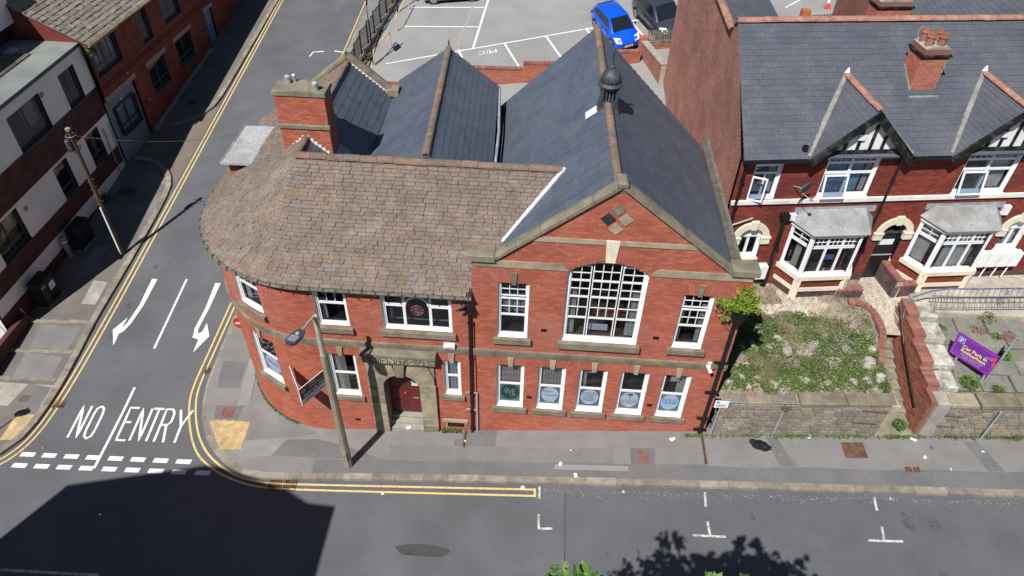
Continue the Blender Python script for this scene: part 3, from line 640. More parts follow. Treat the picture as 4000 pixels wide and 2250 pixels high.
def courses(z0, z1, h=.075): 
    n = int(round((z1-z0)/h)); return [(z0+k*h, z0+(k+1)*h) for k in range(n)]
def free_intervals(lo, hi, blocks):
    out = [(lo, hi)]
    for (a, b) in blocks:
        nxt = []
        for (p, q) in out:
            if b <= p or a >= q: nxt.append((p, q))
            else:
                if a > p: nxt.append((p, a))
                if b < q: nxt.append((b, q))
        out = nxt
    return [(p, q) for p, q in out if q-p > .015]
BR = MB().add([(-.5, 0, -.5), (.5, 0, -.5), (.5, 0, .5), (-.5, 0, .5), (-.5, 1, -.5), (.5, 1, -.5), (.5, 1, .5), (-.5, 1, .5)], [(0, 1, 2, 3), (0, 4, 5, 1), (1, 5, 6, 2), (2, 6, 7, 3), (3, 7, 4, 0)])
BRT = [(BR.v, BR.f)]
def brick_wall(parent, name, lo, hi, z0, z1, openings, mort, bm, place=None, ch=.075, bl=.225, proud=.007, limit=300, step=.45, bricks=True, gap=.009, zbot=None):
    """real brick courses on a wall. lo/hi: functions of z (or numbers); openings: (s0,s1,z0,z1) or f(z)->(s0,s1)/None.
    place(s,z,depth)->Matrix with local X along the wall, -Y outwards"""
    place = place or (lambda s, z: T(s, 0, z))
    b = MB(); xf = []; row = 0
    for (za, zb) in courses(z0, z1, ch):
        zm = (za+zb)/2; l = lo(zm) if callable(lo) else lo; h = hi(zm) if callable(hi) else hi
        if h-l < .05: continue
        bl_ = []
        for op in openings:
            if callable(op):
                r = op(zm)
                if r: bl_.append(r)
            elif op[2] < zm < op[3]: bl_.append(op[:2])
        if zbot is not None: pass
        for (p, q) in free_intervals(l, h, bl_):
            n = max(1, int(math.ceil((q-p)/step)))
            for k in range(n):
                a, c = lerp(p, q, k/n), lerp(p, q, (k+1)/n); Ma, Mc = place(a, 0), place(c, 0)
                A0, A1, C0_, C1 = Ma @ Vector((0, 0, za)), Ma @ Vector((0, 0, zb)), Mc @ Vector((0, 0, za)), Mc @ Vector((0, 0, zb))
                b.add([A0, C0_, C1, A1], [(0, 1, 2, 3)])
            if not bricks: continue
            s = math.floor(p/bl)*bl+(bl/2 if row % 2 else 0)-bl
            while s < q:
                u, v = max(s, p), min(s+bl, q)
                if v-u > .03:
                    c = (u+v)/2; m = place(c, 0) @ T(0, -proud+random.uniform(-.002, .002), zm) @ SC(v-u-gap, proud+.003, ch-gap)
                    xf.append((0, m))
                s += bl
        row += 1
    o = b.build(name, mort, parent)
    if bricks: pieces(o, 'brick', bm, BRT, xf, limit, stuff='brickwork', pw=parent.matrix_basis)
    return o

def tile_roof(parent, name, E, Tp, exposure, width, m, under, thick=.018, limit=300, vary=.0, pname='slate', lift=.0, rows=None, flip=1, temps=None, skip=None, stagger=True, gap=.005):
    """E, Tp: matching lists of points along the eave and along the top; tiles laid in real overlapping rows"""
    E = [Vector(p) for p in E]; Tp = [Vector(p) for p in Tp]
    if len(E) == 2: E = [E[0].lerp(E[1], i/8) for i in range(9)]; Tp = [Tp[0].lerp(Tp[1], i/8) for i in range(9)]
    b = MB(); dn = Vector((0, 0, -.035)); b.grid([[tuple(e.lerp(t_, k/6)+dn) for e, t_ in zip(E, Tp)] for k in range(7)])
    o = b.build(name, under, parent, smooth=False)
    slope = max((t-e).length for e, t in zip(E, Tp)); nr = rows or max(1, int(round(slope/exposure)))
    if temps is None:
        temps = []
        for k in range(5 if vary else 1):
            j = lambda a: random.uniform(-a, a)*(1 if vary else 0)
            v = [(-.5, 0, 0), (.5, 0, 0), (.5+j(.01), 1, 0), (-.5+j(.01), 1, 0), (-.5+j(.03), -.02+j(.06), 1), (.5+j(.03), -.02+j(.06), 1), (.5+j(.02), 1, .25), (-.5+j(.02), 1, .25)]
            if vary:
                # uneven lower edge with knocked corners
                v = [(-.5+j(.03), j(.05), 0), (.5+j(.03), j(.05), 0), (.5, 1, 0), (-.5, 1, 0), (-.5+j(.04)+.05, j(.05), 1), (.5+j(.04)-.05, j(.05), 1), (.5, 1, .3), (-.5, 1, .3), (-.5+j(.02), .16+j(.06), 1), (.5+j(.02), .16+j(.06), 1)]
                f = [(0, 1, 5, 4), (4, 5, 9, 8), (8, 9, 6, 7), (1, 2, 6, 9, 5), (3, 0, 4, 8, 7)]
            else: f = [(0, 1, 5, 4), (4, 5, 6, 7), (1, 2, 6, 5), (3, 0, 4, 7)]
            temps.append((v, f))
    xf = []
    for r in range(nr):
        t = r/nr; t2 = min(1.0, (r+1.15)/nr)
        P = [e.lerp(q, t) for e, q in zip(E, Tp)]; Q = [e.lerp(q, t2) for e, q in zip(E, Tp)]
        D = [0]
        for a, c in zip(P, P[1:]): D.append(D[-1]+(c-a).length)
        if D[-1] < .05: continue
        def at(L_, s):
            for i in range(len(D)-1):
                if s <= D[i+1] or i == len(D)-2: return L_[i].lerp(L_[i+1], (s-D[i])/(D[i+1]-D[i]+1e-9))
        s = -(width*.5 if (r % 2 and stagger) else 0)-(random.uniform(0, width) if vary else 0)
        while s < D[-1]:
            w = width*(random.uniform(.78, 1.22) if vary else 1); u, v = max(s, 0), min(s+w, D[-1]); s += w
            if v-u < .04: continue
            a, c = at(P, u), at(P, v); mid = (a+c)/2; q = (at(Q, u)+at(Q, v))/2
            X = (c-a); L = X.length; X = X.normalized()
            up = q-mid; up = up-X*up.dot(X); ul = up.length
            if ul < .02: continue
            Yv = up/ul; Z = X.cross(Yv)
            if Z.z < 0: Z = -Z; X = -X
            if skip and skip(mid): continue
            jz = random.uniform(0, .014) if vary else random.uniform(0, .003)
            rot = random.gauss(0, vary*.02) if vary else 0
            Xr = X*math.cos(rot)+Yv*math.sin(rot); Yr = Yv*math.cos(rot)-X*math.sin(rot)
            m4_ = frame(mid+Z*(.004+lift+jz), Xr*(L-(.012 if vary else gap)), Yr*ul, Z*thick*(random.uniform(.8, 1.3) if vary else 1))
            xf.append((random.randrange(len(temps)), m4_))
    pieces(o, pname, m, temps, xf, limit, stuff='slate_field' if pname == 'slate' else 'tile_field', pw=parent.matrix_basis)
    return o
def ridge_tiles(parent, a, b, m, r=.13, l=.42, name='ridge_tile', flatten=.75, sub=None, limit=300):
    a, b = Vector(a), Vector(b); n = max(1, int((b-a).length/l)); X = (b-a).normalized(); Y = Vector((0, 0, 1)).cross(X).normalized(); Z = X.cross(Y)
    tb = MB(); k = 6; rows = []
    for x in (-.5, .5):
        rows.append([(x, math.cos(PI*i/k), math.sin(PI*i/k)*flatten) for i in range(k+1)])
    tb.grid([rows[0], rows[1]]); tb.add([(x, math.cos(PI*i/k)*.8, math.sin(PI*i/k)*flatten*.8) for x in (-.5,) for i in range(k+1)]+rows[0], [(i, i+1, k+2+i, k+1+i) for i in range(k)])
    xf = []
    for i in range(n):
        c = a.lerp(b, (i+.5)/n); L = (b-a).length/n
        xf.append((0, frame(c+Z*random.uniform(-.008, .012), X*(L-.012), Y*r*random.uniform(.96, 1.04), Z*r)))
    pieces(parent, name, m, [(tb.v, tb.f)], xf, limit, smooth=False)
def stone_run(parent, name, pts, w, h, m, l=.9, joint=.008, up=(0, 0, 1), off=(0, 0)):
    """a line of dressed stones following pts; cross-section w (along Y-side) x h"""
    xf = []; tb = MB().cbox(-.5, .5, -.5, .5, 0, 1, .03)
    P = [Vector(p) for p in pts]
    for a, b in zip(P, P[1:]):
        n = max(1, int(round((b-a).length/l))); X = (b-a).normalized()
        Y = Vector(up).cross(X).normalized(); Z = X.cross(Y)
        for i in range(n):
            c = a.lerp(b, (i+.5)/n); L = (b-a).length/n
            xf.append((0, frame(c+Y*off[0]+Z*off[1], X*(L-joint), Y*w, Z*h)))
    pieces(parent, name, m, [(tb.v, tb.f)], xf)
def pipe(parent, name, pts, r, m, brackets=(), bm=None):
    b = MB(); b.tube(pts, r, 8)
    for p in brackets: b.lathe([(r*1.5, -.04), (r*1.5, .04)], 8, T(*p))
    return b.build(name, m, parent, smooth=False)
# ================================================================== THE CLUB BUILDING
club = thing('club_building', 'red brick corner club with curved corner, stone slate roof and slate hall gable', 'building')
HALL_W = 8.1
def big_top(x):  # arched head of the great window
    return 8.26-1.94+math.sqrt(1.94**2-(x-3.97)**2) if abs(x-3.97) <= 1.17 else 0
def big_block(z):
    if not 4.98 < z < 8.26: return None
    if z < 7.75: return (2.8, 5.14)
    xs = [2.8+i*.02 for i in range(118) if big_top(2.8+i*.02) > z]
    return (xs[0], xs[-1]) if xs else None
LOWW = [(.76, 1.68), (2.14, 3.05), (3.49, 4.42), (4.86, 5.78), (6.24, 7.15)]
ops = [(a, b, 1.5, 3.66) for a, b in LOWW]+[(.77, 1.71, 4.96, 7.26), (6.24, 7.16, 4.96, 7.22), big_block]
def glo(z): return 0.0 if z < 8.1 else .74+(z-8.1)*1.2
def ghi(z): return HALL_W if z < 8.1 else 7.36-(z-8.1)*1.26
hall_wall = brick_wall(club, 'gable_wall', glo, ghi, -.45, 10.95, ops, M_MORTAR, M_BRICK)
# side and rear walls of the hall (plain backing)
b = MB(); b.box(HALL_W-.12, HALL_W, .3, 8.8, -.4, 7.05).box(0.02, .12, .3, 10.9, -.4, 7.0)
b.add([(0, 10.85, -.4), (3.6, 10.85, -.4), (7.85, 8.8, -.4), (7.85, 8.8, 7.05), (3.6, 10.85, 10.5), (0, 10.85, 7.0)], [(0, 1, 4, 5), (1, 2, 3, 4)]); b.build('rear_wall', M_GBRICK, club)
# --- stone dressings of the gable
def band(name, x0, x1, z0, z1, l=1.2, proud=.035, m=M_STONE, cut0=0, cut1=0):
    n = max(1, int(round((x1-x0)/l)))
    for i in range(n):
        a, c = lerp(x0, x1, i/n), lerp(x0, x1, (i+1)/n); b = MB()
        poly = [(a+(cut0 if i == 0 else 0), z0) if False else (a, z0), (c+(cut1 if i == n-1 else 0), z0), (c, z1), (a+0, z1)]
        if i == 0 and cut0: poly[0] = (a-cut0, z0)
        poly = [(p[0]+(.003 if k in (0, 3) else -.003), p[1]) for k, p in enumerate(poly)]
        b.prism(poly, -proud, .05, 'y'); b.build(name, m, club)
band('stone_band', .04, 2.6, 7.87, 8.12, 1.3, cut1=.2); band('stone_band', 5.34, 8.06, 7.86, 8.11, 1.3, cut0=.2)
band('stone_band', 1.72, 3.78, 8.9, 9.06, 1.1); band('stone_band', 4.17, 6.3, 8.9, 9.06, 1.1)
for i in range(8): # moulded string course, two steps
    a, c = lerp(.0, 8.14, i/8)+.003, lerp(.0, 8.14, (i+1)/8)-.003
    MB().box(a, c, -.09, .05, 4.24, 4.38).box(a, c, -.06, .05, 4.14, 4.24).box(a, c, -.04, .05, 4.07, 4.14).build('string_course_stone', M_STONED, club)
# cream keystone bricks above the great window
for k in range(9):
    z0 = 8.27+k*.088; wv = lerp(.28, .39, k/8); off = .1 if k % 2 else 0
    for (a, c) in ((-wv/2, -wv/2+wv*(.38 if k % 2 else .62)), (-wv/2+wv*(.38 if k % 2 else .62), wv/2)):
        MB().box(3.97+a+.003, 3.97+c-.003, -.045, .03, z0, z0+.083).build('cream_brick', M_CREAM, club)
# four diamond stones
for (x, z, m_) in ((3.98, 10.11, M_STONED), (3.74, 9.79, M_BLACK), (4.22, 9.79, M_STONE), (3.98, 9.47, M_STONE)):
    MB().box(-.148, .148, -.03, .05, -.148, .148, T(x, 0, z) @ RY(PI/4)).build('diamond_stone', mat('dark_slab', (.03, .032, .04), .6, var=.3) if m_ is M_BLACK else m_, club)
def voussoirs(x0, x1, z, h=.42, key=True, place=None, key_m=M_STONE, par=None):
    """gauged brick flat arch with a stone keystone"""
    place = place or (lambda s, zz: T(s, 0, zz)); cx = (x0+x1)/2; n = 14; xf = []
    for i in range(n):
        u = (i+.5)/n*2-1
        if key and abs(u) < .16: continue
        xx = cx+u*(x1-x0)/2*1.12; sp = u*.24
        m = place(xx+sp*.45, 0) @ T(0, -.011, z+h/2) @ Matrix.Shear('XZ', 4, (0, 0)) @ RY(math.atan2(sp, h)*.9) @ SC((x1-x0)*1.12/n-.008, .012, h-.01)
        xf.append((0, m))
    pieces(par or hall_wall, 'arch_brick', M_BRICK, BRT, xf, pw=club.matrix_basis)
    if key:
        m = place(cx, 0)
        MB().prism([(-.065, z-.03), (.065, z-.03), (.105, z+h), (-.105, z+h)], -.06, .05, 'y').build('keystone', key_m, club, M=m)
for a, c in LOWW: voussoirs(a, c, 3.66, .4)
voussoirs(.77, 1.71, 7.26, .42, key_m=M_STONED); voussoirs(6.24, 7.16, 7.22, .42, key_m=M_STONED)
# --- gable windows
SASH2 = [(0, 0, 1, .5, 1, 1), (0, .5, 1, 1, 1, 1)]
M_POST = flat('poster_white', (.78, .8, .82), .5)
def poster(win, w, h, ring, face, lines, tc, y=.058, half=.5, green=False):
    """round window sticker on the lower sash with its lettering"""
    cx = w/2; cz = .07+(h-.14)*.25+.02; rx = (w-.24)/2; rz_ = (h*half-.2)/2*1.0
    def disc(k, yy, m, nm):
        vs = [(cx, yy, cz)]+[(cx+rx*k*math.cos(2*PI*i/32), yy, cz+rz_*k*math.sin(2*PI*i/32)) for i in range(32)]
        MB().add(vs, [(0, 1+i, 1+(i+1) % 32) for i in range(32)]).build(nm, m, win)
    MB().add([(cx-rx, y+.004, cz-rz_), (cx+rx, y+.004, cz-rz_), (cx+rx, y+.004, cz+rz_), (cx-rx, y+.004, cz+rz_)], [(0, 1, 2, 3)]).build('window_sheet', flat('frosted', (.6, .64, .64) if not green else (.16, .3, .26), .6), win)
    disc(.99, y+.002, ring, 'sticker_ring'); disc(.9, y, face, 'sticker')
    for (body, tx, tz, tw, th, tm) in lines: text('lettering', body, T(cx+tx*rx, y-.003, cz+tz*rz_) @ FACE, tw*rx*2, th*rz_*2, tm or tc, win, .001)
C_BLUE = flat('sticker_blue', (.06, .25, .55)); C_NAVY = flat('sticker_navy', (.05, .06, .2)); C_RED = flat('sticker_red', (.6, .12, .18)); C_GREEN = flat('sticker_green', (.07, .25, .18)); C_DKGREEN = flat('sticker_dark_green', (.02, .06, .06)); C_GREY = flat('ink_grey', (.12, .14, .17)); C_PALE = flat('sticker_pale', (.8, .86, .9)); C_LBLUE = flat('sticker_light_blue', (.1, .42, .75))
LW_IN = [[('blind', 0, 1, .5, 1, M_BLIND)], [('blind', 0, 1, .5, 1, M_BLIND)], [('curtain', 0, .3, .45, 1, M_CURT), ('sheet', .3, .7, .86, .98, M_CURT)], [], [('curtain', .65, 1, .4, 1, M_CURT), ('sheet', .3, .68, .78, .94, M_CURT)]]
for i, (a, c) in enumerate(LOWW):
    w = window(club, a, 1.51, c-a, 2.15, SASH2, sill=(.14, .24, .1), inside=LW_IN[i], glass=M_GLASS, y=.1)
    if i == 0: poster(w, c-a, 2.15, C_GREEN, C_DKGREEN, [('THE', -.35, .38, .2, .12, None), ('WE', -.05, .05, .55, .3, None), ('HUB', .3, -.38, .22, .13, None)], flat('mint', (.3, .65, .5)), green=True)
    if i == 1: poster(w, c-a, 2.15, C_NAVY, C_PALE, [('Academic', -.2, .4, .5, .12, None), ('Employability', .2, -.1, .65, .14, None)], C_BLUE); MB().box(.3, .62, .0545, .0565, .2, .38).build('notice', flat('notice_white', (.75, .78, .76)), w)
    if i == 2: poster(w, c-a, 2.15, C_NAVY, C_PALE, [('Personalised Pathways', 0, .5, .8, .1, None), ('Academic Qualifications', 0, .28, .85, .1, None), ('Life Skills', 0, .05, .4, .1, None), ('Careers Guidance', 0, -.18, .65, .1, None), ('Work Experience', 0, -.42, .6, .11, None)], C_NAVY)
    if i == 3:
        poster(w, c-a, 2.15, C_RED, C_PALE, [('Post 16 Provision', 0, -.12, .8, .13, None), ('Part of Abbey School', 0, -.4, .78, .1, None)], C_GREY)
        tr = MB(); [tr.lathe([(.02, 0), (.05, .03), (.03, .07)], 8, T(.46+dx, .055, 1.0-.28+dz) @ SC(1, .02, 1)) for dx, dz in ((-.06, .1), (0, .13), (.07, .1), (.03, .06))]; tr.box(.455, .475, .0545, .0565, .62, .82); tr.build('tree_emblem', C_GREY, w)
    if i == 4: poster(w, c-a, 2.15, C_LBLUE, C_PALE, [('nexus', 0, .12, .75, .3, None), ('MULTI ACADEMY TRUST', .15, -.18, .6, .07, None)], C_LBLUE)
window(club, .77, 4.97, .94, 2.29, [(0, 0, 1, .38, 1, 1), (0, .38, 1, .7, 3, 2), (0, .74, 1, 1, 3, 2)], sill=(.13, .22, .12), inside=[('curtain', 0, 1, .38, .72, flat('lace', (.28, .3, .3)))], glass=M_GLASS, sash=.035)
window(club, 6.24, 4.97, .92, 2.25, [(0, 0, 1, .38, 1, 1), (0, .38, 1, .7, 3, 2), (0, .74, 1, 1, 3, 2)], sill=(.13, .22, .12), inside=[('curtain', 0, .2, .0, .75, M_CURT), ('curtain', .8, 1, 0, .75, M_CURT)], glass=M_GLASS, sash=.035)
bigw = window(club, 2.8, 4.98, 2.34, 3.28, [(0, 0, .28, .27, 1, 1), (.30, 0, .68, .27, 1, 1), (.70, 0, 1, .27, 1, 1), (0, .27, .28, .55, 2, 2), (.30, .27, .68, .55, 3, 2), (.70, .27, 1, .55, 2, 2),
    (0, .55, .28, .76, 2, 2), (.30, .55, .68, .76, 3, 2), (.70, .55, 1, .76, 2, 2), (0, .76, .28, .95, 2, 2), (.30, .76, .68, .995, 3, 2), (.70, .76, 1, .95, 2, 2)], sill=(.12, .26, .14), fw=.1, arch=.4, sash=.03, bar=.026,
    back=1.3, back_m=M_ROOMB, inside=[('curtain', .0, .12, .0, .6, M_CURT), ('curtain', .86, 1, 0, .6, M_CURT), ('board', .42, .95, .17, .3, mat('bar_wood', (.25, .08, .03), .5)), ('board', .3, .62, .02, .1, flat('paper_pile', (.5, .55, .65)))])
# --- vents, iron bits
for (x, z) in ((2.23, 5.38), (5.71, 5.35), (1.89, 2.09), (6.0, 2.08), (-4.27, .21)):
    b = MB().box(x-.09, x+.09, -.02, .02, z-.06, z+.06)
    for k in range(3): b.box(x-.08, x+.08, -.026, -.018, z-.045+.035*k, z-.03+.035*k)
    b.build('air_brick', M_BLACK, club)
# --- gable copings and kneelers
def coping(a, c, n, y0=-.09, y1=.3, h=.14):
    a, c = Vector(a), Vector(c); X = (c-a).normalized(); Y = Vector((0, 1, 0)); Z = X.cross(Y)
    if Z.z < 0: Z = -Z
    for i in range(n):
        p = a.lerp(c, (i+.5)/n); L = (c-a).length/n-.012
        b = MB(); b.prism([(-y0*-1, 0), (y1, 0), (y1, h*.75), ((y0+y1)/2+.02, h), (y0, h*.7)], -L/2, L/2, 'x')
        b.build('coping_stone', M_STONED, club, M=frame(p, X, Y, Z))
coping((.66, 0, 8.12), (4.0, 0, 10.82), 5); coping((7.44, 0, 8.12), (4.0, 0, 10.82), 5)
MB().prism([(3.72, 10.66), (4.28, 10.66), (4.0, 10.94)], -.03, .05, 'y').build('apex_stone', M_STONED, club)
for x0, x1 in ((-.17, .68), (7.42, 8.2)):
    MB().cbox(x0, x1, -.12, .42, 8.1, 8.32, .03).build('kneeler', M_STONED, club)
MB().cbox(3.86, 4.14, -.11, .38, 10.86, 11.03, .06).build('apex_cap', M_STONED, club)
# --- hall roof
RID = 10.62; SLP = .88
he = lambda x: RID-SLP*abs(x-3.95)
tile_roof(club, 'hall_roof_left', [(-.02, .32, he(-.02)), (-.02, 10.95, he(-.02)-.0)], [(3.95, .32, RID), (3.6, 10.95, RID)], .25, .42, M_SLATE, M_SLATEJ, limit=150, stagger=False, gap=.016)
tile_roof(club, 'hall_roof_right', [(8.0, .32, he(8.0)), (7.85, 8.9, he(8.0))], [(3.95, .32, RID), (3.6, 10.95, RID)], .25, .42, M_SLATE, M_SLATEJ, limit=150, stagger=False, gap=.016)
ridge_tiles(club, (3.95, .36, RID+.02), (3.61, 10.95, RID+.02), M_RIDGE, .12, .45)
# parapet gutter strip beside the right slope
b = MB(); b.grid([[(7.95, y, 7.1), (8.06, y, 7.05), (8.12, y, 7.2), (8.22, y, 7.22)] for y in fr(.3, 9.2, 6)]); b.build('valley_gutter', mat('gutter_stone', (.13, .128, .1), .9, var=.3, scale=3, fine=20), club)
# --- cupola ventilator on the ridge
cup = MB().prism([(-.42, 10.32), (.42, 10.32), (.3, 10.75), (-.3, 10.75)], -.3, .3, 'y').build('cupola', M_LEADD, club, loc=(3.82, 5.05, 0)); cup.scale = (.86, .86, 1)
b = MB()
for (x, y) in ((-.26, -.26), (.26, -.26), (.26, .26), (-.26, .26)): b.box(x-.05, x+.05, y-.05, y+.05, 10.75, 11.2)
for k in range(4):
    for s in (-.12, .0, .12): b.box(s-.035, s+.035, -.29, -.23, 10.78, 11.18, RZ(PI/2*k))
b.build('post', M_LEADD, cup)
MB().box(-.2, .2, -.2, .2, 10.7, 11.2).build('core', M_DARK, cup)
MB().lathe([(.24, 11.16), (.44, 11.2), (.46, 11.25), (.36, 11.32)], 20).build('cornice', M_LEADD, cup, smooth=False)
MB().lathe([(.36, 11.3), (.355, 11.42), (.32, 11.54), (.25, 11.65), (.15, 11.72), (.06, 11.76)], 20).build('dome', M_LEADD, cup, smooth=True)
rb = MB()
for k in range(10): rb.tube([(math.cos(k*PI/5)*r, math.sin(k*PI/5)*r, z) for r, z in [(.365, 11.31), (.36, 11.42), (.325, 11.545), (.255, 11.655), (.15, 11.73)]], .013, 5)
rb.build('dome_rib', M_LEADD, cup)
MB().lathe([(.07, 11.74), (.1, 11.79), (.05, 11.84), (.035, 12.0), (.03, 12.2), (.05, 12.24), (.02, 12.29), (.03, 12.33)], 10).build('finial', M_LEADD, cup)
MB().add([(-.78, -.32, 10.12), (-.36, -.32, 10.42), (-.36, .2, 10.42), (-.78, .2, 10.12)], [(0, 1, 2, 3)]).build('lead_flashing', M_LEADW, cup)
MB().add([(.34, -.42, 10.3), (.52, -.5, 10.1), (.56, -.42, 10.12), (.4, -.34, 10.32)], [(0, 1, 2, 3)]).build('lead_flashing', M_LEADW, cup)

# ------------------------------------------------------------------ left wing with the curved corner
RC = 4.12; CC = Vector((-5.2, 4.12))
def LWp(u, off=0):
    """point, turn angle along the left wing wall; u runs left from the hall"""
    if u <= 5.2: return Vector((-u, -off, 0)), 0.0
    a = (u-5.2)/RC
    if a <= PI/2: return Vector((CC.x-(RC+off)*math.sin(a), CC.y-(RC+off)*math.cos(a), 0)), a
    return Vector((CC.x-RC-off, CC.y+(u-5.2-RC*PI/2), 0)), PI/2
def LWm(u, off=0):
    p, a = LWp(u, off); return T(p.x, p.y, 0) @ RZ(-a)
def LWplace(s, z): return LWm(-s)          # s = -u so that local X runs to the right
ua = lambda deg: 5.2+RC*R(deg)
CW = (ua(23), ua(38.3))
lops = [(-4.94, -3.92, 5.0, 6.62), (-2.84, -.65, 5.0, 6.62), (-4.9, -3.95, 1.56, 3.66), (-1.01, -.44, 1.95, 3.67), (-CW[1], -CW[0], 1.52, 3.66), (-CW[1], -CW[0], 5.0, 6.62),
        (-3.62, -1.3, -.5, 3.66), (-1.02, -.35, .14, .42)]
wing_wall = brick_wall(club, 'wing_wall', -ua(90)-.6, 0.0, -1.2, 6.825, lops, M_MORTAR, M_BRICK, place=LWplace, step=.35)
b = MB()
for y0, y1 in ((4.6, 9.9),): b.box(-9.34, -9.2, y0, y1, -1, 6.75)
b.box(-9.3, -5, 9.78, 9.9, 0, 6.4).box(-5.4, 0, 10.9, 11.0, 0, 8.0); b.build('street_wall', M_GBRICK, club)
def ring(name, u0, u1, secs, m, l=1.1):
    """stones that follow the curved wall; secs: list of (off, z0, z1)"""
    n = max(1, int(round((u1-u0)/l)))
    for i in range(n):
        a, c = lerp(u0, u1, i/n)+.003, lerp(u0, u1, (i+1)/n)-.003; b = MB(); k = 5
        for (off, z0, z1) in secs:
            P = []
            for j in range(k+1):
                u = lerp(a, c, j/k); p, _ = LWp(u, off); q, _ = LWp(u, -.05)
                P.append([(q.x, q.y, z0), (p.x, p.y, z0), (p.x, p.y, z1), (q.x, q.y, z1)])
            b.grid(P)
            b.add(P[0], [(0, 1, 2, 3)]); b.add(P[-1], [(3, 2, 1, 0)])
        b.build(name, m, club)
ring('string_course_stone', .04, 12.2, [(.09, 4.24, 4.38), (.06, 4.14, 4.24), (.04, 4.07, 4.14)], M_STONED)
for a, c in ((.44, 1.01),): voussoirs(-c, -a, 3.67, .4, par=wing_wall)
voussoirs(-4.9, -3.95, 3.66, .4, par=wing_wall); voussoirs(-CW[1], -CW[0], 3.66, .4, place=LWplace, par=wing_wall)
PB = [('blind', 0, .3, 0, 1, M_CURT), ('blind', .3, .55, 0, 1, M_BLIND)]
window(club, -4.94, 4.98, 1.02, 1.64, [(0, 0, 1, .56, 1, 1), (0, .56, 1, 1, 3, 1)], sill=(.1, .22, .12), inside=[('curtain', .0, .22, .0, .6, M_CURT)])
window(club, -4.9, 1.57, .95, 2.09, SASH2, sill=(.1, .22, .1), inside=PB, glass=M_GLASS)
window(club, -1.01, 1.96, .57, 1.71, SASH2, sill=(.12, .22, .1), inside=[('blind', 0, 1, 0, 1, flat('frost', (.3, .33, .35)))], glass=M_GLASS)
M_STAIN = glass_mat('leaded_glass', (.5, .56, .6), .09, .05)
st = window(club, -2.84, 4.99, 2.19, 1.63, [(0, 0, .3, .6, 1, 1), (.3, 0, .7, .98, 1, 1), (.7, 0, 1, .6, 1, 1), (0, .62, .3, 1, 1, 1), (.7, .62, 1, 1, 1, 1)], sill=(.12, .22, .12), glass=M_STAIN, inside=[('curtain', .02, .1, .1, .7, M_CURT), ('board', .05, .95, .03, .06, M_WHITE)])
lb = MB()
for i in range(1, 22): lb.box(.1+i*.0915-.004, .1+i*.0915+.004, .044, .047, .1, 1.5)
for i in range(1, 12): lb.box(.1, 2.09, .0435, .0465, .1+i*.118-.004, .1+i*.118+.004)
lb.build('lead_came', M_BLACK, st)
ar = MB(); ar.tube([(1.095+.36*math.cos(t), .035, .98+.36*math.sin(t)) for t in fr(0, PI, 14)], .032, 6); ar.build('arched_bar', M_WHITE, st)
ros = MB()
for k in range(2): ros.tube([(1.095+(.11+.09*k)*math.cos(t), .04, .78+(.11+.09*k)*math.sin(t)) for t in fr(0, 2*PI, 20)], .008, 4)
for k in range(8): ros.tube([(1.095+.11*math.cos(k*PI/4), .04, .78+.11*math.sin(k*PI/4)), (1.095+.2*math.cos(k*PI/4+.25), .04, .78+.2*math.sin(k*PI/4+.25))], .008, 4)
ros.build('rosette', flat('rose_glass', (.3, .1, .16)), st); text('monogram', 'UC', T(1.095, .04, .78) @ FACE, .12, .1, flat('pale_pink', (.5, .3, .33)), st)
for z, h, lights, ins, gl in ((1.53, 2.13, SASH2, [], M_GLASS), (4.98, 1.64, [(0, 0, 1, .56, 1, 1), (0, .56, 1, 1, 3, 1)], [('curtain', 0, .2, 0, 1, M_CURT)], M_GLASS)):
    um = (CW[0]+CW[1])/2; wd = 2*RC*math.sin((CW[1]-CW[0])/2/RC)
    w = window(club, -wd/2, z, wd, h, lights, M=LWm(um, -.035), sill=(.12, .22, .13), y=.07, inside=ins, glass=gl)
    if z < 2: poster(w, wd, h, C_LBLUE, C_PALE, [('nexus', 0, .1, .6, .26, None)], C_LBLUE)
    else:
        s_ = MB(); s_.lathe([(.12, -.01), (.12, .02)], 14, T(wd*.62, .2, .5) @ RX(PI/2)); s_.box(wd*.42, wd*.72, .2, .22, .35, .75); s_.build('fan', flat('fan_grey', (.2, .22, .24)), w)
# --- stone doorway
b = MB().box(-3.62, -1.3, .58, .62, -.5, 3.6).box(-3.62, -3.1, .05, .58, -.4, 3.5).box(-1.86, -1.3, .05, .58, -.4, 3.5).box(-3.12, -1.84, .05, .58, 2.9, 3.5); b.build('porch_lining', M_STONED, club)
def block(x0, x1, z0, z1, y0=-.12, m=None):
    MB().cbox(x0+.004, x1-.004, y0+random.uniform(-.006, .006), .1, z0+.004, z1-.004, .008).build('door_stone', m or (M_STONE if random.random() < .7 else M_STONED), club)
zb = [-.38, .22, .62, .98, 1.36, 1.72, 2.1]
for k in range(6):
    o_ = .12 if k % 2 else 0
    for (x0, x1, sg) in ((-3.62, -3.1, 1), (-1.86, -1.3, -1)):
        if k % 2: xm = (x0+x1)/2; block(x0, xm, zb[k], zb[k+1]); block(xm, x1, zb[k], zb[k+1])
        else: block(x0, x1, zb[k], zb[k+1])
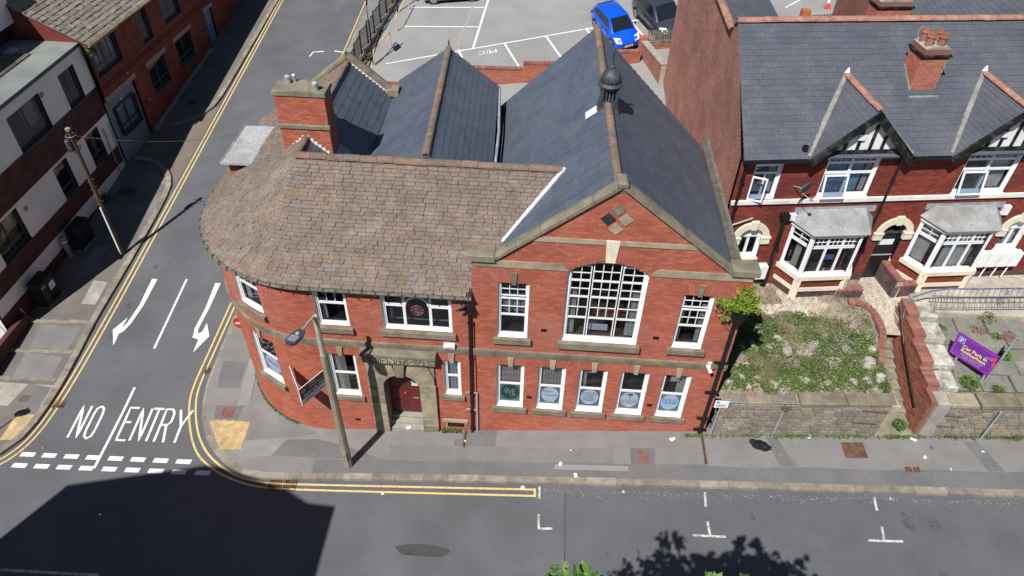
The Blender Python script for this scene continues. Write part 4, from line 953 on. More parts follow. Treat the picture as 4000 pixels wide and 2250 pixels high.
        # jamb return inside
# arch voussoirs
cx, cz0, ri = -2.48, 2.27, .63
nv = 7
for k in range(nv):
    a0, a1 = PI*k/nv, PI*(k+1)/nv
    if k == nv//2:
        MB().prism([(cx-.13, cz0+ri), (cx+.13, cz0+ri), (cx+.2, 3.62), (cx-.2, 3.62)], -.2, .1, 'y').build('keystone', M_STONED, club); continue
    ro = 1.14
    pin = [(cx+ri*math.cos(a), cz0+ri*math.sin(a)*1.0) for a in fr(a0+.01, a1-.01, 3)]
    def outp(a):
        dx, dz = math.cos(a), math.sin(a); t = min(1.14/max(abs(dx), 1e-3), 1.2/max(abs(dz), 1e-3)); return (cx+dx*min(t, 1.5), cz0+dz*min(t, 1.5))
    pout = [outp(a) for a in (a1-.01, a0+.01)]
    MB().prism((pin+pout), -.115-.01*(k % 2), .1, 'y').build('voussoir', M_STONE, club)
block(-3.62, -3.1, 2.1, 2.45); block(-1.86, -1.3, 2.1, 2.45)
MB().box(-3.62, -1.3, -.09, .05, 2.4, 3.6).build('spandrel', M_STONE, club) if False else None
sp = MB(); n_ = 16
for s_ in (-1, 1):
    arc_ = [(cx+s_*1.14*math.cos(t), cz0+1.12*math.sin(t)) for t in fr(0, PI/2, 8)]
    sp.prism([(cx+s_*1.15, 2.3)]+arc_+[(cx+s_*.1, 3.62), (cx+s_*1.15, 3.62)], -.07, .1, 'y')
sp.build('spandrel', M_STONE, club)
lint = MB().cbox(-3.7, -1.2, -.34, .06, 3.98, 4.12, .02).box(-3.66, -1.24, -.28, .06, 3.64, 3.98); lint = lint.build('lintel', M_STONED, club)
text_solid('lettering', 'UNIONIST CLUB.', T(-2.43, -.282, 3.81) @ FACE, 2.1, .2, .035, M_STONE, lint)
# doors and steps
M_DOOR = mat('maroon_door', (.13, .022, .022), .4, var=.15, scale=4)
for k, (x0, x1) in enumerate(((-3.1, -2.48), (-2.475, -1.86))):
    d = MB().box(x0, x1, .5, .55, .22, 2.9).build('door', M_DOOR, club)
    f = MB()
    for z0, z1 in ((.4, .85), (.97, 1.55), (1.67, 2.25)): f.box(x0+.1, x1-.1, .485, .5, z0, z1).box(x0+.13, x1-.13, .478, .486, z0+.03, z1-.03)
    f.build('door_panel', M_DOOR, d)
    if k: MB().box(x0+.2, x0+.42, .474, .5, 1.02, 1.08).build('letter_box', flat('brass', (.4, .3, .1), .3, metal=.7), d); MB().box(x0+.2, x0+.42, .47, .476, 1.72, 1.95).build('notice', flat('notice_green', (.6, .75, .68)), d)
    else: MB().lathe([(.025, 0), (.025, .06)], 8, T(x1-.05, .5, 1.3) @ RX(PI/2)).build('door_knob', flat('brass', (.4, .3, .1)), d)
for k in range(3): MB().cbox(-3.1, -1.86, -.02+.19*k, .62, -.4, -.12+.12*k, .012).build('door_step', M_CONC, club)
# --- street level vent, alarm, wire
MB().cbox(-1.15, -.24, -.05, .04, .44, .6, .01).build('vent_lintel', M_STONE, club)
MB().box(-1.0, -.36, .05, .3, .1, .45).build('vent_recess', M_DARK, club); MB().box(-.37, -.33, -.01, .1, .12, .44).box(-1.03, -.99, -.01, .1, .12, .44).build('vent_jamb', M_STONE, club)
al = MB().cbox(-.94, -.58, -.16, 0, 4.4, 4.56, .02).build('alarm_box', M_WHITE, club); MB().box(-.9, -.62, -.165, -.16, 4.43, 4.47).build('alarm_stripe', flat('alarm_red', (.5, .04, .04)), al)
# --- stone slate roof, wrapping the corner
EO = .2; EZ = 6.78; RZ_ = 9.38; RY_ = 2.9; AX = -5.72
E, Tp = [], []
E.append((-.16, -EO, EZ)); Tp.append((2.54, RY_, RZ_))
for x in fr(-.16, -5.2, 10)[1:]: E.append((x, -EO, EZ)); Tp.append((max(AX, lerp(2.54, AX, (x+.16)/(-5.04))), RY_, RZ_))
for k in range(1, 13):
    a = PI/2*k/12; E.append((CC.x-(RC+EO)*math.sin(a), CC.y-(RC+EO)*math.cos(a), EZ)); Tp.append((AX, RY_+.001*k, RZ_))
for y in fr(4.12, 9.6, 6)[1:]: E.append((CC.x-RC-EO, y, EZ)); Tp.append((AX, lerp(RY_, 9.6, (y-4.12)/5.48), RZ_))
stone_roof = tile_roof(club, 'stone_roof', E, Tp, .152, .31, M_SSLATE, M_SSUB, thick=.042, vary=1.0, pname='stone_tile', limit=300)
ridge_tiles(club, (2.5, RY_, RZ_+.02), (AX-.05, RY_, RZ_+.02), M_RIDGE, .15, .5)
ridge_tiles(club, (AX, RY_+.1, RZ_+.02), (AX, 4.0, RZ_+.02), M_RIDGE, .12, .45); ridge_tiles(club, (AX, 4.9, RZ_+.02), (AX, 9.55, RZ_+.02), M_RIDGE, .12, .45)
# mismatched repair slates and lichen on the stone roof
def on_roof(x, t): return Vector((x, lerp(-EO, RY_, t), lerp(EZ, RZ_, t)))
rn_ = Vector((0, -(RZ_-EZ), RY_+EO)).normalized(); ru_ = Vector((0, RY_+EO, RZ_-EZ)).normalized()
lv = MB()
for k in range(1700):
    a = random.uniform(.55, 1.5); t = random.random()**1.4*.9
    ex, ey = CC.x-(RC+EO)*math.sin(a), CC.y-(RC+EO)*math.cos(a)
    if random.random() < .4: ex, ey = CC.x-RC-EO, random.uniform(4.1, 9)
    ty = RY_ if ey < 4.13 else lerp(RY_, 9.6, (ey-4.12)/5.48)
    p = Vector((lerp(ex, AX, t), lerp(ey, ty, t), lerp(EZ, RZ_, t))); up = Vector((AX-ex, ty-ey, RZ_-EZ)).normalized(); sd_ = up.cross(Vector((0, 0, 1))).normalized(); nn = sd_.cross(up).normalized()
    if nn.z < 0: nn = -nn
    p += nn*.046; r = random.uniform(.008, .026)
    lv.add([p+sd_*r*math.cos(q)*random.uniform(.6, 1.2)+up*r*math.sin(q)*random.uniform(.6, 1.2) for q in fr(0, 2*PI*.83, 5)], [tuple(range(6))])
lo_ = lv.build('lichen_patches', M_LICHEN, stone_roof); lo_['kind'] = 'stuff'
# eaves gutter following the curve
g1 = []
for u in fr(.0, 16, 60):
    p, a = LWp(u, EO+.04); g1.append((p.x, p.y, EZ-.05))
MB().tube(g1, .06, 6).build('gutter', mat('mossy_gutter', (.14, .13, .1), .9, var=.4, scale=8, fine=40), club)
gb = MB()
for u in fr(.1, 12, 30):
    m = LWm(u, EO+.04); gb.box(-.012, .012, -.075, .02, EZ-.12, EZ+.02, m)
gb.build('gutter_bracket', M_LEADD, club)
sf = []
for u in fr(0, 16, 50):
    p, a = LWp(u, EO+.02); q, a = LWp(u, -.02); sf.append([(p.x, p.y, EZ-.06), (q.x, q.y, EZ+.12)])
MB().grid(sf).build('soffit', M_BLACKW, club)
# valley flashing between stone roof and hall
va, vb = Vector((.8, 1.1, 7.92)), Vector((2.56, 2.9, 9.47)); d = (vb-va).normalized(); yv = Vector((-.66, 0, .75)).cross(d).normalized(); zv = d.cross(yv)
b = MB(); b.box(0, (vb-va).length, -.07, .07, -.01, .045)
for k in range(9): b.box(.2+k*.26, .3+k*.26, .05, .09, -.01, .04)
b.build('valley_flashing', M_LEADW, club, M=frame(va, d, yv, zv if zv.z > 0 else -zv))
MB().add([(.5, 4.6, 7.66), (1.75, 3.35, 8.76), (1.8, 3.45, 8.8), (.55, 4.75, 7.7)], [(0, 1, 2, 3)]).build('valley_flashing', M_LEADW, club)
MB().grid([[(x, RY_+.05, RZ_-.02), (x, 5.4, 7.4)] for x in (-5.6, -2, 2.4)]).build('rear_slope', M_SLATE, club)
# --- chimney through the ridge
ch = MB().box(-6.5, -4.92, 4.0, 4.75, 7.4, 9.72).build('chimney', M_MORTAR, club)
xf = []
for (za, zb_) in courses(8.3, 9.72)+courses(9.86, 10.83):
    r_ = int(round(za/.075)) % 2
    for s0 in fr(-6.5+(.1125 if r_ else 0), -4.92, 7)[:-1] if False else [(-6.5-.1125*r_)+.2257*i for i in range(8)]:
        u, v = max(s0, -6.5), min(s0+.2257, -4.92)
        if v-u > .04: xf.append((0, T((u+v)/2, 3.993, (za+zb_)/2) @ SC(v-u-.008, .012, .067)))
    for i in range(4):
        s0 = 4.0-.09*r_+.2*i; u, v = max(s0, 4.0), min(s0+.2, 4.75)
        if v-u > .04: xf.append((0, T(-4.913, (u+v)/2, (za+zb_)/2) @ RZ(PI/2) @ SC(v-u-.008, .012, .067)))
MB().box(-6.5, -4.92, 4.0, 4.75, 9.86, 10.83).build('chimney_shaft', M_MORTAR, ch)
pieces(ch, 'brick', M_BRICK, BRT, xf, 400, pw=club.matrix_basis)
MB().cbox(-6.55, -4.87, 3.95, 4.8, 9.72, 9.86, .03).build('stone_band', M_STONED, ch)
MB().prism([(-6.56, 10.83), (-4.86, 10.83), (-4.88, 10.95), (-5.7, 11.0), (-6.54, 10.95)], 3.96, 4.78, 'y').build('stone_cap', M_STONED, ch)
for x, y, s in ((-6.15, 4.55, 1), (-5.98, 4.65, .7), (-5.2, 4.2, 1)):
    b = MB().lathe([(.085*s, 10.93), (.085*s, 11.13), (.1*s, 11.14), (.1*s, 11.2), (.03, 11.24)], 12, T(x, y, 0))
    for k in range(8): b.box(.08*s, .093*s, -.012, .012, 10.98, 11.1, T(x, y, 0) @ RZ(k*PI/4))
    b.build('flue_cowl', M_STEEL, ch)
fl = MB()
for k in range(6):
    for s in (-1, 1): fl.box(AX+s*(.05+.115*k)-.07, AX+s*(.05+.115*k)+.07, 3.975, 4.0, 9.32-.105*k, 9.47-.105*k)
fl.build('stepped_flashing', M_LEADW, ch)
MB().add([(-4.9, 3.96, 8.75), (-4.55, 3.96, 8.45), (-4.55, 4.8, 8.45), (-4.9, 4.8, 8.75)], [(0, 1, 2, 3)]).build('apron_flashing', M_LEAD, ch)
# --- left wing inner slope, rear parapet gable
tile_roof(club, 'wing_roof', [(-4.12, 3.2, 8.02), (-4.12, 9.6, 8.02)], [(AX, 3.2, RZ_), (AX, 9.6, RZ_)], .25, .42, M_SLATE, M_SLATEJ, limit=80, stagger=False, gap=.016)
pg = MB().prism([(-9.2, 6.4), (-4.05, 6.4), (-4.05, 8.05), (AX, 9.55), (-9.2, 6.7)], 9.6, 9.85, 'y').build('parapet_gable', M_MORTAR, club)
xf = []
for za, zb_ in courses(7.0, 9.5):
    zm = (za+zb_)/2; lo = AX-(9.55-zm)*1.17; hi = AX+(9.55-zm)*1.12; k = 0
    s0 = math.floor(lo/.225)*.225+(.1125 if int(round(za/.075)) % 2 else 0)
    while s0 < hi:
        u, v = max(s0, lo), min(s0+.225, min(hi, -4.1)); s0 += .225
        if v-u > .05: xf.append((0, T((u+v)/2, 9.592, zm) @ SC(v-u-.009, .012, .066)))
pieces(pg, 'brick', M_BRICK, BRT, xf, 300, pw=club.matrix_basis)
def cop2(a, c, n, y0, y1, h=.16):
    a, c = Vector(a), Vector(c); X = (c-a).normalized(); Z = X.cross(Vector((0, 1, 0)))
    if Z.z < 0: Z = -Z
    for i in range(n):
        L = (c-a).length/n-.01; MB().prism([(y0, 0), (y1, 0), (y1, h*.6), ((y0+y1)/2, h), (y0, h*.6)], -L/2, L/2, 'x').build('coping_stone', M_STONED, club, M=frame(a.lerp(c, (i+.5)/n), X, Vector((0, 1, 0)), Z))
cop2((AX-.02, 0, 9.58), (-4.2, 0, 8.26), 2, 9.52, 9.92); cop2((AX+.02, 0, 9.58), (-8.9, 0, 7.0), 3, 9.52, 9.92)
MB().cbox(-4.3, -3.85, 9.45, 9.95, 8.12, 8.4, .03).build('kneeler', M_STONED, club)
sf_ = MB()
for k in range(13):
    f_ = k/12; sf_.box(AX+.1+1.45*f_-.06, AX+.1+1.45*f_+.07, 9.575, 9.6, RZ_-.02-1.25*f_, RZ_+.13-1.25*f_); sf_.box(AX-.1-1.6*f_-.06, AX-.1-1.6*f_+.07, 9.575, 9.6, RZ_-.02-1.3*f_, RZ_+.13-1.3*f_)
sf_.build('stepped_flashing', M_LEADW, pg)
# --- valley gutter and middle roof
b = MB(); b.grid([[(-4.14, y, 8.02), (-3.95-.012*(y-3), y, 7.97), (-3.75+.02*(9-y), y, 8.0)] for y in fr(3.3, 11, 6)]); b.build('valley_gutter', mat('mossy_lead', (.2, .19, .15), .9, var=.3, scale=3, fine=20, stain=(.13, .12, .03), stain_scale=1.0, stain_amt=.8), club)
tile_roof(club, 'middle_roof_left', [(-4.0, 3.0, 8.03), (-4.1, 11.05, 8.03)], [(-1.72, 3.0, 9.5), (-2.05, 11.05, 9.5)], .25, .42, M_SLATE, M_SLATEJ, limit=80, stagger=False, gap=.016)
tile_roof(club, 'middle_roof_right', [(.25, 3.0, 8.0), (-.1, 11.05, 8.0)], [(-1.72, 3.0, 9.5), (-2.05, 11.05, 9.5)], .25, .42, M_SLATE, M_SLATEJ, limit=80, stagger=False, gap=.016)
ridge_tiles(club, (-1.73, 3.1, 9.51), (-2.05, 11.0, 9.51), M_RIDGE, .12, .42)
MB().lathe([(.04, 9.5), (.03, 9.75), (.005, 9.85)], 6, T(-2.05, 11.05, 0)).build('ridge_finial', M_RUST, club)
MB().tube([(.3, 3.3, 7.96), (.2, 7.5, 7.95), (-.05, 11.05, 7.95)], .055, 6).build('gutter', M_LEAD, club)
MB().add([(.2, 3, 7.95), (-.12, 11, 7.95), (-.12, 11, 6.6), (.2, 3, 6.6)], [(0, 1, 2, 3)]).build('gully_wall', M_DKBRICK, club)
MB().prism([(-4.08, 7.2), (-.12, 7.2), (-.12, 8.0), (-2.05, 9.45), (-4.08, 8.0)], 10.9, 11.0, 'y').build('rear_gable', M_GBRICK, club)
# --- lead roofed dormer over the street
dm = MB().box(-9.05, -7.3, 5.0, 7.0, 6.6, 7.7).build('dormer', M_MORTAR, club)
for k in range(9): MB().box(-9.06, -8.86+.08*(k % 2), 4.99, 5.01, 7.0, 7.065, T(0, 0, .075*k)).build('brick', M_BRICK, dm)
MB().box(-8.76, -7.5, 4.975, 5.0, 6.8, 7.68).build('cheek', M_LEADD, dm)
MB().box(-9.2, -7.35, 4.72, 7.25, 7.72, 7.79).build('lead_roof', mat('chalky_lead', (.38, .38, .375), .6, var=.2, scale=2, fine=15, stain=(.27, .22, .17), stain_scale=1.2, stain_amt=.6), dm)
rl = MB()
for y in (4.74, 5.95, 7.23): rl.tube([(-9.2, y, 7.79), (-7.4, y, 7.81)], .03, 6)
rl.tube([(-9.19, 4.72, 7.79), (-9.19, 7.25, 7.79)], .03, 6); rl.build('lead_roll', M_LEAD, dm)
# --- rainwater goods on the front
hp = MB().box(-.2, .02, -.22, -.02, 6.05, 6.25).box(-.24, .06, -.25, 0, 6.22, 6.27); hp.build('hopper', M_BLACK, club)
pipe(club, 'downpipe', [(-.09, -.1, 6.1), (-.09, -.1, .02)], .045, M_BLACK, [(-.09, -.1, z) for z in (5.6, 4.0, 2.2, 1.2, .3)])
pipe(club, 'downpipe_branch', [(-.2, -.25, 6.4), (-.45, -.3, 6.28), (-.1, -.12, 6.2)], .035, M_BLACK)
pipe(club, 'conduit', [(.1, -.06, 2.2), (.1, -.06, .03)], .035, M_STEEL)
pb_ = MB(); pb_.box(-.3, .1, -.06, -.03, 2.13, 2.19).box(-.3, .1, -.06, -.03, 1.22, 1.28); pb_.build('pipe_bracket', M_STEEL, club)
pipe(club, 'downpipe', [(7.9, -.12, 6.4), (7.9, -.12, .85)], .06, M_BLACK, [(7.9, -.12, z) for z in (4.4, 3.0, 1.6, 1.0)])
rb_ = MB()
for z in (4.45, 3.0, 1.62, 1.0): rb_.box(7.68, 8.12, -.1, -.02, z-.035, z+.035)
rb_.build('pipe_bracket', M_BLACK, club)
hp = MB().prism([(7.7, 6.75), (7.62, 6.95), (8.18, 6.95), (8.1, 6.75), (8.02, 6.42), (7.78, 6.42)], -.34, -.02, 'y').build('hopper', M_BLACK, club)
for k in range(4): MB().box(7.66+.14*k, 7.7+.14*k, -.36, -.34, 6.72, 6.97).build('hopper_rib', M_BLACK, hp)
# CCTV
cc = MB().box(7.5, 7.62, -.06, 0, 4.3, 4.42).box(7.54, 7.58, -.2, -.05, 4.34, 4.38).build('camera_bracket', M_WHITE, club)
MB().lathe([(.055, -.14), (.055, .14)], 10, T(7.52, -.26, 4.36) @ RZ(.5) @ RX(PI/2+.5)).build('camera_body', M_WHITE, cc)
# pale wire down the pipe
pipe(club, 'cable', [(.05, -.03, 5.6), (.04, -.03, 4.4), (.09, -.03, 3.2), (.08, -.03, 2.2)], .012, M_BLACK)
pipe(club, 'cable', [(7.6, -.03, 4.3), (7.62, -.06, 4.12), (7.75, -.05, 4.1), (7.8, -.05, 4.3)], .015, M_BLACK)
# ================================================================== THE TERRACE ON THE RIGHT
TA = R(8.2); TO = Vector((8.3, 4.62, 0))
terr = thing('terrace_house', 'dark red brick terrace with two bay windows, timbered dormer gables and slate roof', 'building', TO, TA)
TMI = (T(*TO) @ RZ(TA)).inverted()
def Lc(x, y, z): return TMI @ Vector((x, y, z))
arch_c = [(1.06, 5.86, .42), (6.33, 5.86, .44), (11.0, 5.86, .42)]
def arch_block(cx, cz, r, z0):
    def f(z):
        if z < z0 or z > cz+r: return None
        if z < cz: return (cx-r, cx+r)
        w = math.sqrt(max(0, r*r-(z-cz)**2)); return (cx-w, cx+w)
    return f
tops = [(.52, 1.44, 7.5, 9.1), (2.92, 4.7, 7.52, 9.25), (7.75, 9.62, 7.52, 9.25), (2.55, 5.05, 4.3, 6.95), (7.3, 9.9, 4.3, 6.95),
        arch_block(1.06, 5.86, .42, 4.93), arch_block(6.33, 5.86, .44, 3.1), arch_block(11.0, 5.86, .42, 4.9)]
front = brick_wall(terr, 'front_wall', 0.0, 13.5, 3.0, 9.3, tops, M_TMORTAR, M_TBRICK)
# plinth of blue brick
brick_wall(terr, 'plinth', 0.0, 13.5, 3.0, 3.9, [(2.2, 5.3, 0, 9), (5.85, 6.82, 0, 9), (6.95, 10.1, 0, 9)], M_TMORTAR, M_BLUEBRICK, place=lambda s, z: T(s, -.03, 0), limit=60)
# --- tall side wall
GX = 8.22
def gfront(z): return -(4.62 if z < 9.15 else 4.62+(z-9.15)/.69)
def grear(z): return -21.5 if z < 11.4 else -9.7+(z-11.4)*1.2
side = brick_wall(terr, 'side_wall', grear, gfront, 3.0, 12.0, [], M_GMORTAR, M_GBRICK, place=lambda s, z: TMI @ T(GX, -s, 0) @ RZ(-PI/2), limit=150, gap=.024, ch=.085, bl=.25)
b = MB(); p = [Lc(*q) for q in ((GX, 21.5, 2), (11.0, 21.5, 2), (11.0, 21.5, 10.1), (GX, 21.5, 11.3))]; b.add(p, [(0, 1, 2, 3)]); b.build('rear_wall', M_GBRICK, terr)
# --- roofs
RZT, RDT, EZT, EDT = 12.02, 3.9, 9.2, -.28
tile_roof(terr, 'main_roof', [(-.06, EDT, EZT), (14, EDT, EZT)], [(.38, RDT, RZT), (14, RDT, RZT)], .22, .3, M_TSLATE, M_TSLATE, limit=300)
MB().grid([[(.38, RDT, RZT), (14, RDT, RZT)], [(1.45, 8.2, 9.3), (14, 8.2, 9.3)]]).build('rear_slope', M_TSLATE, terr)
ridge_tiles(terr, (.34, RDT, RZT+.01), (14, RDT, RZT+.01), M_TRIDGE, .15, .45)
def dormer_gable(c, hw=1.76, zap=10.86):
    fd_ = -.33; bd = EDT+(zap-EZT)/((RZT-EZT)/(RDT-EDT))
    for s in (-1, 1):
        tile_roof(terr, 'dormer_slope', [(c+s*hw, fd_, EZT-.02), (c+s*(hw-.03), -.22, EZT+.0)], [(c, fd_, zap), (c, bd+.05, zap)], .22, .3, M_TSLATE, M_TSLATE, limit=60, lift=.012)
        a, e = Vector((c+s*(hw+.02), 0, EZT-.1)), Vector((c, 0, zap+.04)); d = (e-a).normalized(); n = Vector((-d.z, 0, d.x))*(1 if s > 0 else -1)
        if n.z > 0: n = -n
        q = [a, e, e+n*.24, a+n*.22]
        vs = [(v.x, y, v.z) for y in (fd_-.05, fd_+.03) for v in q]
        MB().add(vs, [(0, 1, 2, 3), (7, 6, 5, 4), (0, 4, 5, 1), (3, 2, 6, 7), (0, 3, 7, 4)]).build('bargeboard', M_BLACKW, terr)
        MB().add([(c+s*hw, fd_, EZT-.06), (c, fd_, zap-.04), (c, -.0, zap-.04), (c+s*hw, -.0, EZT-.06)], [(0, 1, 2, 3)]).build('soffit', M_BLACKW, terr)
        # mortared valley
        va_, vb_ = Vector((c+s*hw, -.2, EZT+.07)), Vector((c, bd, zap+.07)); dd = (vb_-va_).normalized(); yy = Vector((0, 0, 1)).cross(dd).normalized()
        MB().box(0, (vb_-va_).length, -.08, .08, -.03, .01).build('valley_mortar', mat('valley_mortar', (.24, .225, .2), .9), terr, M=frame(va_, dd, yy, dd.cross(yy)))
    ridge_tiles(terr, (c, fd_-.02, zap+.02), (c, bd, zap+.02), M_TRIDGE, .12, .45)
    MB().prism([(c-1.3, 9.34), (c+1.3, 9.34), (c, 10.66)], -.14, .0, 'y').build('gable_render', M_WHITE, terr)
    for k in (-.62, -.2, .22, .62):
        tz = 10.62-abs(k)*1.02; MB().box(-.05, .05, -.18, -.135, 9.4, tz-.08, T(c+k, 0, 0)).build('gable_timber', M_BLACKW, terr)
    MB().box(c-1.4, c+1.4, -.2, .0, 9.3, 9.42).build('gable_beam', M_BLACKW, terr)
    MB().box(c-.18-.13, c-.18+.1, -.22, -.14, 9.8, 10.0).build('gable_box', M_WHITE, terr)
    MB().lathe([(.1, 0), (.02, .2)], 8, T(c, bd, zap+.06)).build('ridge_flashing', M_LEADW, terr)
dormer_gable(3.82); dormer_gable(8.62)
for (a, e) in ((-.08, 2.05), (5.6, 6.85), (10.4, 14)): MB().box(a, e, -.36, -.26, 9.1, 9.19).build('gutter', M_BLACK, terr)
[MB().box(a, e, -.27, .0, 9.1, 9.14).build('eaves_board', M_BLACK, terr) for a, e in ((-.05, 2.2), (5.4, 7.0), (10.2, 13.5))]
# roof vent
MB().lathe([(.1, -.02), (.1, .12), (.07, .12), (.07, .02)], 12, T(1.95, -.05, 9.42)).build('soil_vent', M_BLACK, terr)
# --- rear wings
wt = [Lc(GX+.02, y, 11.45) for y in (9.2, 22)]; we = [Lc(GX+2.9, y, 10.15) for y in (9.2, 22)]
tile_roof(terr, 'rear_wing_roof', we, wt, .25, .3, M_TSLATE, M_TSLATE, limit=40)
ridge_tiles(terr, wt[0]+Vector((-.05, 0, .0)), wt[1], M_TRIDGE, .15, .45)
tile_roof(terr, 'far_wing_roof', [(9.7, 4.5, 8.6), (12.4, 20, 10.2)], [(14.2, 4.5, 11.35), (14.0, 20, 11.35)], .25, .3, M_TSLATE, M_TSLATE, limit=40)
ridge_tiles(terr, (14.2, 4.5, 11.4), (14.0, 20, 11.4), M_TRIDGE, .16, .45)
MB().add([(9.8, 4.5, 3), (12.5, 20, 3), (12.5, 20, 10.15), (9.8, 4.5, 8.55)], [(0, 1, 2, 3)]).build('far_wing_wall', M_GBRICK, terr)
def stack(name, s0, s1, d0, d1, z0, z1, pots, bm=M_BRICK, mort=M_GMORTAR):
    c = MB().box(s0, s1, d0, d1, z0, z1).build(name, mort, terr); xf = []
    for za, zb_ in courses(z0, z1, .085):
        r_ = int(round((za-z0)/.085)) % 2
        for (u0, u1, mk) in ((s0, s1, lambda x: T(x, d0-.006, 0)), (d0, d1, lambda x: T(s0-.006, x, 0) @ RZ(-PI/2))):
            x = u0-.12*r_
            while x < u1:
                u, v = max(x, u0), min(x+.24, u1); x += .24
                if v-u > .04: xf.append((0, mk((u+v)/2) @ T(0, 0, (za+zb_)/2) @ SC(v-u-.014, .012, .071)))
    pieces(c, 'brick', bm, BRT, xf, 300, pw=terr.matrix_basis)
    MB().box(s0-.03, s1+.03, d0-.03, d1+.03, z1, z1+.06).box(s0-.07, s1+.07, d0-.07, d1+.07, z1+.06, z1+.12).build('corbel', M_BLACKW, c)
    MB().box(s0, s1, d0, d1, z1+.12, z1+.3).build('stack_head', M_GBRICK, c)
    MB().prism([(s0-.0, z1+.3), (s1+.0, z1+.3), (s1-.15, z1+.38), (s0+.15, z1+.38)], d0, d1, 'y').build('flaunching', M_LICHEN, c)
    for (x, y) in pots: MB().lathe([(.13, z1+.32), (.125, z1+.6), (.15, z1+.62), (.15, z1+.67), (.12, z1+.68), (.12, z1+.74), (.09, z1+.74), (.08, z1+.6)], 12, T(x, y, 0)).build('chimney_pot', mat('clay_pot', (.3, .13, .08), .85, var=.25, scale=5), c)
    return c
c1 = stack('chimney', 5.88, 6.74, 1.68, 2.5, 10.2, 11.62, [(6.05, 1.92), (6.05, 2.28), (6.42, 1.86), (6.5, 2.24)])
MB().box(5.82, 6.8, 1.44, 1.68, 10.36, 10.42, ).build('lead_apron', M_LEAD, c1)
for k in range(8): MB().box(5.85, 5.88, 1.66+.1*k, 1.8+.1*k, 10.45+.068*k, 10.62+.068*k).build('stepped_flashing', M_LEAD, c1)
MB().tube([(5.92, 2.4, 12.0), (5.86, 2.42, 12.25), (5.95, 2.4, 12.4)], .012, 5).build('aerial', M_STEEL, c1)
stack('rear_chimney', 8.1, 9.5, 8.6, 9.4, 8.0, 10.55, [(8.4, 9), (9.1, 9)])
# --- string course, arches, windows
for i in range(14): MB().box(13.4*i/14+.003, 13.4*(i+1)/14-.003, -.09, .02, 7.32, 7.47).build('band_stone', mat('white_stone_paint', (.78, .76, .7), .6, var=.08, scale=3, stain=(.45, .4, .34), stain_scale=2, stain_amt=.35), terr)
U2 = M_UPVC
def bars6(a, b_): return (a, .8, b_, 1, 4, 2)
window(terr, .52, 7.5, .92, 1.6, [(0, .6, 1, .8, 1, 1), (0, .8, 1, 1, 4, 2), (0, 0, .5, .6, 1, 1), (.5, 0, 1, .6, 1, 1)], frame_m=U2, fw=.05, sash=.04, bar=.018, inside=[('curtain', .7, 1, 0, .8, M_CURT), ('sheet', .1, .45, .1, .35, flat('things', (.4, .42, .42)))])
op_ = MB(); op_.box(0, .5, 0, .04, 0, .05).box(0, .5, 0, .04, .87, .92).box(0, .05, 0, .04, .05, .87).box(.45, .5, 0, .04, .05, .87); o_ = op_.build('open_casement', U2, terr, M=T(.5, -.02, 7.5) @ RZ(-.45)); MB().box(.05, .45, .015, .022, .05, .87).build('pane', M_GLASS, o_)
BL = [('curtain', 0, .5, 0, 1, M_CURTB), ('curtain', .5, .85, .0, 1, M_CURTB), ('curtain', .88, 1, 0, 1, M_CURT)]
CR = [('curtain', .5, 1, 0, 1, M_CURT)]
for s0, w_, ins in ((2.92, 1.78, BL), (7.75, 1.87, CR)):
    window(terr, s0, 7.52, w_, 1.73, [(0, .76, .5, 1, 4, 2), (.5, .76, 1, 1, 4, 2), (0, .52, .5, .76, 1, 1), (.5, .52, 1, .76, 1, 1), (.5, 0, 1, .52, 1, 1), (0, 0, .5, .52, 1, 1)], frame_m=U2, fw=.05, sash=.045, bar=.018, inside=ins, sill=(.04, .06, .08), sill_m=U2, y=.05)
    op_ = MB(); hw = w_/2-.06; op_.box(0, hw, -.04, 0, 0, .06).box(0, hw, -.04, 0, .8, .86).box(0, .06, -.04, 0, .06, .8).box(hw-.06, hw, -.04, 0, .06, .8); o_ = op_.build('open_casement', U2, terr, M=T(s0+.06, -.0, 8.4) @ RX(-.22) @ T(0, 0, -.86)); MB().box(.06, hw-.06, -.025, -.018, .06, .8).build('pane', M_GLASS, o_)
def arch_head(cx, cz, r, door=False):
    n = 11
    for k in range(n):
        a0, a1 = PI*k/n, PI*(k+1)/n; pi_ = [(cx+r*math.cos(a), cz+r*math.sin(a)) for a in fr(a0, a1, 2)]; po = [(cx+(r+.24)*math.cos(a), cz+(r+.24)*math.sin(a)) for a in fr(a1, a0, 2)]
        MB().prism(pi_+po, -.08, .05, 'y').build('arch_stone', M_CREAM, terr)
    MB().prism([(cx-.1, cz+r-.04), (cx+.1, cz+r-.04), (cx+.14, cz+r+.3), (cx-.14, cz+r+.3)], -.13, .04, 'y').build('keystone', M_CREAM, terr)
    for s in (-1, 1): MB().box(cx+s*(r+.12)-.16, cx+s*(r+.12)+.16, -.1, .04, cz-.26, cz-.02).box(cx+s*(r+.12)-.18, cx+s*(r+.12)+.18, -.12, .04, cz-.02, cz+.04).build('springer', M_CREAM, terr)
for cx, cz, r in arch_c: arch_head(cx, cz, r)
for cx, ins in ((1.06, []), (11.0, [('curtain', .5, 1, 0, 1, M_CURT)])):
    window(terr, cx-.42, 4.95, .84, .93, [(0, 0, .5, 1, 1, 1), (.5, 0, 1, 1, 1, 1)], frame_m=U2, fw=.06, sash=.05, inside=ins, sill=(.06, .1, .08), sill_m=M_CREAM, y=.08)
    MB().prism([(cx+.41*math.cos(a), 5.87+.41*math.sin(a)) for a in fr(0, PI, 12)], .09, .14, 'y').build('arch_panel', U2, terr)
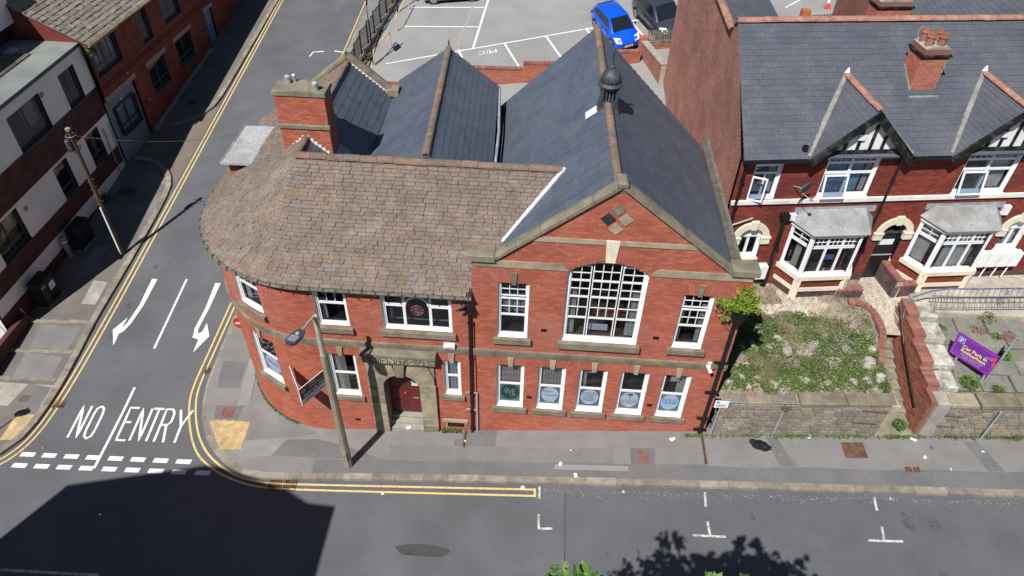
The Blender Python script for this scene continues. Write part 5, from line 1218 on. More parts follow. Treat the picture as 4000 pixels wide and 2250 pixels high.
# front door under the arch
dr = MB().box(5.9, 6.77, .14, .2, 3.25, 5.78).build('door', M_BLACK, terr)
MB().box(5.9, 6.77, .1, .15, 4.72, 4.75).build('door_rail', M_STEEL, dr); MB().box(6.05, 6.35, .132, .139, 5.2, 5.45).box(6.36, 6.62, .132, .139, 5.2, 5.45).build('notice', M_POST, dr); MB().tube([(6.68, .08, 4.15), (6.68, .05, 4.3)], .02, 6).build('door_handle', M_STEEL, dr)
MB().prism([(6.33+.42*math.cos(a), 5.78+.47*math.sin(a)) for a in fr(0, PI, 12)], .3, .34, 'y').build('door_fanlight', M_BLACK, terr); MB().box(5.86, 6.8, .05, .3, 5.78, 5.84).build('door_head', M_LEADD, terr)
MB().box(5.87, 6.8, -.3, .3, 3.0, 3.25).build('door_step', M_CONC, terr)
# --- bay windows
def bay(s0, ins_c, side_in):
    """canted bay: front s0+.42..s0+2.2, d=-.8"""
    pl = [(s0, 0), (s0+.45, -.8), (s0+2.25, -.8), (s0+2.7, 0)]
    def off(k): # outward offset polygon
        out = [(s0-k*.9, 0), (s0+.45-k*.62, -.8-k), (s0+2.25+k*.62, -.8-k), (s0+2.7+k*.9, 0)]; return out
    br = None
    segs = [(pl[0], pl[1]), (pl[1], pl[2]), (pl[2], pl[3])]
    base = MB()
    for (a, c) in segs:
        base.add([(a[0], a[1], 3.2), (c[0], c[1], 3.2), (c[0], c[1], 4.55), (a[0], a[1], 4.55)], [(0, 1, 2, 3)])
    bo = base.build('bay_base', M_TMORTAR, terr); xf = []; xf2 = []
    for (a, c) in segs:
        a, c = Vector(a), Vector(c); L = (c-a).length; an = math.atan2(c.y-a.y, c.x-a.x)
        for za, zb_ in courses(3.3, 4.5):
            x = -.1125*(int(round(za/.075)) % 2)
            while x < L:
                u, v = max(x, 0), min(x+.225, L); x += .225
                if v-u > .04:
                    p = a.lerp(c, (u+v)/2/L); (xf2 if za < 3.95 else xf).append((0, T(p.x, p.y, 0) @ RZ(an) @ T(0, -.007, (za+zb_)/2) @ SC(v-u-.009, .01, .066)))
    pieces(bo, 'brick', M_TBRICK, BRT, xf, 150, pw=terr.matrix_basis); pieces(bo, 'blue_brick', M_BLUEBRICK, BRT, xf2, 150, pw=terr.matrix_basis)
    MB().prism(off(.05), 3.92, 4.08, 'z').build('bay_plinth_band', M_CREAM, terr)
    for q in (pl[1], pl[2]): MB().box(-.13, .13, -.09, .1, 3.2, 4.55, T(q[0], q[1], 0) @ RZ(-.5 if q is pl[1] else .5)).build('bay_corner_stone', M_CREAM, terr)
    MB().prism(off(.12), 4.5, 4.68, 'z').build('bay_sill', M_CREAM, terr)
    for k, (a, c) in enumerate(segs):
        a, c = Vector(a), Vector(c); L = (c-a).length; an = math.atan2(c.y-a.y, c.x-a.x)
        lights = [(0, 0, .335, .72, 1, 1), (.335, 0, .665, .72, 1, 1), (.665, 0, 1, .72, 1, 1), (0, .74, .335, 1, 3, 2), (.335, .74, .665, 1, 3, 2), (.665, .74, 1, 1, 3, 2)] if k == 1 else [(0, 0, 1, .72, 1, 1), (0, .74, 1, 1, 2, 2)]
        window(terr, 0, 4.68, L, 1.72, lights, M=T(a.x, a.y, 0) @ RZ(an), frame_m=U2, fw=.07, sash=.045, bar=.018, y=.0, inside=ins_c if k == 1 else side_in, back=.35)
    MB().prism(off(.07), 6.4, 6.56, 'z').build('bay_fascia', M_UPVC, terr)
    t_ = [(s0-.12, .0, 7.06), (s0+2.82, .0, 7.06)]; lo = off(.16)
    v = [(lo[0][0], 0, 6.6), (lo[1][0], lo[1][1], 6.57), (lo[2][0], lo[2][1], 6.57), (lo[3][0], 0, 6.6), (s0+.25, -.02, 7.0), (s0+2.45, -.02, 7.0)]
    rf = MB().add(v, [(0, 1, 4), (1, 2, 5, 4), (2, 3, 5)]); rf.add([(x, y, z-.03) for x, y, z in v[:4]], [(3, 2, 1, 0)]); rf.add(v[:4]+[(x, y, z-.03) for x, y, z in v[:4]], [(0, 4, 5, 1), (1, 5, 6, 2), (2, 6, 7, 3)])
    rf.build('bay_roof', mat('bay_felt', (.3, .305, .3), .85, var=.2, scale=2, fine=20, stain=(.2, .175, .14), stain_scale=1.2, stain_amt=.6), terr)
    MB().add([(s0-.1, -.03, 6.86), (s0+2.8, -.03, 6.86), (s0+2.8, -.01, 7.1), (s0-.1, -.01, 7.1)], [(0, 1, 2, 3)]).build('lead_flashing', M_LEAD, terr)
bay(2.45, [('curtain', 0, .14, 0, 1, M_CURT), ('curtain', .86, 1, 0, .95, M_CURT), ('sheet', .35, .6, .35, .5, flat('blue_cloth', (.05, .14, .35))), ('sheet', .5, .95, .02, .1, flat('pink_cloth', (.3, .06, .1))), ('sheet', .1, .45, .05, .28, flat('pots', (.06, .07, .05)))], [('curtain', .3, .75, 0, 1, M_CURT)])
bay(7.18, [('curtain', 0, 1, 0, 1, M_CURT)], [('curtain', 0, 1, 0, 1, M_CURT)])
# --- pipes, dish, boxes on the front
pipe(terr, 'downpipe', [(.12, -.3, 9.1), (.13, -.1, 8.95), (.15, -.1, 5.5)], .045, M_BLACK, [(.14, -.1, z) for z in (8.3, 7.3, 6.3)])
pipe(terr, 'waste_pipe', [(.17, -.08, 6.45), (.9, -.08, 6.75)], .03, M_STEEL)
pipe(terr, 'downpipe', [(5.36, -.1, 9.1), (5.36, -.1, 3.3)], .045, M_BLACK, [(5.36, -.1, z) for z in (8.2, 7.0, 5.5)])
pipe(terr, 'soil_pipe', [(2.02, -.12, 6.85), (2.08, -.12, 3.4)], .07, M_BLACK, [(2.05, -.12, z) for z in (6.75, 5.5, 3.6)])
MB().box(1.86, 2.16, -.22, -.02, 6.72, 6.92).build('hopper', M_BLACK, terr)
ds = MB().lathe([(.0, 0), (.12, .012), (.22, .04), (.3, .085), (.3, .095), (.22, .05), (.0, .012)], 20, T(2.12, -.42, 8.25) @ RZ(.5) @ RX(PI/2+.3) @ SC(.85, .95, 1)).build('satellite_dish', mat('dish_grey', (.16, .18, .2), .5), terr)
MB().tube([(2.12, -.38, 8.15), (2.0, -.02, 8.0)], .02, 6).tube([(2.12, -.42, 8.0), (2.3, -.8, 7.98)], .012, 5).box(2.26, 2.36, -.86, -.76, 7.94, 8.03).build('dish_arm', M_STEEL, ds)
MB().cbox(2.2, 2.42, -.12, 0, 6.62, 6.88, .01).build('meter_box', M_WHITE, terr); MB().cbox(9.98, 10.2, -.14, 0, 6.6, 6.98, .02).build('meter_box', M_WHITE, terr)
MB().cbox(1.56, 1.98, -.24, 0, 4.05, 4.66, .02).build('gas_meter_box', M_WHITE, terr)
for k in range(4):
    m_ = MB().cbox(9.92+.44*k, 10.3+.44*k, -.3, -.05, 4.3, 4.95, .03).build('gas_meter_box', M_WHITE, terr); MB().tube([(10.1+.44*k, -.2, 4.3), (10.02+.44*k, -.22, 3.7)], .025, 6).build('gas_pipe', M_WHITE, m_)
# ================================================================== BUILDINGS ACROSS THE SIDE STREET
def grey_window(parent, s0, z0, w, h, cols_=2, ins=None, kick=.24):
    L = []
    for k in range(cols_):
        L += [(k/cols_, kick, (k+1)/cols_, 1, 1, 1), (k/cols_, 0, (k+1)/cols_, kick, 1, 1)]
    return window(parent, s0, z0, w, h, L, frame_m=M_GREYF, fw=.07, sash=.05, y=.1, fd=.08, inside=ins, back=.8, sill=(.03, .05, .06), sill_m=M_GREYF)
# --- white rendered building with dark brick bands
wb = thing('white_building', 'white rendered building with dark brick bands, flat roof and grey windows', 'building', (-20.65, 0, 0), PI/2)
wops = [(13.78, 15.12, 4.36, 6.02), (9.78, 12.18, 4.36, 6.02), (13.8, 15.02, 1.12, 2.78), (10.95, 12.1, 1.12, 2.78), (6.1, 8.0, 1.15, 2.78), (5.6, 7.9, 4.36, 6.02)]
b = MB()
zc = [-2.6, 1.12, 2.78, 4.36, 6.02, 6.55]; ss = sorted({4.4, 16.12}|{o_[0] for o_ in wops}|{o_[1] for o_ in wops})
for i in range(len(ss)-1):
    for j in range(len(zc)-1):
        cs, cz_ = (ss[i]+ss[i+1])/2, (zc[j]+zc[j+1])/2
        if any(o_[0] < cs < o_[1] and o_[2]-.05 < cz_ < o_[3]+.05 for o_ in wops): continue
        b.add([(ss[i], 0, zc[j]), (ss[i+1], 0, zc[j]), (ss[i+1], 0, zc[j+1]), (ss[i], 0, zc[j+1])], [(0, 1, 2, 3)])
b.add([(16.12, 0, -2), (16.12, .6, -2), (16.12, .6, 6.55), (16.12, 0, 6.55)], [(0, 1, 2, 3)]); b.build('rendered_wall', M_RENDERW, wb)
def dark_band(z0, z1, blocks, s0=4.4, s1=16.1):
    ops_ = [(a, c, -9, 9) for a, c in blocks]
    brick_wall(wb, 'dark_brick_band', s0, s1, z0, z1, ops_, mat('dark_mortar', (.05, .022, .022), .95), M_DKBRICK, place=lambda s, z: T(s, -.018, 0), limit=40)
dark_band(2.92, 4.345, []); dark_band(.2, 1.1, [])
for z, l in ((4.35, .03),): MB().box(4.4, 16.1, -.03, 0, z-.004, z+.02).build('band_edge', M_GREYF, wb)
brick_wall(wb, 'brick_plinth', 4.4, 13.0, -2.4, -.55, [], mat('dark_mortar', (.05, .022, .022), .95), M_DKBRICK, place=lambda s, z: T(s, -.015, 0), limit=20)
for k, (a, c, z0, z1) in enumerate(wops): grey_window(wb, a, z0, c-a, z1-z0, 2 if k != 3 else 1, [('curtain', .5, .95, .2, 1, flat('blind_dull', (.12, .12, .11)))] if k in (1, 2) else ([('curtain', 0, 1, 0, 1, mat('amber_curtain', (.2, .16, .07), .9, var=.6, scale=2))] if k == 4 else None))
for s, z in ((12.32, 5.84), (8.47, 2.38), (13.2, 2.62)): MB().box(s-.1, s+.1, -.05, 0, z-.1, z+.1).build('extractor_vent', flat('vent_buff', (.32, .28, .2)), wb)
rf = MB().box(4.3, 16.14, -.06, 5.0, 6.55, 6.62).build('flat_roof', M_FELT, wb); MB().box(4.3, 16.14, -.08, -.05, 6.5, 6.66).build('roof_edge_trim', M_GREYF, wb)
MB().box(4.4, 14.6, 1.45, 2.9, 6.62, 6.68).build('roof_patch', mat('bitumen', (.12, .1, .085), .95, var=.3, scale=3, fine=30), wb); MB().tube([(13.6, 1.55, 6.75), (10.6, 1.55, 6.75), (4, 1.5, 6.75)], .02, 5).build('roof_rail', M_BLACK, wb)
# upper storey set back
MB().box(4.4, 16.35, 2.85, 8, 7.43, 9.7).build('upper_storey', M_RENDERW, wb); MB().box(4.4, 15.9, 3.3, 8, 6.62, 7.43).build('upper_recess', M_DKBRICK, wb)
MB().cbox(14.4, 15.0, 2.2, 2.6, 6.62, 6.78, .05).build('roof_vent', M_LEAD, wb)
pipe(wb, 'downpipe', [(15.95, -.08, 2.4), (15.9, -.08, 0.0)], .035, M_LEAD); pipe(wb, 'downpipe', [(14.2+1.1, -.08, 2.5), (15.3, -.08, -.2)], .03, M_LEAD)
MB().box(4.4, 16, 1, 9, -2.5, 6.5).build('inner_mass', M_DARK, wb); MB().box(4.4, 4.5, 0, 6, -3, 6.5).build('end_wall', M_RENDERW, wb)
# low area wall and steel frame at the entrance
MB().box(-3, 5.35, -.35, -.12, -3, -1.0).build('area_wall', M_DKBRICK, wb)
# --- red brick building further up
rbk = thing('red_brick_building', 'shaded red brick building with tan lintels and lichened tile roof', 'building', (-20.42, 16.12, 0), PI/2-R(2.2))
rops = [(.2, 2.5, 4.76, 6.22), (4.65, 5.75, 4.58, 6.25), (7.25, 9.2, 4.62, 6.3), (4.3, 6.15, 1.86, 3.42), (7.6, 9.5, 1.9, 3.45), (11.75, 12.75, 1.5, 3.6), (.0, 2.75, -.3, 3.45), (11.0, 13.0, 4.65, 6.3)]
brick_wall(rbk, 'front_wall', 0, 30, -.6, 6.5, rops, M_LMORT, M_LBRICK, limit=150)
for z in (4.05, 4.2): MB().box(0, 30, -.05, 0, z, z+.06).build('brick_string', M_LBRICK, rbk)
for k, (a, c, z0, z1) in enumerate(rops):
    if k == 5: MB().box(a, c, .1, .15, z0, z1).build('blue_panel', mat('blue_panel', (.12, .2, .34), .6), rbk)
    elif k == 6:
        MB().box(a, c, .12, .16, z0, z1).build('garage_panel', M_BLUEGREY, rbk); grey_window(rbk, .45, 1.4, 1.85, 1.5).location.y = .02
        MB().box(1.2, 1.3, .03, .1, 3.05, 3.15).build('lamp', M_WHITE, rbk)
    else: grey_window(rbk, a, z0, c-a, z1-z0, 2 if c-a > 1.2 else 1, [('curtain', 0, 1, 0, 1, mat('glazed_curtain', (.3, .28, .2), .9, var=.6, scale=2))] if k == 0 else None)
for (s0, s1, z0, z1) in ((-.0, 2.95, 6.22, 6.42), (4.15, 6.4, 3.44, 3.7), (7.4, 9.75, 3.47, 3.72), (11.6, 12.9, 3.62, 3.85), (-.0, 2.95, 3.47, 3.74)):
    MB().box(s0, s1, -.05, .05, z0, z1).build('lintel', M_TANST, rbk)
for s, z in ((4.3, 6.0), (2.4, 4.0), (10.9, 3.0), (3.5, 1.9)): MB().box(s-.06, s+.06, -.04, 0, z-.07, z+.07).build('air_vent', M_TANST, rbk)
tile_roof(rbk, 'tile_roof', [(-.1, -.25, 6.52), (30, -.25, 6.52)], [(-.1, 5.0, 9.2), (30, 5.0, 9.2)], .27, .3, M_ROOFTL, M_SSUB, thick=.05, vary=.6, pname='roof_tile', limit=120)
b = MB(); b.prism([(-.25, 6.4), (5, 6.4), (5, 9.1), (-.25, 6.45)], -.02, .1, 'x'); b.build('gable_end', M_LBRICK, rbk)
pipe(rbk, 'gutter', [(-.1, -.3, 6.5), (30, -.3, 6.5)], .06, mat('gutter_buff', (.3, .24, .12), .8)); MB().box(0, 30, -.25, 0, 6.42, 6.5).build('eaves_board', M_BLACKW, rbk)
MB().box(0, 30, .3, 8, -1, 6.4).build('inner_mass', M_DARK, rbk)
for (s, l) in ((3.0, 8.6),):
    b = MB(); [b.box(s+.3*k, s+.3*k+.28, -.2-.03*math.sin(k), .0, gz(-20.3, 16.1+s+.3*k)-.3, gz(-20.3, 16.1+s+.3*k)+.1) for k in range(28)]; b.build('broken_plinth', M_CONC, rbk)
# --- street cabinets, bollard, utility pole
def cabinet(x, y, w, d, h, label):
    t = thing('street_cabinet', label, 'cabinet', (x, y, gz(x, y)), PI/2, 'green cabinets along the white building')
    M_CAB = mat('cabinet_green', (.018, .026, .02), .5, var=.2)
    MB().cbox(-w/2, w/2, -d/2, d/2, 0, h, .03).build('body', M_CAB, t); MB().cbox(-w/2-.03, w/2+.03, -d/2-.03, d/2+.03, h, h+.05, .02).build('lid', M_CAB, t)
    for s in (-1, 1): MB().box(s*w/4-w/4+.02, s*w/4+w/4-.02, -d/2-.012, -d/2, .08, h-.05).build('door', M_CAB, t)
    MB().box(-w/2, w/2, -d/2-.02, d/2+.02, -.15, .04).build('base', M_CONC, t); return t
cabinet(-20.12, 10.15, 1.1, .5, 1.15, 'dark green street cabinet with a grey bollard against its side')
t = cabinet(-20.05, 6.6, .95, .55, 1.25, 'dark green street cabinet carrying a white sticker, nearer the entrance steps')
MB().box(.02, .38, -.295, -.285, .6, .95).build('sticker', M_POST, t); text('lettering', 'Gigaclear', T(.2, -.297, .78) @ FACE @ RZ(.3), .28, .1, C_GREY, t)
MB().box(-.45, -.2, -.295, -.285, 1.0, 1.08).build('warning_label', flat('orange_label', (.6, .2, .05)), t)
t = thing('bollard', 'pale grey round bollard between the green cabinets', 'bollard', (-20.4, 9.3, gz(-20.4, 9.3)))
MB().lathe([(.13, -.2), (.13, 1.05), (.11, 1.12), (.0, 1.15)], 12).build('post', M_LEAD, t); MB().lathe([(.132, .85), (.132, .95)], 12).build('reflector_band', M_WHITE, t)
pol = thing('utility_pole', 'tall timber telegraph pole on the left footway with climbing pegs', 'pole', (-17.79, 9.36, gz(-17.79, 9.36)))
M_POLE = mat('pole_timber', (.085, .055, .038), .9, var=.3, scale=3, bump=.3, stretch=(4, 4, .4))
MB().tube([(0, 0, -.5), (0, 0, 3), (0, 0, 6.7)], [.11, .1, .08], 10).build('pole_shaft', M_POLE, pol)
MB().box(-.04, .02, -.15, -.1, .1, 2.8).build('cable_guard', M_LEADW, pol)
pg_ = MB()
for k in range(9):
    for s in (-1, 1): pg_.tube([(0, 0, 2.9+.38*k+.19*(s > 0)), (s*.19, 0, 2.92+.38*k+.19*(s > 0))], .012, 5)
pg_.build('climbing_peg', M_RUST, pol)
MB().lathe([(.12, 5.7), (.12, 6.2), (.08, 6.25)], 10, T(-.16, -.12, 0)).build('terminal_drum', M_LEADD, pol); MB().lathe([(.11, 6.62), (.11, 6.72), (.05, 6.76)], 10).build('pole_cap', M_CONCP, pol)
MB().tube([(.2*math.cos(a), .2*math.sin(a), 6.4) for a in fr(0, 2*PI, 12)], .012, 5).build('cable_ring', M_LEAD, pol)
def wire(a, e, sag, label):
    a, e = Vector(a), Vector(e); pts = []
    for i in range(13):
        t_ = i/12; p = a.lerp(e, t_); p.z -= sag*4*t_*(1-t_); pts.append(p)
    MB().tube([p-a for p in pts], .005, 4).build('overhead_wire', M_BLACK, None, loc=a, label=label, cat='wire', group='overhead telephone wires')
ptop = Vector((-17.79, 9.36, gz(-17.79, 9.36)+6.4))
for e, l in (((-9.2, 9.0, 6.5), 'black telephone wire from the pole to the club roof'), ((-8.9, 7.2, 7.6), 'black telephone wire from the pole to the lead dormer'), ((-20.5, 13.5, 5.2), 'black telephone wire from the pole to the white building')): wire(ptop, e, .35, l)
# steel frame leaning in the shaded entrance
t = thing('steel_frame', 'white steel mesh frame leaning by the shaded entrance wall', 'frame', (-20.45, 4.9, gz(-20.45, 4.9)), PI/2-.15)
fm_ = MB()
for k in range(4): fm_.tube([(-.6+.4*k, .05, 0), (-.6+.4*k, .4, 1.0)], .02, 5)
for z in (0, .33, .66, 1.0): fm_.tube([(-.6, .05+.35*z, z), (.6, .05+.35*z, z)], .02, 5)
fm_.build('bars', M_WHITE, t)
# round sign at the left corner, just outside the view: its shadow falls on the buff tiles
def no_entry(name, x, y, z, a, label, post=True):
    t = thing(name, label, 'sign', (x, y, gz(x, y)), a); h = z-gz(x, y)
    if post: MB().tube([(0, .06, -.2), (0, .06, h+.3)], .035, 8).build('post', M_STEEL, t)
    MB().lathe([(.3, -.008), (.3, .008)], 24, T(0, 0, h) @ RX(PI/2)).build('disc', flat('sign_red', (.55, .025, .03), .4), t)
    MB().box(-.2, .2, -.013, -.009, h-.045, h+.045).build('white_bar', M_WHITE, t); return t
no_entry('no_entry_sign', -18.95, -.85, .62, 0, 'round red no entry sign on a post at the left street corner')
no_entry('no_entry_sign', -9.36, 3.1, 1.6, 0, 'round red no entry sign with white bar on the curved corner of the club', True)
# white lane arrows end here: block of flats across the road whose shadow falls on the junction
sb = thing('opposite_building', 'large building across the road casting its shadow on the junction', 'building', (0, 0, 0))
MB().box(-19.9, -9.45, -21, -11.5, -2.5, 12.4).build('wall', M_LBRICK, sb)
MB().prism([(-19.9, 12.35), (-19.85, 12.42), (-15.5, 14.3), (-14.9, 14.25), (-11.7, 13.15), (-10.5, 12.45), (-9.45, 12.38)], -21, -11.45, 'y').build('roof', M_TSLATE, sb)
sb2 = thing('opposite_house', 'lower house across the road beyond the left edge of the view', 'building', (0, 0, 0))
MB().box(-34, -22.2, -21, -11.5, -4, 9.6).build('wall', M_LBRICK, sb2); MB().prism([(-34, 9.6), (-22.2, 9.6), (-28, 12.5)], -21, -11.5, 'y').build('roof', M_TSLATE, sb2)
# ================================================================== GARDEN BANK, RETAINING WALLS, STEPS
def wtop(x): return 2.53+.083*(x-8.3)                       # top of the roadside retaining walls
GY = lambda x: TO.y+(x-TO.x)*math.tan(TA)                  # terrace front line
def bank(x, y):
    f = max(0, min(1, (y-.3)/(GY(x)-1.0-.3))); lo = wtop(x)-.05; hi = 3.62
    h = lerp(lo, hi, f**.85)
    return h+.05*math.sin(2.1*x+1.3*y)*math.sin(1.7*y+.6*x)+.03*math.sin(5.3*x)*math.sin(4.1*y)
def in_steps(x, y): return 14.0 < x < 15.12 and y < 3.6
xs = fr(8.12, 14.02, 24); ys = fr(.12, 6.2, 26)
sheet('garden_bank', xs, ys, bank, M_SOIL)
sheet('paved_bank', fr(15.05, 26, 24), fr(.12, 7.5, 26), lambda x, y: bank(x, y)-.06, M_SOIL)
sheet('forecourt', fr(8.12, 26, 26), fr(3.0, 9.5, 10), lambda x, y: 3.6 if y > GY(x)-1.6+.25*math.sin(3*x) else 3.2, M_GRAVEL)
def stone_wall(name, x0, x1, label):
    t = thing(name, label, 'wall')
    b = MB(); xs_ = fr(x0, x1, 10)
    b.grid([[(x, -.1, gz(x, 0)-.3) for x in xs_], [(x, -.1, wtop(x)) for x in xs_]]); b.grid([[(x, -.1, wtop(x)) for x in xs_], [(x, .3, wtop(x)) for x in xs_]]); b.grid([[(x, .3, wtop(x)) for x in xs_], [(x, .3, wtop(x)-1) for x in xs_]])
    back = b.build('wall_core', M_RMORT, t)
    tb = MB().add([(-.5, 1, -.5), (.5, 1, -.5), (.5, 1, .5), (-.5, 1, .5), (-.46, 0, -.44), (.46, 0, -.44), (.46, 0, .44), (-.46, 0, .44)], [(4, 5, 6, 7), (0, 1, 5, 4), (1, 2, 6, 5), (2, 3, 7, 6), (3, 0, 4, 7)]); xf = []
    n = 11; ct = math.atan(.09)
    for k in range(n):
        x = x0-random.uniform(0, .25)
        while x < x1:
            w = random.uniform(.2, .42); u, v_ = max(x, x0), min(x+w, x1); x += w
            if v_-u < .06: continue
            c = (u+v_)/2; zl, zh = gz(c, 0)-.05, wtop(c)-.02; h = (zh-zl)/n
            xf.append((0, T(c, -.135-random.uniform(0, .018), zl+h*(k+.5)) @ RY(-ct) @ SC(v_-u-.014, .05, h-.014)))
    pieces(back, 'wall_stone', M_RWALL, [(tb.v, tb.f)], xf, 300)
    return t
rw1 = stone_wall('retaining_wall', 8.35, 13.98, 'coursed stone retaining wall between the club gable and the steps')
rw2 = stone_wall('retaining_wall', 15.15, 26, 'darker coursed stone retaining wall right of the steps')
def slab_run(t, x0, x1, n, y0, y1, z0, h, m=M_STONED):
    for i in range(n):
        a, c = lerp(x0, x1, i/n)+.006, lerp(x0, x1, (i+1)/n)-.006; zm = z0((a+c)/2)
        MB().cbox(-(c-a)/2, (c-a)/2, y0, y1, -.02, h, .03).build('coping_stone', m, t, M=T((a+c)/2, 0, zm) @ RY(-math.atan(.083)))
slab_run(rw1, 10.85, 13.9, 2, -.17, .34, wtop, .12); slab_run(rw1, 8.4, 10.8, 3, -.1, .3, lambda x: wtop(x)-.02, .05, M_RWALL)
slab_run(rw2, 15.6, 16.45, 1, -.17, .34, lambda x: wtop(x), .13, M_STONE); slab_run(rw2, 16.5, 26, 8, -.2, .36, wtop, .16)
MB().cbox(15.15, 15.58, -.16, .4, gz(15.3, 0)-.1, wtop(15.3)+.18, .04).build('gate_pier', M_CONC, rw2); MB().cbox(13.72, 14.02, -.2, .34, gz(14, 0)-.1, wtop(13.9)+.08, .03).build('gate_pier', M_STONE, rw1)
for (t_, x0, x1, z) in ((rw1, 12.9, 13.75, 2.72), (rw1, 12.75, 13.6, 2.1), (rw2, 15.55, 16.2, 2.75), (rw2, 15.5, 16.1, 2.2)): MB().tube([(x0, -.2, z), (x1, -.2, z)], .018, 5).build('iron_bar', M_RUST, t_)
# --- steps
M_STEP = mat('mossy_step', (.24, .22, .17), .95, var=.25, scale=3, fine=25, bump=.3, stain=(.14, .15, .08), stain_scale=1.6, stain_amt=.7)
stp = thing('garden_steps', 'worn stone steps climbing beside the raked brick wall', 'steps')
SZ = [1.5, 1.62, 1.74, 1.86, 1.98, 2.1, 2.24, 2.4, 2.6, 2.82, 3.05, 3.26]; SY = [-.1, .3, .72, 1.14, 1.56, 1.98, 2.36, 2.7, 3.0, 3.28, 3.54, 3.8, 4.1]
for k in range(12): MB().cbox(14.0+.03*math.sin(k), 15.0, SY[k], SY[k+1]+.06, SZ[k]-.4, SZ[k], .02).build('step', M_STEP, stp)
for k in range(9):
    y0, y1 = -.05+.45*k, .4+.45*k; MB().box(13.86, 14.03, y0, y1-.01, 1.2, bank(13.9, (y0+y1)/2)+.02).build('side_stone', M_RWALL, stp)
MB().box(13.9, 15.1, 4.05, 4.9, 2.9, 3.32).build('landing', M_CONC, stp)
MB().add([(13.85, 4.8, 3.34), (14.85, 4.7, 3.34), (14.55, 6.0, 3.36), (13.7, 6.0, 3.36)], [(0, 1, 2, 3)]).build('path_slab', M_CONC, stp)
for k in range(3): MB().cbox(15.0+.34*k, 15.42+.34*k+.05, 3.55+.1*k, 4.75+.12*k, 3.0, 3.45+.13*k, .02).build('step', M_CONC, stp)
MB().box(15.9, 27, 3.75, 5.9, 3.3, 3.75, RZ(0)).build('upper_path', mat('pale_path', (.42, .37, .3), .95, var=.2, scale=2, fine=30, bump=.3, stain=(.3, .26, .2), stain_scale=1, stain_amt=.5), stp)
# --- raked brick wall right of the steps, stepped top with copings
kw = thing('stepped_brick_wall', 'stepped red brick wall with soldier coping and rail beside the steps', 'wall')
def kz(y): return 3.12+.0*y if y < .55 else (3.3 if y < 1.35 else (3.55 if y < 2.35 else (3.8 if y < 3.2 else 4.02)))
def khi(z): return 4.0
KX = 15.04
ops2 = []
b = MB().box(KX, KX+.24, -.05, 4.0, 1.0, 3.1)
def klo(z):
    for y in fr(-.05, 4.0, 80):
        if kz(y) > z: return y
    return 9
kb = brick_wall(kw, 'brick_face', lambda z: -4.0, lambda z: -klo(z), 1.4, 4.05, [], M_GMORTAR, mat('rake_brick', (.3, .1, .06), .9, cols=[(.3,.1,.06),(.25,.08,.055),(.34,.12,.07),(.22,.075,.055)], var=.2), place=lambda s, z: T(KX, -s, 0) @ RZ(-PI/2), limit=300, gap=.016)
for (ya, yb, z) in ((-.05, .55, 3.12), (.55, 1.35, 3.3), (1.35, 2.35, 3.55), (2.35, 3.2, 3.8), (3.2, 4.0, 4.02)):
    MB().box(KX+.01, KX+.36, ya, yb, 1.2, z-.01).build('wall_body', M_GBRICK, kw)
    m_ = int((yb-ya)/.11)
    xf = [(0, T(KX+.17, lerp(ya, yb, (i+.5)/m_), z) @ SC(.4, (yb-ya)/m_-.012, .1)) for i in range(m_)]; tb = MB().cbox(-.5, .5, -.5, .5, 0, 1, .08)
    pieces(kw, 'coping_brick', mat('coping_brick', (.27, .11, .08), .9, cols=[(.27,.11,.08),(.31,.13,.1),(.23,.1,.08)], var=.2), [(tb.v, tb.f)], xf)
    MB().cbox(KX+.4, KX+1.0+.15*random.random(), ya+.02, yb-.03, z-.6, z+.0, .03).build('whitewashed_block', mat('peeling_whitewash', (.46, .43, .37), .95, var=.25, scale=3, fine=12, stain=(.15, .135, .11), stain_scale=2.4, stain_amt=.95), kw)
pipe(kw, 'hand_rail', [(KX-.06, 3.8, 3.95), (KX-.07, 2.6, 3.2), (KX-.08, .9, 2.5), (KX-.08, .45, 2.32)], .03, M_BLACK)
# --- curved brick edging of the lower bed
ed = thing('brick_bed_edging', 'curved red brick edging of the planting bed left of the steps', 'edging')
P = smooth_path([(13.3, 4.1), (13.95, 4.05), (14.2, 3.5), (14.2, 2.7), (13.95, 2.0), (13.85, 1.5)], 2); xf = []; tb = MB().cbox(-.5, .5, -.5, .5, -1, 1, .06)
P = resample([(p.x, p.y) for p in P], .11)
for a, c in zip(P, P[1:]):
    m_ = (a+c)/2; an = math.atan2(c.y-a.y, c.x-a.x); L = (c-a).length
    xf.append((0, T(m_.x, m_.y, bank(min(m_.x, 13.9), m_.y)+.05) @ RZ(an) @ SC(L-.01, .23, .09)))
pieces(ed, 'edging_brick', mat('coping_brick', (.27, .11, .08)), [(tb.v, tb.f)], xf)
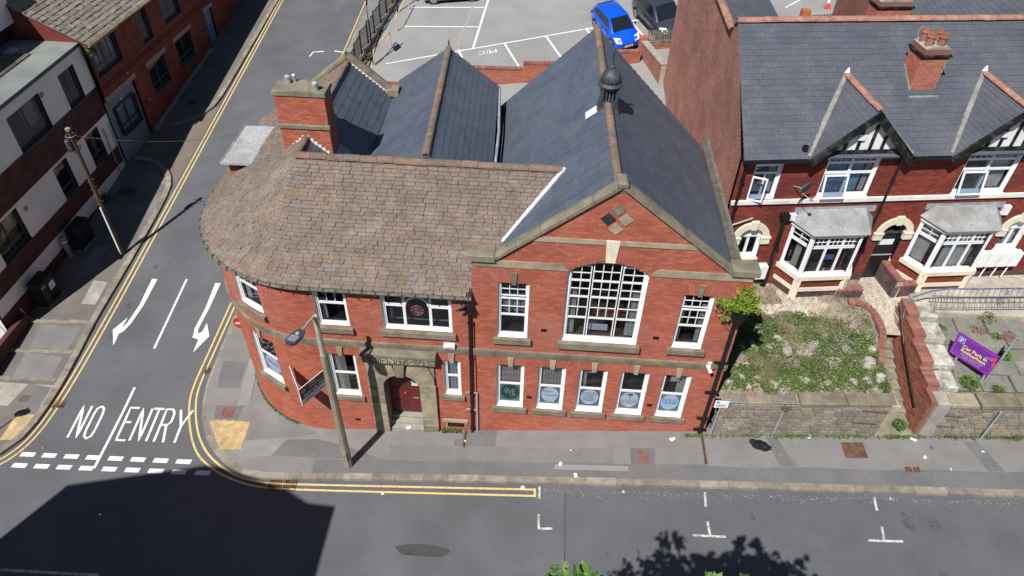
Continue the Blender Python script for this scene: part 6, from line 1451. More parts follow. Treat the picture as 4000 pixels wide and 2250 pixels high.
# --- low garden walls by the doors
def lowwall(x0, y0, x1, y1, z0, z1, th, label):
    t = thing('low_brick_wall', label, 'wall'); L = math.hypot(x1-x0, y1-y0); an = math.atan2(y1-y0, x1-x0); M_ = T(x0, y0, 0) @ RZ(an)
    MB().box(0, L, 0, th, z0, z1).build('wall_core', M_GMORTAR, t, M=M_); xf = []
    for za, zb_ in courses(z0, z1):
        r_ = int(round((za-z0)/.075)) % 2
        for (ln, mk) in ((L, lambda s: M_ @ T(s, -.006, 0)), (th, lambda s: M_ @ T(-.006, s, 0) @ RZ(-PI/2))):
            x = -.11*r_
            while x < ln:
                u, v_ = max(x, 0), min(x+.225, ln); x += .225
                if v_-u > .03: xf.append((0, mk((u+v_)/2) @ T(0, 0, (za+zb_)/2) @ SC(v_-u-.012, .01, .064)))
    pieces(t, 'brick', M_BLUEBRICK, BRT, xf, 300)
    m_ = max(1, int(L/.11)); tb = MB().cbox(-.5, .5, 0, 1, 0, 1, .06); xf = [(0, M_ @ T(L*(i+.5)/m_, -.02, z1) @ SC(L/m_-.01, th+.04, .08)) for i in range(m_)]
    pieces(t, 'coping_brick', mat('coping_brick', (.27, .11, .08)), [(tb.v, tb.f)], xf)
lowwall(12.95, 4.35, 13.85, 4.45, 3.1, 3.95, .22, 'low blue brick garden wall in front of the left bay window')
lowwall(14.72, 5.9, 14.98, 4.55, 3.2, 4.35, .22, 'blue brick wall flanking the path to the black door')
lowwall(14.98, 4.55, 15.85, 4.75, 3.3, 4.1, .22, 'low blue brick planter wall in front of the right bay')
# --- flagstone terraces of the right-hand bank
fl_ = thing('flagstone_bank', 'tiers of grey flagstones covering the bank right of the steps', 'paving')
k = 0
for r_, (ya, yb) in enumerate(((.5, 1.15), (1.15, 1.75), (1.75, 2.35), (2.35, 2.95), (2.95, 3.65))):
    x = 16.2+random.uniform(-.25, .2)
    while x < 22:
        w = random.uniform(.55, 1.25); zc_ = bank(x+w/2, (ya+yb)/2)
        if random.random() < .86: MB().cbox(-w/2+.012, w/2-.012, -(yb-ya)/2+.01, (yb-ya)/2-.01+.04, -.06, .05, .015).build('flagstone', M_FLAG, fl_, M=T(x+w/2, (ya+yb)/2+random.uniform(-.03, .03), zc_+random.uniform(-.01, .05)) @ RZ(random.gauss(0, .02)) @ RX(.1+random.gauss(0, .015)))
        x += w
# --- limestone rocks
def rock(name, x, y, z, r, m, parent=None, label=None, grp=None):
    v = []; f = []; n_, m2 = 7, 4
    for i in range(m2+1):
        ph = PI*i/m2
        for j in range(n_):
            th = 2*PI*j/n_; q = r*random.uniform(.72, 1.15); v.append((q*math.sin(ph)*math.cos(th)*1.2, q*math.sin(ph)*math.sin(th), q*.7*math.cos(ph)))
    for i in range(m2):
        for j in range(n_): f.append((i*n_+j, (i+1)*n_+j, (i+1)*n_+(j+1) % n_, i*n_+(j+1) % n_))
    return MB().add(v, f).build(name, m, parent, loc=(x, y, z), rotz=random.uniform(0, 6))
rk = []
for x in fr(8.7, 13.6, 15): rk.append((x+random.uniform(-.12, .12), .75+random.uniform(-.14, .18), random.uniform(.1, .22)))
for x in fr(8.9, 13.5, 11): rk.append((x+random.uniform(-.2, .2), 2.05+random.uniform(-.22, .2), random.uniform(.1, .24)))
for x in fr(8.8, 13.6, 22): rk.append((x+random.uniform(-.1, .1), .5+random.uniform(-.1, .1), random.uniform(.06, .12)))
for q in ((13.6, 2.1, .26), (13.4, 1.5, .3), (13.75, 2.6, .17), (13.7, 1.0, .25), (12.2, 2.6, .14), (10.5, 2.4, .2), (9.9, 2.55, .17), (9.3, 1.3, .12)): rk.append(q)
NTH = ['first', 'second', 'third', 'fourth', 'fifth', 'sixth', 'seventh', 'eighth', 'ninth', 'tenth', 'eleventh', 'twelfth', 'thirteenth', 'fourteenth', 'fifteenth', 'sixteenth', 'seventeenth']
sets = [(rk[0:16], 'lower row on the garden bank'), (rk[16:28], 'upper row on the garden bank'), (rk[51:], 'loose group of the largest garden rocks')]
for st_, nm_ in sets:
    for i, (x, y, r) in enumerate(sorted(st_)):
        o = rock('rock', x, y, bank(x, y)+r*.1, r*.9, M_RUBBLE); o['label'] = 'pale limestone rock, %s from the club in the %s' % (NTH[min(i, 16)], nm_); o['category'] = 'rock'; o['group'] = 'limestone rocks on the garden bank'
for i, (x, y, r) in enumerate(rk[28:51]):
    o = rock('small_rock', x, y, bank(x, y), r*.8, M_RUBBLE); o['label'] = 'fist-sized pale stone along the lower edge of the garden bank'; o['category'] = 'rock'; o['group'] = 'small stones above the retaining wall coping'
# ================================================================== STREET FURNITURE, CAR PARK EDGE, CARS
def tilt(t, x, y, a, zf=gz):
    e = .2; gx = (zf(x+e, y)-zf(x-e, y))/(2*e); gy = (zf(x, y+e)-zf(x, y-e))/(2*e)
    Z = Vector((-gx, -gy, 1)).normalized(); X = Vector((math.cos(a), math.sin(a), 0)); X = (X-Z*X.dot(Z)).normalized(); Y = Z.cross(X)
    t.matrix_basis = frame((x, y, zf(x, y)), X, Y, Z)
# --- concrete lamp post on the pavement
lp = thing('street_lamp', 'tall concrete street lamp on the pavement before the club doorway', 'street lamp', (-4.32, -1.57, gz(-4.32, -1.57)))
def octo(z, r): return [(r*math.cos(PI/8+k*PI/4), r*math.sin(PI/8+k*PI/4), z) for k in range(8)]
def octo_mb(secs):
    b = MB(); P = [octo(z, r)+[octo(z, r)[0]] for z, r in secs]; b.grid(P); b.add(octo(*secs[-1]), [tuple(range(8))]); return b
octo_mb([(-.3, .15), (.1, .145), (5.77, .11), (5.79, .09)]).build('lower_column', M_CONCP, lp)
octo_mb([(5.77, .09), (7.38, .07)]).build('upper_column', mat('pale_concrete', (.4, .36, .29), .9, var=.12, scale=3, fine=40), lp)
MB().tube([(0, 0, 7.3), (-.02, -.08, 7.4), (-.1, -.4, 7.43), (-.17, -.72, 7.45)], [.045, .04, .034, .03], 8).build('bracket_arm', M_CONC, lp)
hd = MB().prism([(-.1, 0), (.1, 0), (.17, -.2), (.17, -.52), (.1, -.62), (-.1, -.62), (-.17, -.52), (-.17, -.2)], 0, .07, 'z').build('lamp_head', mat('lamp_grey', (.045, .055, .075), .5, var=.2), lp, M=T(-.16, -.66, 7.41) @ RZ(-.33) @ RX(-.06))
MB().lathe([(.06, .07), (.06, .11), (.03, .12)], 12, T(0, -.2, 0)).build('photocell', M_STEEL, hd)
MB().box(-.1, .1, -.5, -.2, -.008, .0).build('lens', flat('lamp_lens', (.6, .62, .65)), hd)
fn_ = MB(); [fn_.box(-.12, .12, -.3-.04*k, -.285-.04*k, .07, .085) for k in range(6)]; fn_.build('cooling_fin', M_LEAD, hd)
MB().box(-.06, .06, -.16, -.12, .5, .95).build('access_door', M_CONCP, lp); MB().lathe([(.015, 0), (.015, .01)], 8, T(0, -.14, 1.5) @ RX(PI/2)).build('number_plate', M_WHITE, lp)
# --- V-shaped auction board on the curved wall
ab = thing('auction_board', 'V-shaped dark blue auction board projecting from the club wall', 'sign', (-5.7, -1.0, 2.06))
M_NAVY = flat('board_navy', (.02, .03, .06), .5); M_BOARDW = flat('board_pale', (.6, .62, .66), .5); M_ORANGE = flat('board_orange', (.75, .38, .06))
for s, nm in ((1, 'right'), (-1, 'left')):
    e = Vector((.62*s, 1.0 if s > 0 else 1.02, 0)); L = e.length; an = math.atan2(e.y, e.x)
    if s > 0: Mx = RZ(an)
    else: Mx = T(e.x, e.y, 0) @ RZ(an+PI)
    p = MB().box(0, L, 0, .02, 0, .8).build('panel', M_WHITE, ab, M=Mx)
    # outer face is the one away from the wall
    MB().box(.01, L-.01, -.004, 0, .26, .79).build('navy_field', M_NAVY, p); MB().box(.01, L-.01, -.004, 0, .01, .26).build('pale_field', M_BOARDW, p)
    text('lettering', 'BTG', T(L*.5, -.006, .69) @ FACE, .24, .1, M_WHITE, p); text('lettering', 'Eddisons', T(L*.62, -.006, .56) @ FACE, .56, .12, M_ORANGE, p)
    text('lettering', '0345 646 2288', T(L*.54, -.006, .37) @ FACE, L*.82, .11, M_WHITE, p); text('lettering', 'AUCTION', T(L*.5, -.006, .13) @ FACE, L*.66, .14, M_NAVY, p)
    lg = MB(); vs = []
    for k in range(20):
        a = 2*PI*k/20; vs += [(.17+.09*math.cos(a), -.006, .6+.09*math.sin(a)), (.17+.055*math.cos(a), -.006, .6+.055*math.sin(a))]
    lg.add(vs, [(2*k, 2*k+1, (2*k+3) % 40, (2*k+2) % 40) for k in range(20)]); lg.add([(.14, -.006, .565), (.215, -.006, .6), (.14, -.006, .635)], [(0, 1, 2)]); lg.build('logo', M_ORANGE, p)
# --- purple car park sign on two posts
ps = thing('car_park_sign', 'purple Car Park in Rotherham sign on grey posts above the retaining wall', 'sign')
O_ = Vector((16.07, 1.87, 3.66)); Xs = Vector((.58, -.81, .06)).normalized(); Ys = Vector((.81, .58, 0)).normalized(); Zs = Xs.cross(Ys)
SM = frame(O_, Xs, Ys, Zs); SW, SH = 1.38, .9
M_PURP = flat('sign_purple', (.16, .025, .33), .4); M_PINK = flat('sign_pink', (.62, .05, .36)); M_YEL = flat('sign_yellow', (.85, .75, .12)); M_SRED = flat('sign_arrow_red', (.75, .06, .06)); M_PBLUE = flat('sign_blue', (.02, .16, .55))
bd = MB().box(0, SW, 0, .03, 0, SH).build('board', M_PURP, ps, M=SM)
e_ = .05; bo_ = MB()
for (x0, x1, z0, z1) in ((e_, SW-e_, e_, e_+.018), (e_, SW-e_, SH-e_-.018, SH-e_), (e_, e_+.018, e_+.018, SH-e_-.018), (SW-e_-.018, SW-e_, e_+.018, SH-e_-.018)): bo_.box(x0, x1, -.005, 0, z0, z1)
bo_.build('border', M_PINK, bd)
MB().box(.1, .3, -.005, 0, SH-.32, SH-.1).build('parking_tile', M_WHITE, bd); MB().box(.11, .29, -.007, -.005, SH-.31, SH-.11).build('parking_field', M_PBLUE, bd); text('lettering', 'P', T(.2, -.009, SH-.21) @ FACE, .09, .14, M_WHITE, bd, bold=.02)
text('lettering', 'Car Park in', T(.72, -.006, .52) @ FACE, .82, .15, M_YEL, bd, bold=.02); text('lettering', 'Rotherham', T(.72, -.006, .36) @ FACE, .82, .13, M_YEL, bd, bold=.02)
text('lettering', '20 Percy Street S65 1ED', T(.72, -.006, .215) @ FACE, .74, .06, M_YEL, bd); text('lettering', 'carparkrotherham.co.uk', T(.72, -.006, .135) @ FACE, .6, .045, M_WHITE, bd); text('lettering', 'Follow left', T(1.16, -.006, .62) @ FACE, .2, .04, M_WHITE, bd)
ar_ = MB(); pts = [(1.34, .42), (1.36, .58), (1.28, .72)]
ar_.add([(1.30, -.006, .40), (1.37, -.006, .40), (1.39, -.006, .56), (1.32, -.006, .56), (1.33, -.006, .68), (1.27, -.006, .63)], [(0, 1, 2, 3), (3, 2, 4, 5)]); ar_.add([(1.14, -.006, .70), (1.3, -.006, .6), (1.36, -.006, .76)], [(0, 1, 2)]); ar_.build('arrow', M_SRED, bd)
for sx in (.32, 1.3):
    top = SM @ Vector((sx, .06, .55)); MB().tube([(top.x, top.y, bank(top.x, top.y)-.4), top], .038, 10).build('post', M_STEEL, ps)
MB().box(0, 1.38, 0, .03, 0, .9).build('second_board', M_LEAD, ps, M=frame(SM @ Vector((SW+.02, .0, 0)), Vector((.69, .724, .0)), Vector((-.724, .69, 0)), Vector((0, 0, 1))))
e2 = SM @ Vector((SW, 0, 0)); e2 = e2+Vector((.69, .724, 0))*1.25; MB().tube([(e2.x, e2.y, bank(e2.x, e2.y)-.3), (e2.x, e2.y, 4.4)], .038, 10).build('post', M_STEEL, ps)
# --- sign plates and bare poles by the retaining wall
sp_ = thing('small_sign', 'small white notice on a leaning grey pole at the club corner', 'sign', (8.27, -.2, gz(8.27, -.2)))
MB().tube([(0, 0, -.2), (.02, -.02, 1.85)], .03, 8).build('pole', M_STEEL, sp_); pl_ = MB().box(-.22, .24, -.06, -.045, 1.65, 2.0).build('plate', M_WHITE, sp_); MB().box(-.17, -.07, -.063, -.06, 1.88, 1.97).build('parking_badge', flat('badge_teal', (.03, .3, .3)), pl_)
lt = MB(); [lt.box(-.15, .18-.04*(k % 2), -.063, -.06, 1.7+.04*k, 1.715+.04*k) for k in range(4)]; lt.build('print', C_GREY, pl_)
for (x, y, lx, lab) in ((10.36, -.2, .03, 'slim pale metal pole leaning on the stone wall, weed at its top'), (17.08, -.28, .02, 'slim pale metal pole against the right retaining wall')):
    t = thing('metal_pole', lab, 'pole', (x, y, gz(x, y)), 0, 'bare metal poles by the retaining wall'); MB().tube([(0, 0, -.1), (lx, 0, 1.5)], .028, 8).build('shaft', M_STEEL, t); MB().lathe([(.032, 1.47), (.032, 1.53)], 8, T(lx, 0, 0)).build('cap', M_STEEL, t)
# --- blue and grey railing above the flagstones
rl = thing('garden_railing', 'curving blue painted iron railing along the upper path', 'railing')
M_RBLUE = mat('rail_blue', (.08, .12, .25), .5, var=.3, scale=8, stain=(.3, .33, .4), stain_scale=5, stain_amt=.5); M_RGREY = mat('rail_grey', (.16, .18, .22), .5, var=.3, scale=8)
path = [(14.97, 3.3, 3.75), (15.05, 3.62, 4.1), (15.3, 3.85, 4.3), (15.9, 3.95, 4.55), (16.4, 3.9, 4.75), (17, 3.93, 4.76), (26, 4.75, 4.85)]
MB().tube(path, .028, 8).build('top_rail', M_RBLUE, rl); low = [(15.95, 3.72, 3.95), (17, 3.78, 3.98), (26, 4.6, 4.05)]
MB().tube(low, .02, 6).build('bottom_rail', M_RGREY, rl); MB().tube([(15.95, 3.85, 4.42), (17, 3.88, 4.42), (26, 4.7, 4.5)], .02, 6).build('middle_rail', M_RGREY, rl)
for k in range(44):
    x = 16.0+.21*k; y = lerp(3.75, 4.62, (x-16)/10); zt = 4.58 if x < 16.3 else 4.76+.01*(x-17); zt = min(zt, 4.85)
    MB().tube([(x, y, 3.95+.01*(x-16)), (x, y+.15, zt)], .011, 5).build('baluster', M_RGREY, rl)
for xx in (18.6, 20.0):
    sc_ = MB(); 
    for zz in (4.2, 4.55):
        for s in (-1, 1): sc_.tube([(xx+s*(.07+.06*math.cos(t)), 4.05+.09*(xx-18), zz+.1*math.sin(t)) for t in fr(0, 1.7*PI, 12)], .011, 5)
    sc_.build('scroll', M_RGREY, rl)
# --- car park edge: low wall with railings, posts, yellow barriers
def rail_fence(pts, label, h=1.1):
    t = thing('railing_fence', label, 'fence', (pts[0][0], pts[0][1], 0))
    ox, oy = pts[0][:2]; P = resample(pts, 1.35)
    for i, (a, c) in enumerate(zip(P, P[1:])):
        za, zc2 = gz(a.x, a.y), gz(c.x, c.y); zm = max(za, zc2)
        MB().box(-.5, .5, -.14, .14, -.4, .32, T((a.x+c.x)/2-ox, (a.y+c.y)/2-oy, (za+zc2)/2) @ RZ(math.atan2(c.y-a.y, c.x-a.x)) @ SC((c-a).length, 1, 1)).build('wall_block', M_CONC, t)
        base = (za+zc2)/2+.38; f = MB(); f.box(0, 1, -.02, .02, h-.03, h).box(0, 1, -.02, .02, .02, .05)
        MM = T(a.x-ox, a.y-oy, base) @ RZ(math.atan2(c.y-a.y, c.x-a.x))
        L = (c-a).length*.96; g = MB(); g.box(0, L, -.02, .02, h-.04, h).box(0, L, -.02, .02, .02, .06).box(0, .05, -.03, .03, -.2, h+.03).box(L-.05, L, -.03, .03, -.2, h+.03)
        pn = g.build('panel', M_BLACK, t, M=MM); bb_ = MB(); [bb_.box(.1+.115*k, .12+.115*k, -.01, .01, .05, h-.03) for k in range(int((L-.15)/.115))]; bb_.build('railing_bar', M_BLACK, pn)
rail_fence([(-9.75, 20), (-9.6, 25.7), (-9.25, 28), (-8.6, 33), (-8.2, 40)], 'black iron railings on a stepped low wall between street and car park')
for x, y, h, lab in ((-8.69, 24.72, 4.0, 'tall black post by the car park railings, behind the rear parapet'), (-8.29, 30.84, 4.0, 'black post by the car park railings near the pale blue car')):
    t = thing('sign_post', lab, 'post', (x, y, gz(x, y))); MB().tube([(0, 0, -.1), (0, 0, h)], .05, 8).build('shaft', M_BLACK, t)
    MB().box(-.02, .02, -.28, .28, h-1.2, h-.4, RZ(.5)).build('sign_plate', M_LEAD, t)
def barrier(pts, lab):
    o = Vector(pts[0]); t = thing('yellow_barrier', lab, 'barrier', (o.x, o.y, gz(o.x, o.y)))
    a, c = Vector(pts[0]), Vector(pts[1]); hh = .95
    MB().tube([(0, 0, -.1), (0, 0, hh-.12), ((c-a).x*.05, (c-a).y*.05, hh), ((c-a).x*.95, (c-a).y*.95, hh+(gz(c.x, c.y)-gz(a.x, a.y))), ((c-a).x, (c-a).y, hh-.12+(gz(c.x, c.y)-gz(a.x, a.y))), ((c-a).x, (c-a).y, -.1+(gz(c.x, c.y)-gz(a.x, a.y)))], .035, 8).build('hoop', M_YELLOW, t)
    MB().box(-.08, .08, -.08, .08, -.05, .015).build('foot', M_CONC, t)
barrier([(-8.62, 24.64), (-8.01, 26.74)], 'yellow tubular hoop barrier by the tall black post'); barrier([(-7.91, 28.48), (-7.6, 31.2)], 'yellow tubular hoop barrier beside the empty parking bays')
text('bay_lettering', 'M/C', T(-1.87, 25.55, gz(-1.87, 25.55)+.02) @ RX(.12) @ RY(-.097) @ RZ(PI+.2), 1.1, .42, M_WHITEP, carpark)
# brick walls at the back of the club yard
def bwall(pts, top, low, th, label, m=M_BRICK, cop=True, mort=M_GMORTAR, nm='yard_wall'):
    t = thing(nm, label, 'wall')
    for (a, c), (ta, tc), (la, lc) in zip(zip(pts, pts[1:]), zip(top, top[1:]), zip(low, low[1:])):
        L = math.hypot(c[0]-a[0], c[1]-a[1]); an = math.atan2(c[1]-a[1], c[0]-a[0]); Mx = T(a[0], a[1], 0) @ RZ(an); tm = (ta+tc)/2
        MB().box(0, L, 0, th, min(la, lc), tm).build('wall_core', mort, t, M=Mx); xf = []
        for za, zb_ in courses(min(la, lc), tm, .08):
            x = -.12*(int(round((za-min(la, lc))/.08)) % 2)
            while x < L:
                u, v_ = max(x, 0), min(x+.24, L); x += .24
                if v_-u > .04: xf.append((0, Mx @ T((u+v_)/2, -.006, (za+zb_)/2) @ SC(v_-u-.014, .01, .068)))
        pieces(t, 'brick', m, BRT, xf, 200)
        if cop:
            n_ = max(1, int(L/.115)); tb = MB().cbox(-.5, .5, 0, 1, 0, 1, .06); pieces(t, 'coping_brick', mat('coping_brick', (.27, .11, .08)), [(tb.v, tb.f)], [(0, Mx @ T(L*(i+.5)/n_, -.03, tm) @ SC(L/n_-.01, th+.06, .1)) for i in range(n_)])
        else: MB().cbox(-.02, L+.02, -.05, th+.05, tm, tm+.1, .02).build('coping', M_RUBBLE, t, M=Mx)
bwall([(-4.5, 21.9), (.42, 22.2)], [3.5, 3.5], [1.2, 1.2], .25, 'lower red brick yard wall between the middle roof and the car park')
bwall([(.44, 22.15), (4.0, 22.5)], [3.85, 3.85], [1.4, 1.4], .25, 'taller red brick yard wall stepping up beside the hall roof')
bwall([(4.6, 23.3), (7.0, 23.7)], [4.2, 4.2], [1.8, 1.8], .25, 'red brick wall in front of the bright blue car')
bwall([(7.05, 24.6), (7.95, 21.5)], [4.5, 4.5], [1.8, 1.8], .28, 'brick wall with rough pale coping running towards the terrace', m=M_GBRICK, cop=False)
bwall([(7.3, 24.9), (10.5, 25.3)], [4.1, 4.1], [2.0, 2.0], .22, 'orange brick wall carrying a picket fence before the grey car', m=mat('orange_brick', (.4, .13, .05), .9, cols=[(.4,.13,.05),(.36,.11,.045),(.43,.15,.06)], var=.15))
MB().box(6.95, 7.4, 24.4, 24.85, 2, 4.75).build('brick_pillar', M_BRICK, None, label='red brick pillar at the corner of the yard by the blue car', cat='pillar')
pf = thing('picket_fence', 'weathered timber picket fence on the brick wall before the grey car', 'fence', (7.45, 24.95, 4.2), math.atan2(.4, 3.2))
for k in range(24): MB().box(.135*k, .135*k+.085, -.01, .012, 0, .8+random.uniform(-.03, .03)).build('picket', mat('old_timber', (.2, .18, .14), .9, var=.35, scale=6), pf)
MB().box(0, 3.2, .012, .05, .15, .22).box(0, 3.2, .012, .05, .6, .67).build('rail', mat('old_timber', (.2, .18, .14)), pf)
sheet('yard', fr(-9.2, 14, 10), fr(9, 24.5, 8), lambda x, y: .06*x+2.0, M_CONC)
# far fence with brick pillars beyond the terrace ridge
for x, lab in ((16.3, 'orange brick pillar left of the far fence panel'), (18.3, 'tall orange brick pillar right of the far fence panel')):
    MB().box(x-.24, x+.24, 25.9, 26.35, 3, gz(x, 26)+(1.35 if x < 17 else 1.55)).build('brick_pillar', mat('orange_brick', (.4, .13, .05)), None, label=lab, cat='pillar')
pf2 = thing('picket_fence', 'dark timber picket fence between orange brick pillars behind the terrace', 'fence', (13.5, 26.1, 0))
for k in range(44):
    x = .16*k; MB().box(x, x+.1, -.01, .012, gz(13.5+x, 26)-.2, gz(13.5+x, 26)+(.75 if x < 2.5 else 1.05)).build('picket', mat('old_timber_dark', (.1, .085, .065), .9, var=.35, scale=6), pf2)
cn = thing('traffic_cone', 'red and white traffic cone in the far car park', 'cone', (18.4, 28.8, gz(18.4, 28.8))); MB().box(-.2, .2, -.2, .2, 0, .04).build('base', M_SRED, cn); MB().lathe([(.14, .04), (.1, .28)], 12).build('lower_cone', M_SRED, cn); MB().lathe([(.1, .28), (.065, .5)], 12).build('white_sleeve', M_WHITE, cn); MB().lathe([(.065, .5), (.03, .72)], 12).build('tip', M_SRED, cn)

# ------------------------------------------------------------------ cars
M_TYRE = mat('tyre', (.02, .02, .021), .85, var=.2); M_RIM = mat('alloy_rim', (.5, .51, .53), .35, metal=.6); M_CGLASS = mat('car_glass', (.012, .016, .022), .05, var=.1, spec=.6); M_TRIM = flat('black_trim', (.015, .015, .017), .6); M_HLAMP = mat('headlamp', (.75, .78, .82), .1, var=.1, spec=.8); M_TLAMP = flat('tail_lamp', (.4, .02, .02), .2)
def car(name, label, x, y, a, paint, L=4.0, W=1.66, H=1.5, suv=0, plate=None, grp='cars in the car park'):
    t = thing(name, label, 'car', (0, 0, 0), 0, grp); tilt(t, x, y, a, gc)
    hw = W/2; z0 = .2+.05*suv
    # body sections: (x, half width, lower z, shoulder z, crown z)
    S = [(-L/2, hw*.78, .38, .62, .66), (-L/2+.08, hw*.9, .28, .78, .82), (-L/2+.35, hw*.97, .24, .92, .96), (-L*.22, hw, z0, .95, .99), (0, hw, z0, .93, .98), (L*.18, hw, z0, .92, .98), (L*.27, hw*.99, .22, .9, .97), (L*.36, hw*.96, .22, .8, .9), (L/2-.22, hw*.9, .24, .68, .78), (L/2-.07, hw*.78, .27, .56, .62), (L/2, hw*.6, .32, .48, .5)]
    k_ = H/1.5; rows = []
    for (sx, w, zl, zs, zc_) in S:
        zs *= k_; zc_ *= k_
        rows.append([(sx, -w*.9, zl), (sx, -w, zl+.12), (sx, -w*1.0, (zl+zs)/2+.06), (sx, -w*.965, zs-.03), (sx, -w*.9, zs), (sx, -w*.45, zc_), (sx, 0, zc_+.015), (sx, w*.45, zc_), (sx, w*.9, zs), (sx, w*.965, zs-.03), (sx, w*1.0, (zl+zs)/2+.06), (sx, w, zl+.12), (sx, w*.9, zl)])
    b = MB().grid(rows); b.add(rows[0], [tuple(range(12, -1, -1))]); b.add(rows[-1], [tuple(range(13))])
    b.build('body', paint, t, smooth=True)
    # greenhouse
    zb = .93*k_; zr = H; bw, rw = hw*.9, hw*.72
    xw0, xw1 = L*.29, L*.10; xr0, xr1 = -L*.46, -L*.37
    base = [(xw0, -bw*.86, zb-.02), (xw0, bw*.86, zb-.02), (xr0, bw*.92, zb), (xr0, -bw*.92, zb)]; midb = [(L*.14, -bw, zb), (L*.14, bw, zb)]
    rows = []
    prof = [(xw0+.03, zb-.02, .86), (lerp(xw0, xw1, .5), lerp(zb, zr, .55), .86), (xw1, zr-.06, .8), (0, zr, .8), (-L*.2, zr-.005, .8), (xr1, zr-.07, .78), (lerp(xr1, xr0, .6), lerp(zr, zb, .5), .84), (xr0, zb, .9)]
    for (px, pz, wf) in prof: rows.append([(px, -bw, zb-.02), (px, -lerp(bw, rw, (pz-zb)/(zr-zb))*1.0, pz-.03 if pz > zb+.1 else pz), (px, -lerp(bw, rw, (pz-zb)/(zr-zb))*.85, pz), (px, 0, pz+.02), (px, lerp(bw, rw, (pz-zb)/(zr-zb))*.85, pz), (px, lerp(bw, rw, (pz-zb)/(zr-zb)), pz-.03 if pz > zb+.1 else pz), (px, bw, zb-.02)])
    MB().grid(rows).build('roof', paint, t, smooth=True)
    def panel(nm, pts, m, off=.012):
        v = [Vector(p) for p in pts]; n = (v[1]-v[0]).cross(v[2]-v[0]).normalized(); c = sum(v, Vector())/len(v)
        if n.dot(c-Vector((0, 0, .8))) < 0: n = -n
        MB().add([p+n*off for p in v], [tuple(range(len(v)))]).build(nm, m, t)
    def wpt(px, pz, s, f=.98): return (px, s*lerp(bw, rw, (pz-zb)/(zr-zb))*f, pz)
    za, zz = zb+.04, zr-.08
    wsr = [[(p[0]+.012, p[1]*(1.0 if abs(p[1]) > .01 else 1), p[2]+.014) for p in rows[k][2:5]] for k in (0, 1, 2)]
    wsr[0] = [(p[0]-.03, p[1], p[2]+.03) for p in wsr[0]]; wsr[2] = [(p[0]+.05, p[1], p[2]-.02) for p in wsr[2]]; MB().grid(wsr).build('windscreen', M_CGLASS, t, smooth=True)
    MB().grid([[(p[0]-.014, p[1]*.95, p[2]+.01) for p in rows[k][2:5]] for k in (5, 6)]).build('rear_window', M_CGLASS, t, smooth=True)
    for s in (-1, 1):
        panel('side_window', [wpt(L*.215, za, s), wpt(L*.1, zz-.02, s), wpt(-L*.04, zz, s), wpt(-L*.04, za, s)], M_CGLASS, .025)
        panel('side_window', [wpt(-L*.055, za, s), wpt(-L*.055, zz, s), wpt(-L*.33, zz-.04, s), wpt(-L*.4, za+.06, s)], M_CGLASS, .025)
        MB().lathe([(.0, -.05), (.08, -.03), (.1, .02), (.06, .07), (0, .08)], 10, T(L*.2, s*(hw+.1), zb+.08) @ RX(PI/2) @ SC(.8, .7, 1)).build('wing_mirror', M_TRIM, t, smooth=True)
        for wx in (-L*.31, L*.315):
            w = MB().lathe([(.22, -.09), (.3, -.1), (.315, -.06), (.315, .06), (.3, .1), (.22, .09)], 20, T(wx, s*(hw-.11), .31) @ RX(PI/2)).build('wheel', M_TYRE, t)
            rm = MB().lathe([(.21, -.02), (.21, .02)], 16, T(wx, s*(hw-.01), .31) @ RX(PI/2))
            for k in range(5): rm.box(-.025, .025, .04, .2, .02, .035, T(wx, s*(hw-.01), .31) @ RX(-s*PI/2) @ RZ(k*2*PI/5)) if False else None
            rm.build('rim', M_RIM, w); sk = MB()
            for k in range(5):
                a_ = k*2*PI/5+.6; sk.box(-.03, .03, 0, .012, .05, .12, T(wx+.0, s*(hw+.012), .31) @ RY(a_))
            sk.build('spoke_gap', M_TRIM, w)
            MB().lathe([(.37, -.004), (.37, .004)], 20, T(wx, s*(hw*.995), .34) @ RX(PI/2)).build('wheel_arch', M_TRIM, t)
        panel('headlight', [(L/2-.06, s*hw*.48, .54*k_), (L/2-.14, s*hw*.86, .58*k_), (L/2-.5, s*hw*.95, .8*k_), (L/2-.3, s*hw*.52, .77*k_)], M_HLAMP, .045)
        panel('tail_light', [(-L/2+.02, s*hw*.75, .72*k_), (-L/2+.2, s*hw*.98, .76*k_), (-L/2+.22, s*hw*.97, .95*k_), (-L/2+.1, s*hw*.75, .93*k_)], M_TLAMP, .02)
        for gx in (L*.2, -L*.03, -L*.27): MB().box(gx-.006, gx+.006, s*hw-.012, s*hw+.004, .36, .88*k_).build('door_gap', M_TRIM, t)
        MB().box(-.1, .1, -.012, .012, -.015, .015, T(.1, s*(hw+.0), .8*k_)).build('door_handle', M_TRIM, t)
        MB().box(-L*.24, L*.24, s*hw-.02, s*hw+.012, .27, .36).build('sill_trim', M_TRIM if suv else paint, t)
    panel('grille', [(L/2-.0, -hw*.42, .47*k_), (L/2, hw*.42, .47*k_), (L/2-.12, hw*.46, .63*k_), (L/2-.12, -hw*.46, .63*k_)], M_TRIM, .02)
    MB().box(L/2-.01, L/2+.02, -.26, .26, .32, .43).build('number_plate', flat('plate_white', (.7, .7, .66)), t)
    if plate: text('plate_lettering', plate, T(L/2+.021, 0, .375) @ RZ(PI/2) @ FACE, .46, .075, M_TRIM, t)
    MB().tube([(-L*.33, 0, H-.02), (-L*.42, 0, H+.35)], .006, 4).build('aerial', M_TRIM, t)
    wp = MB(); wp.tube([(xw0+.03, -.1, zb+.06), (xw0-.08, .55, zb+.13)], .012, 4).tube([(xw0+.03, -.55, zb+.06), (xw0-.06, .05, zb+.12)], .012, 4); wp.build('wiper', M_TRIM, t)
    MB().box(-L/2+.3, L/2-.3, -hw*.85, hw*.85, .18, .3).build('underbody', M_TRIM, t)
    return t
CA = math.atan2(-.93, .36)
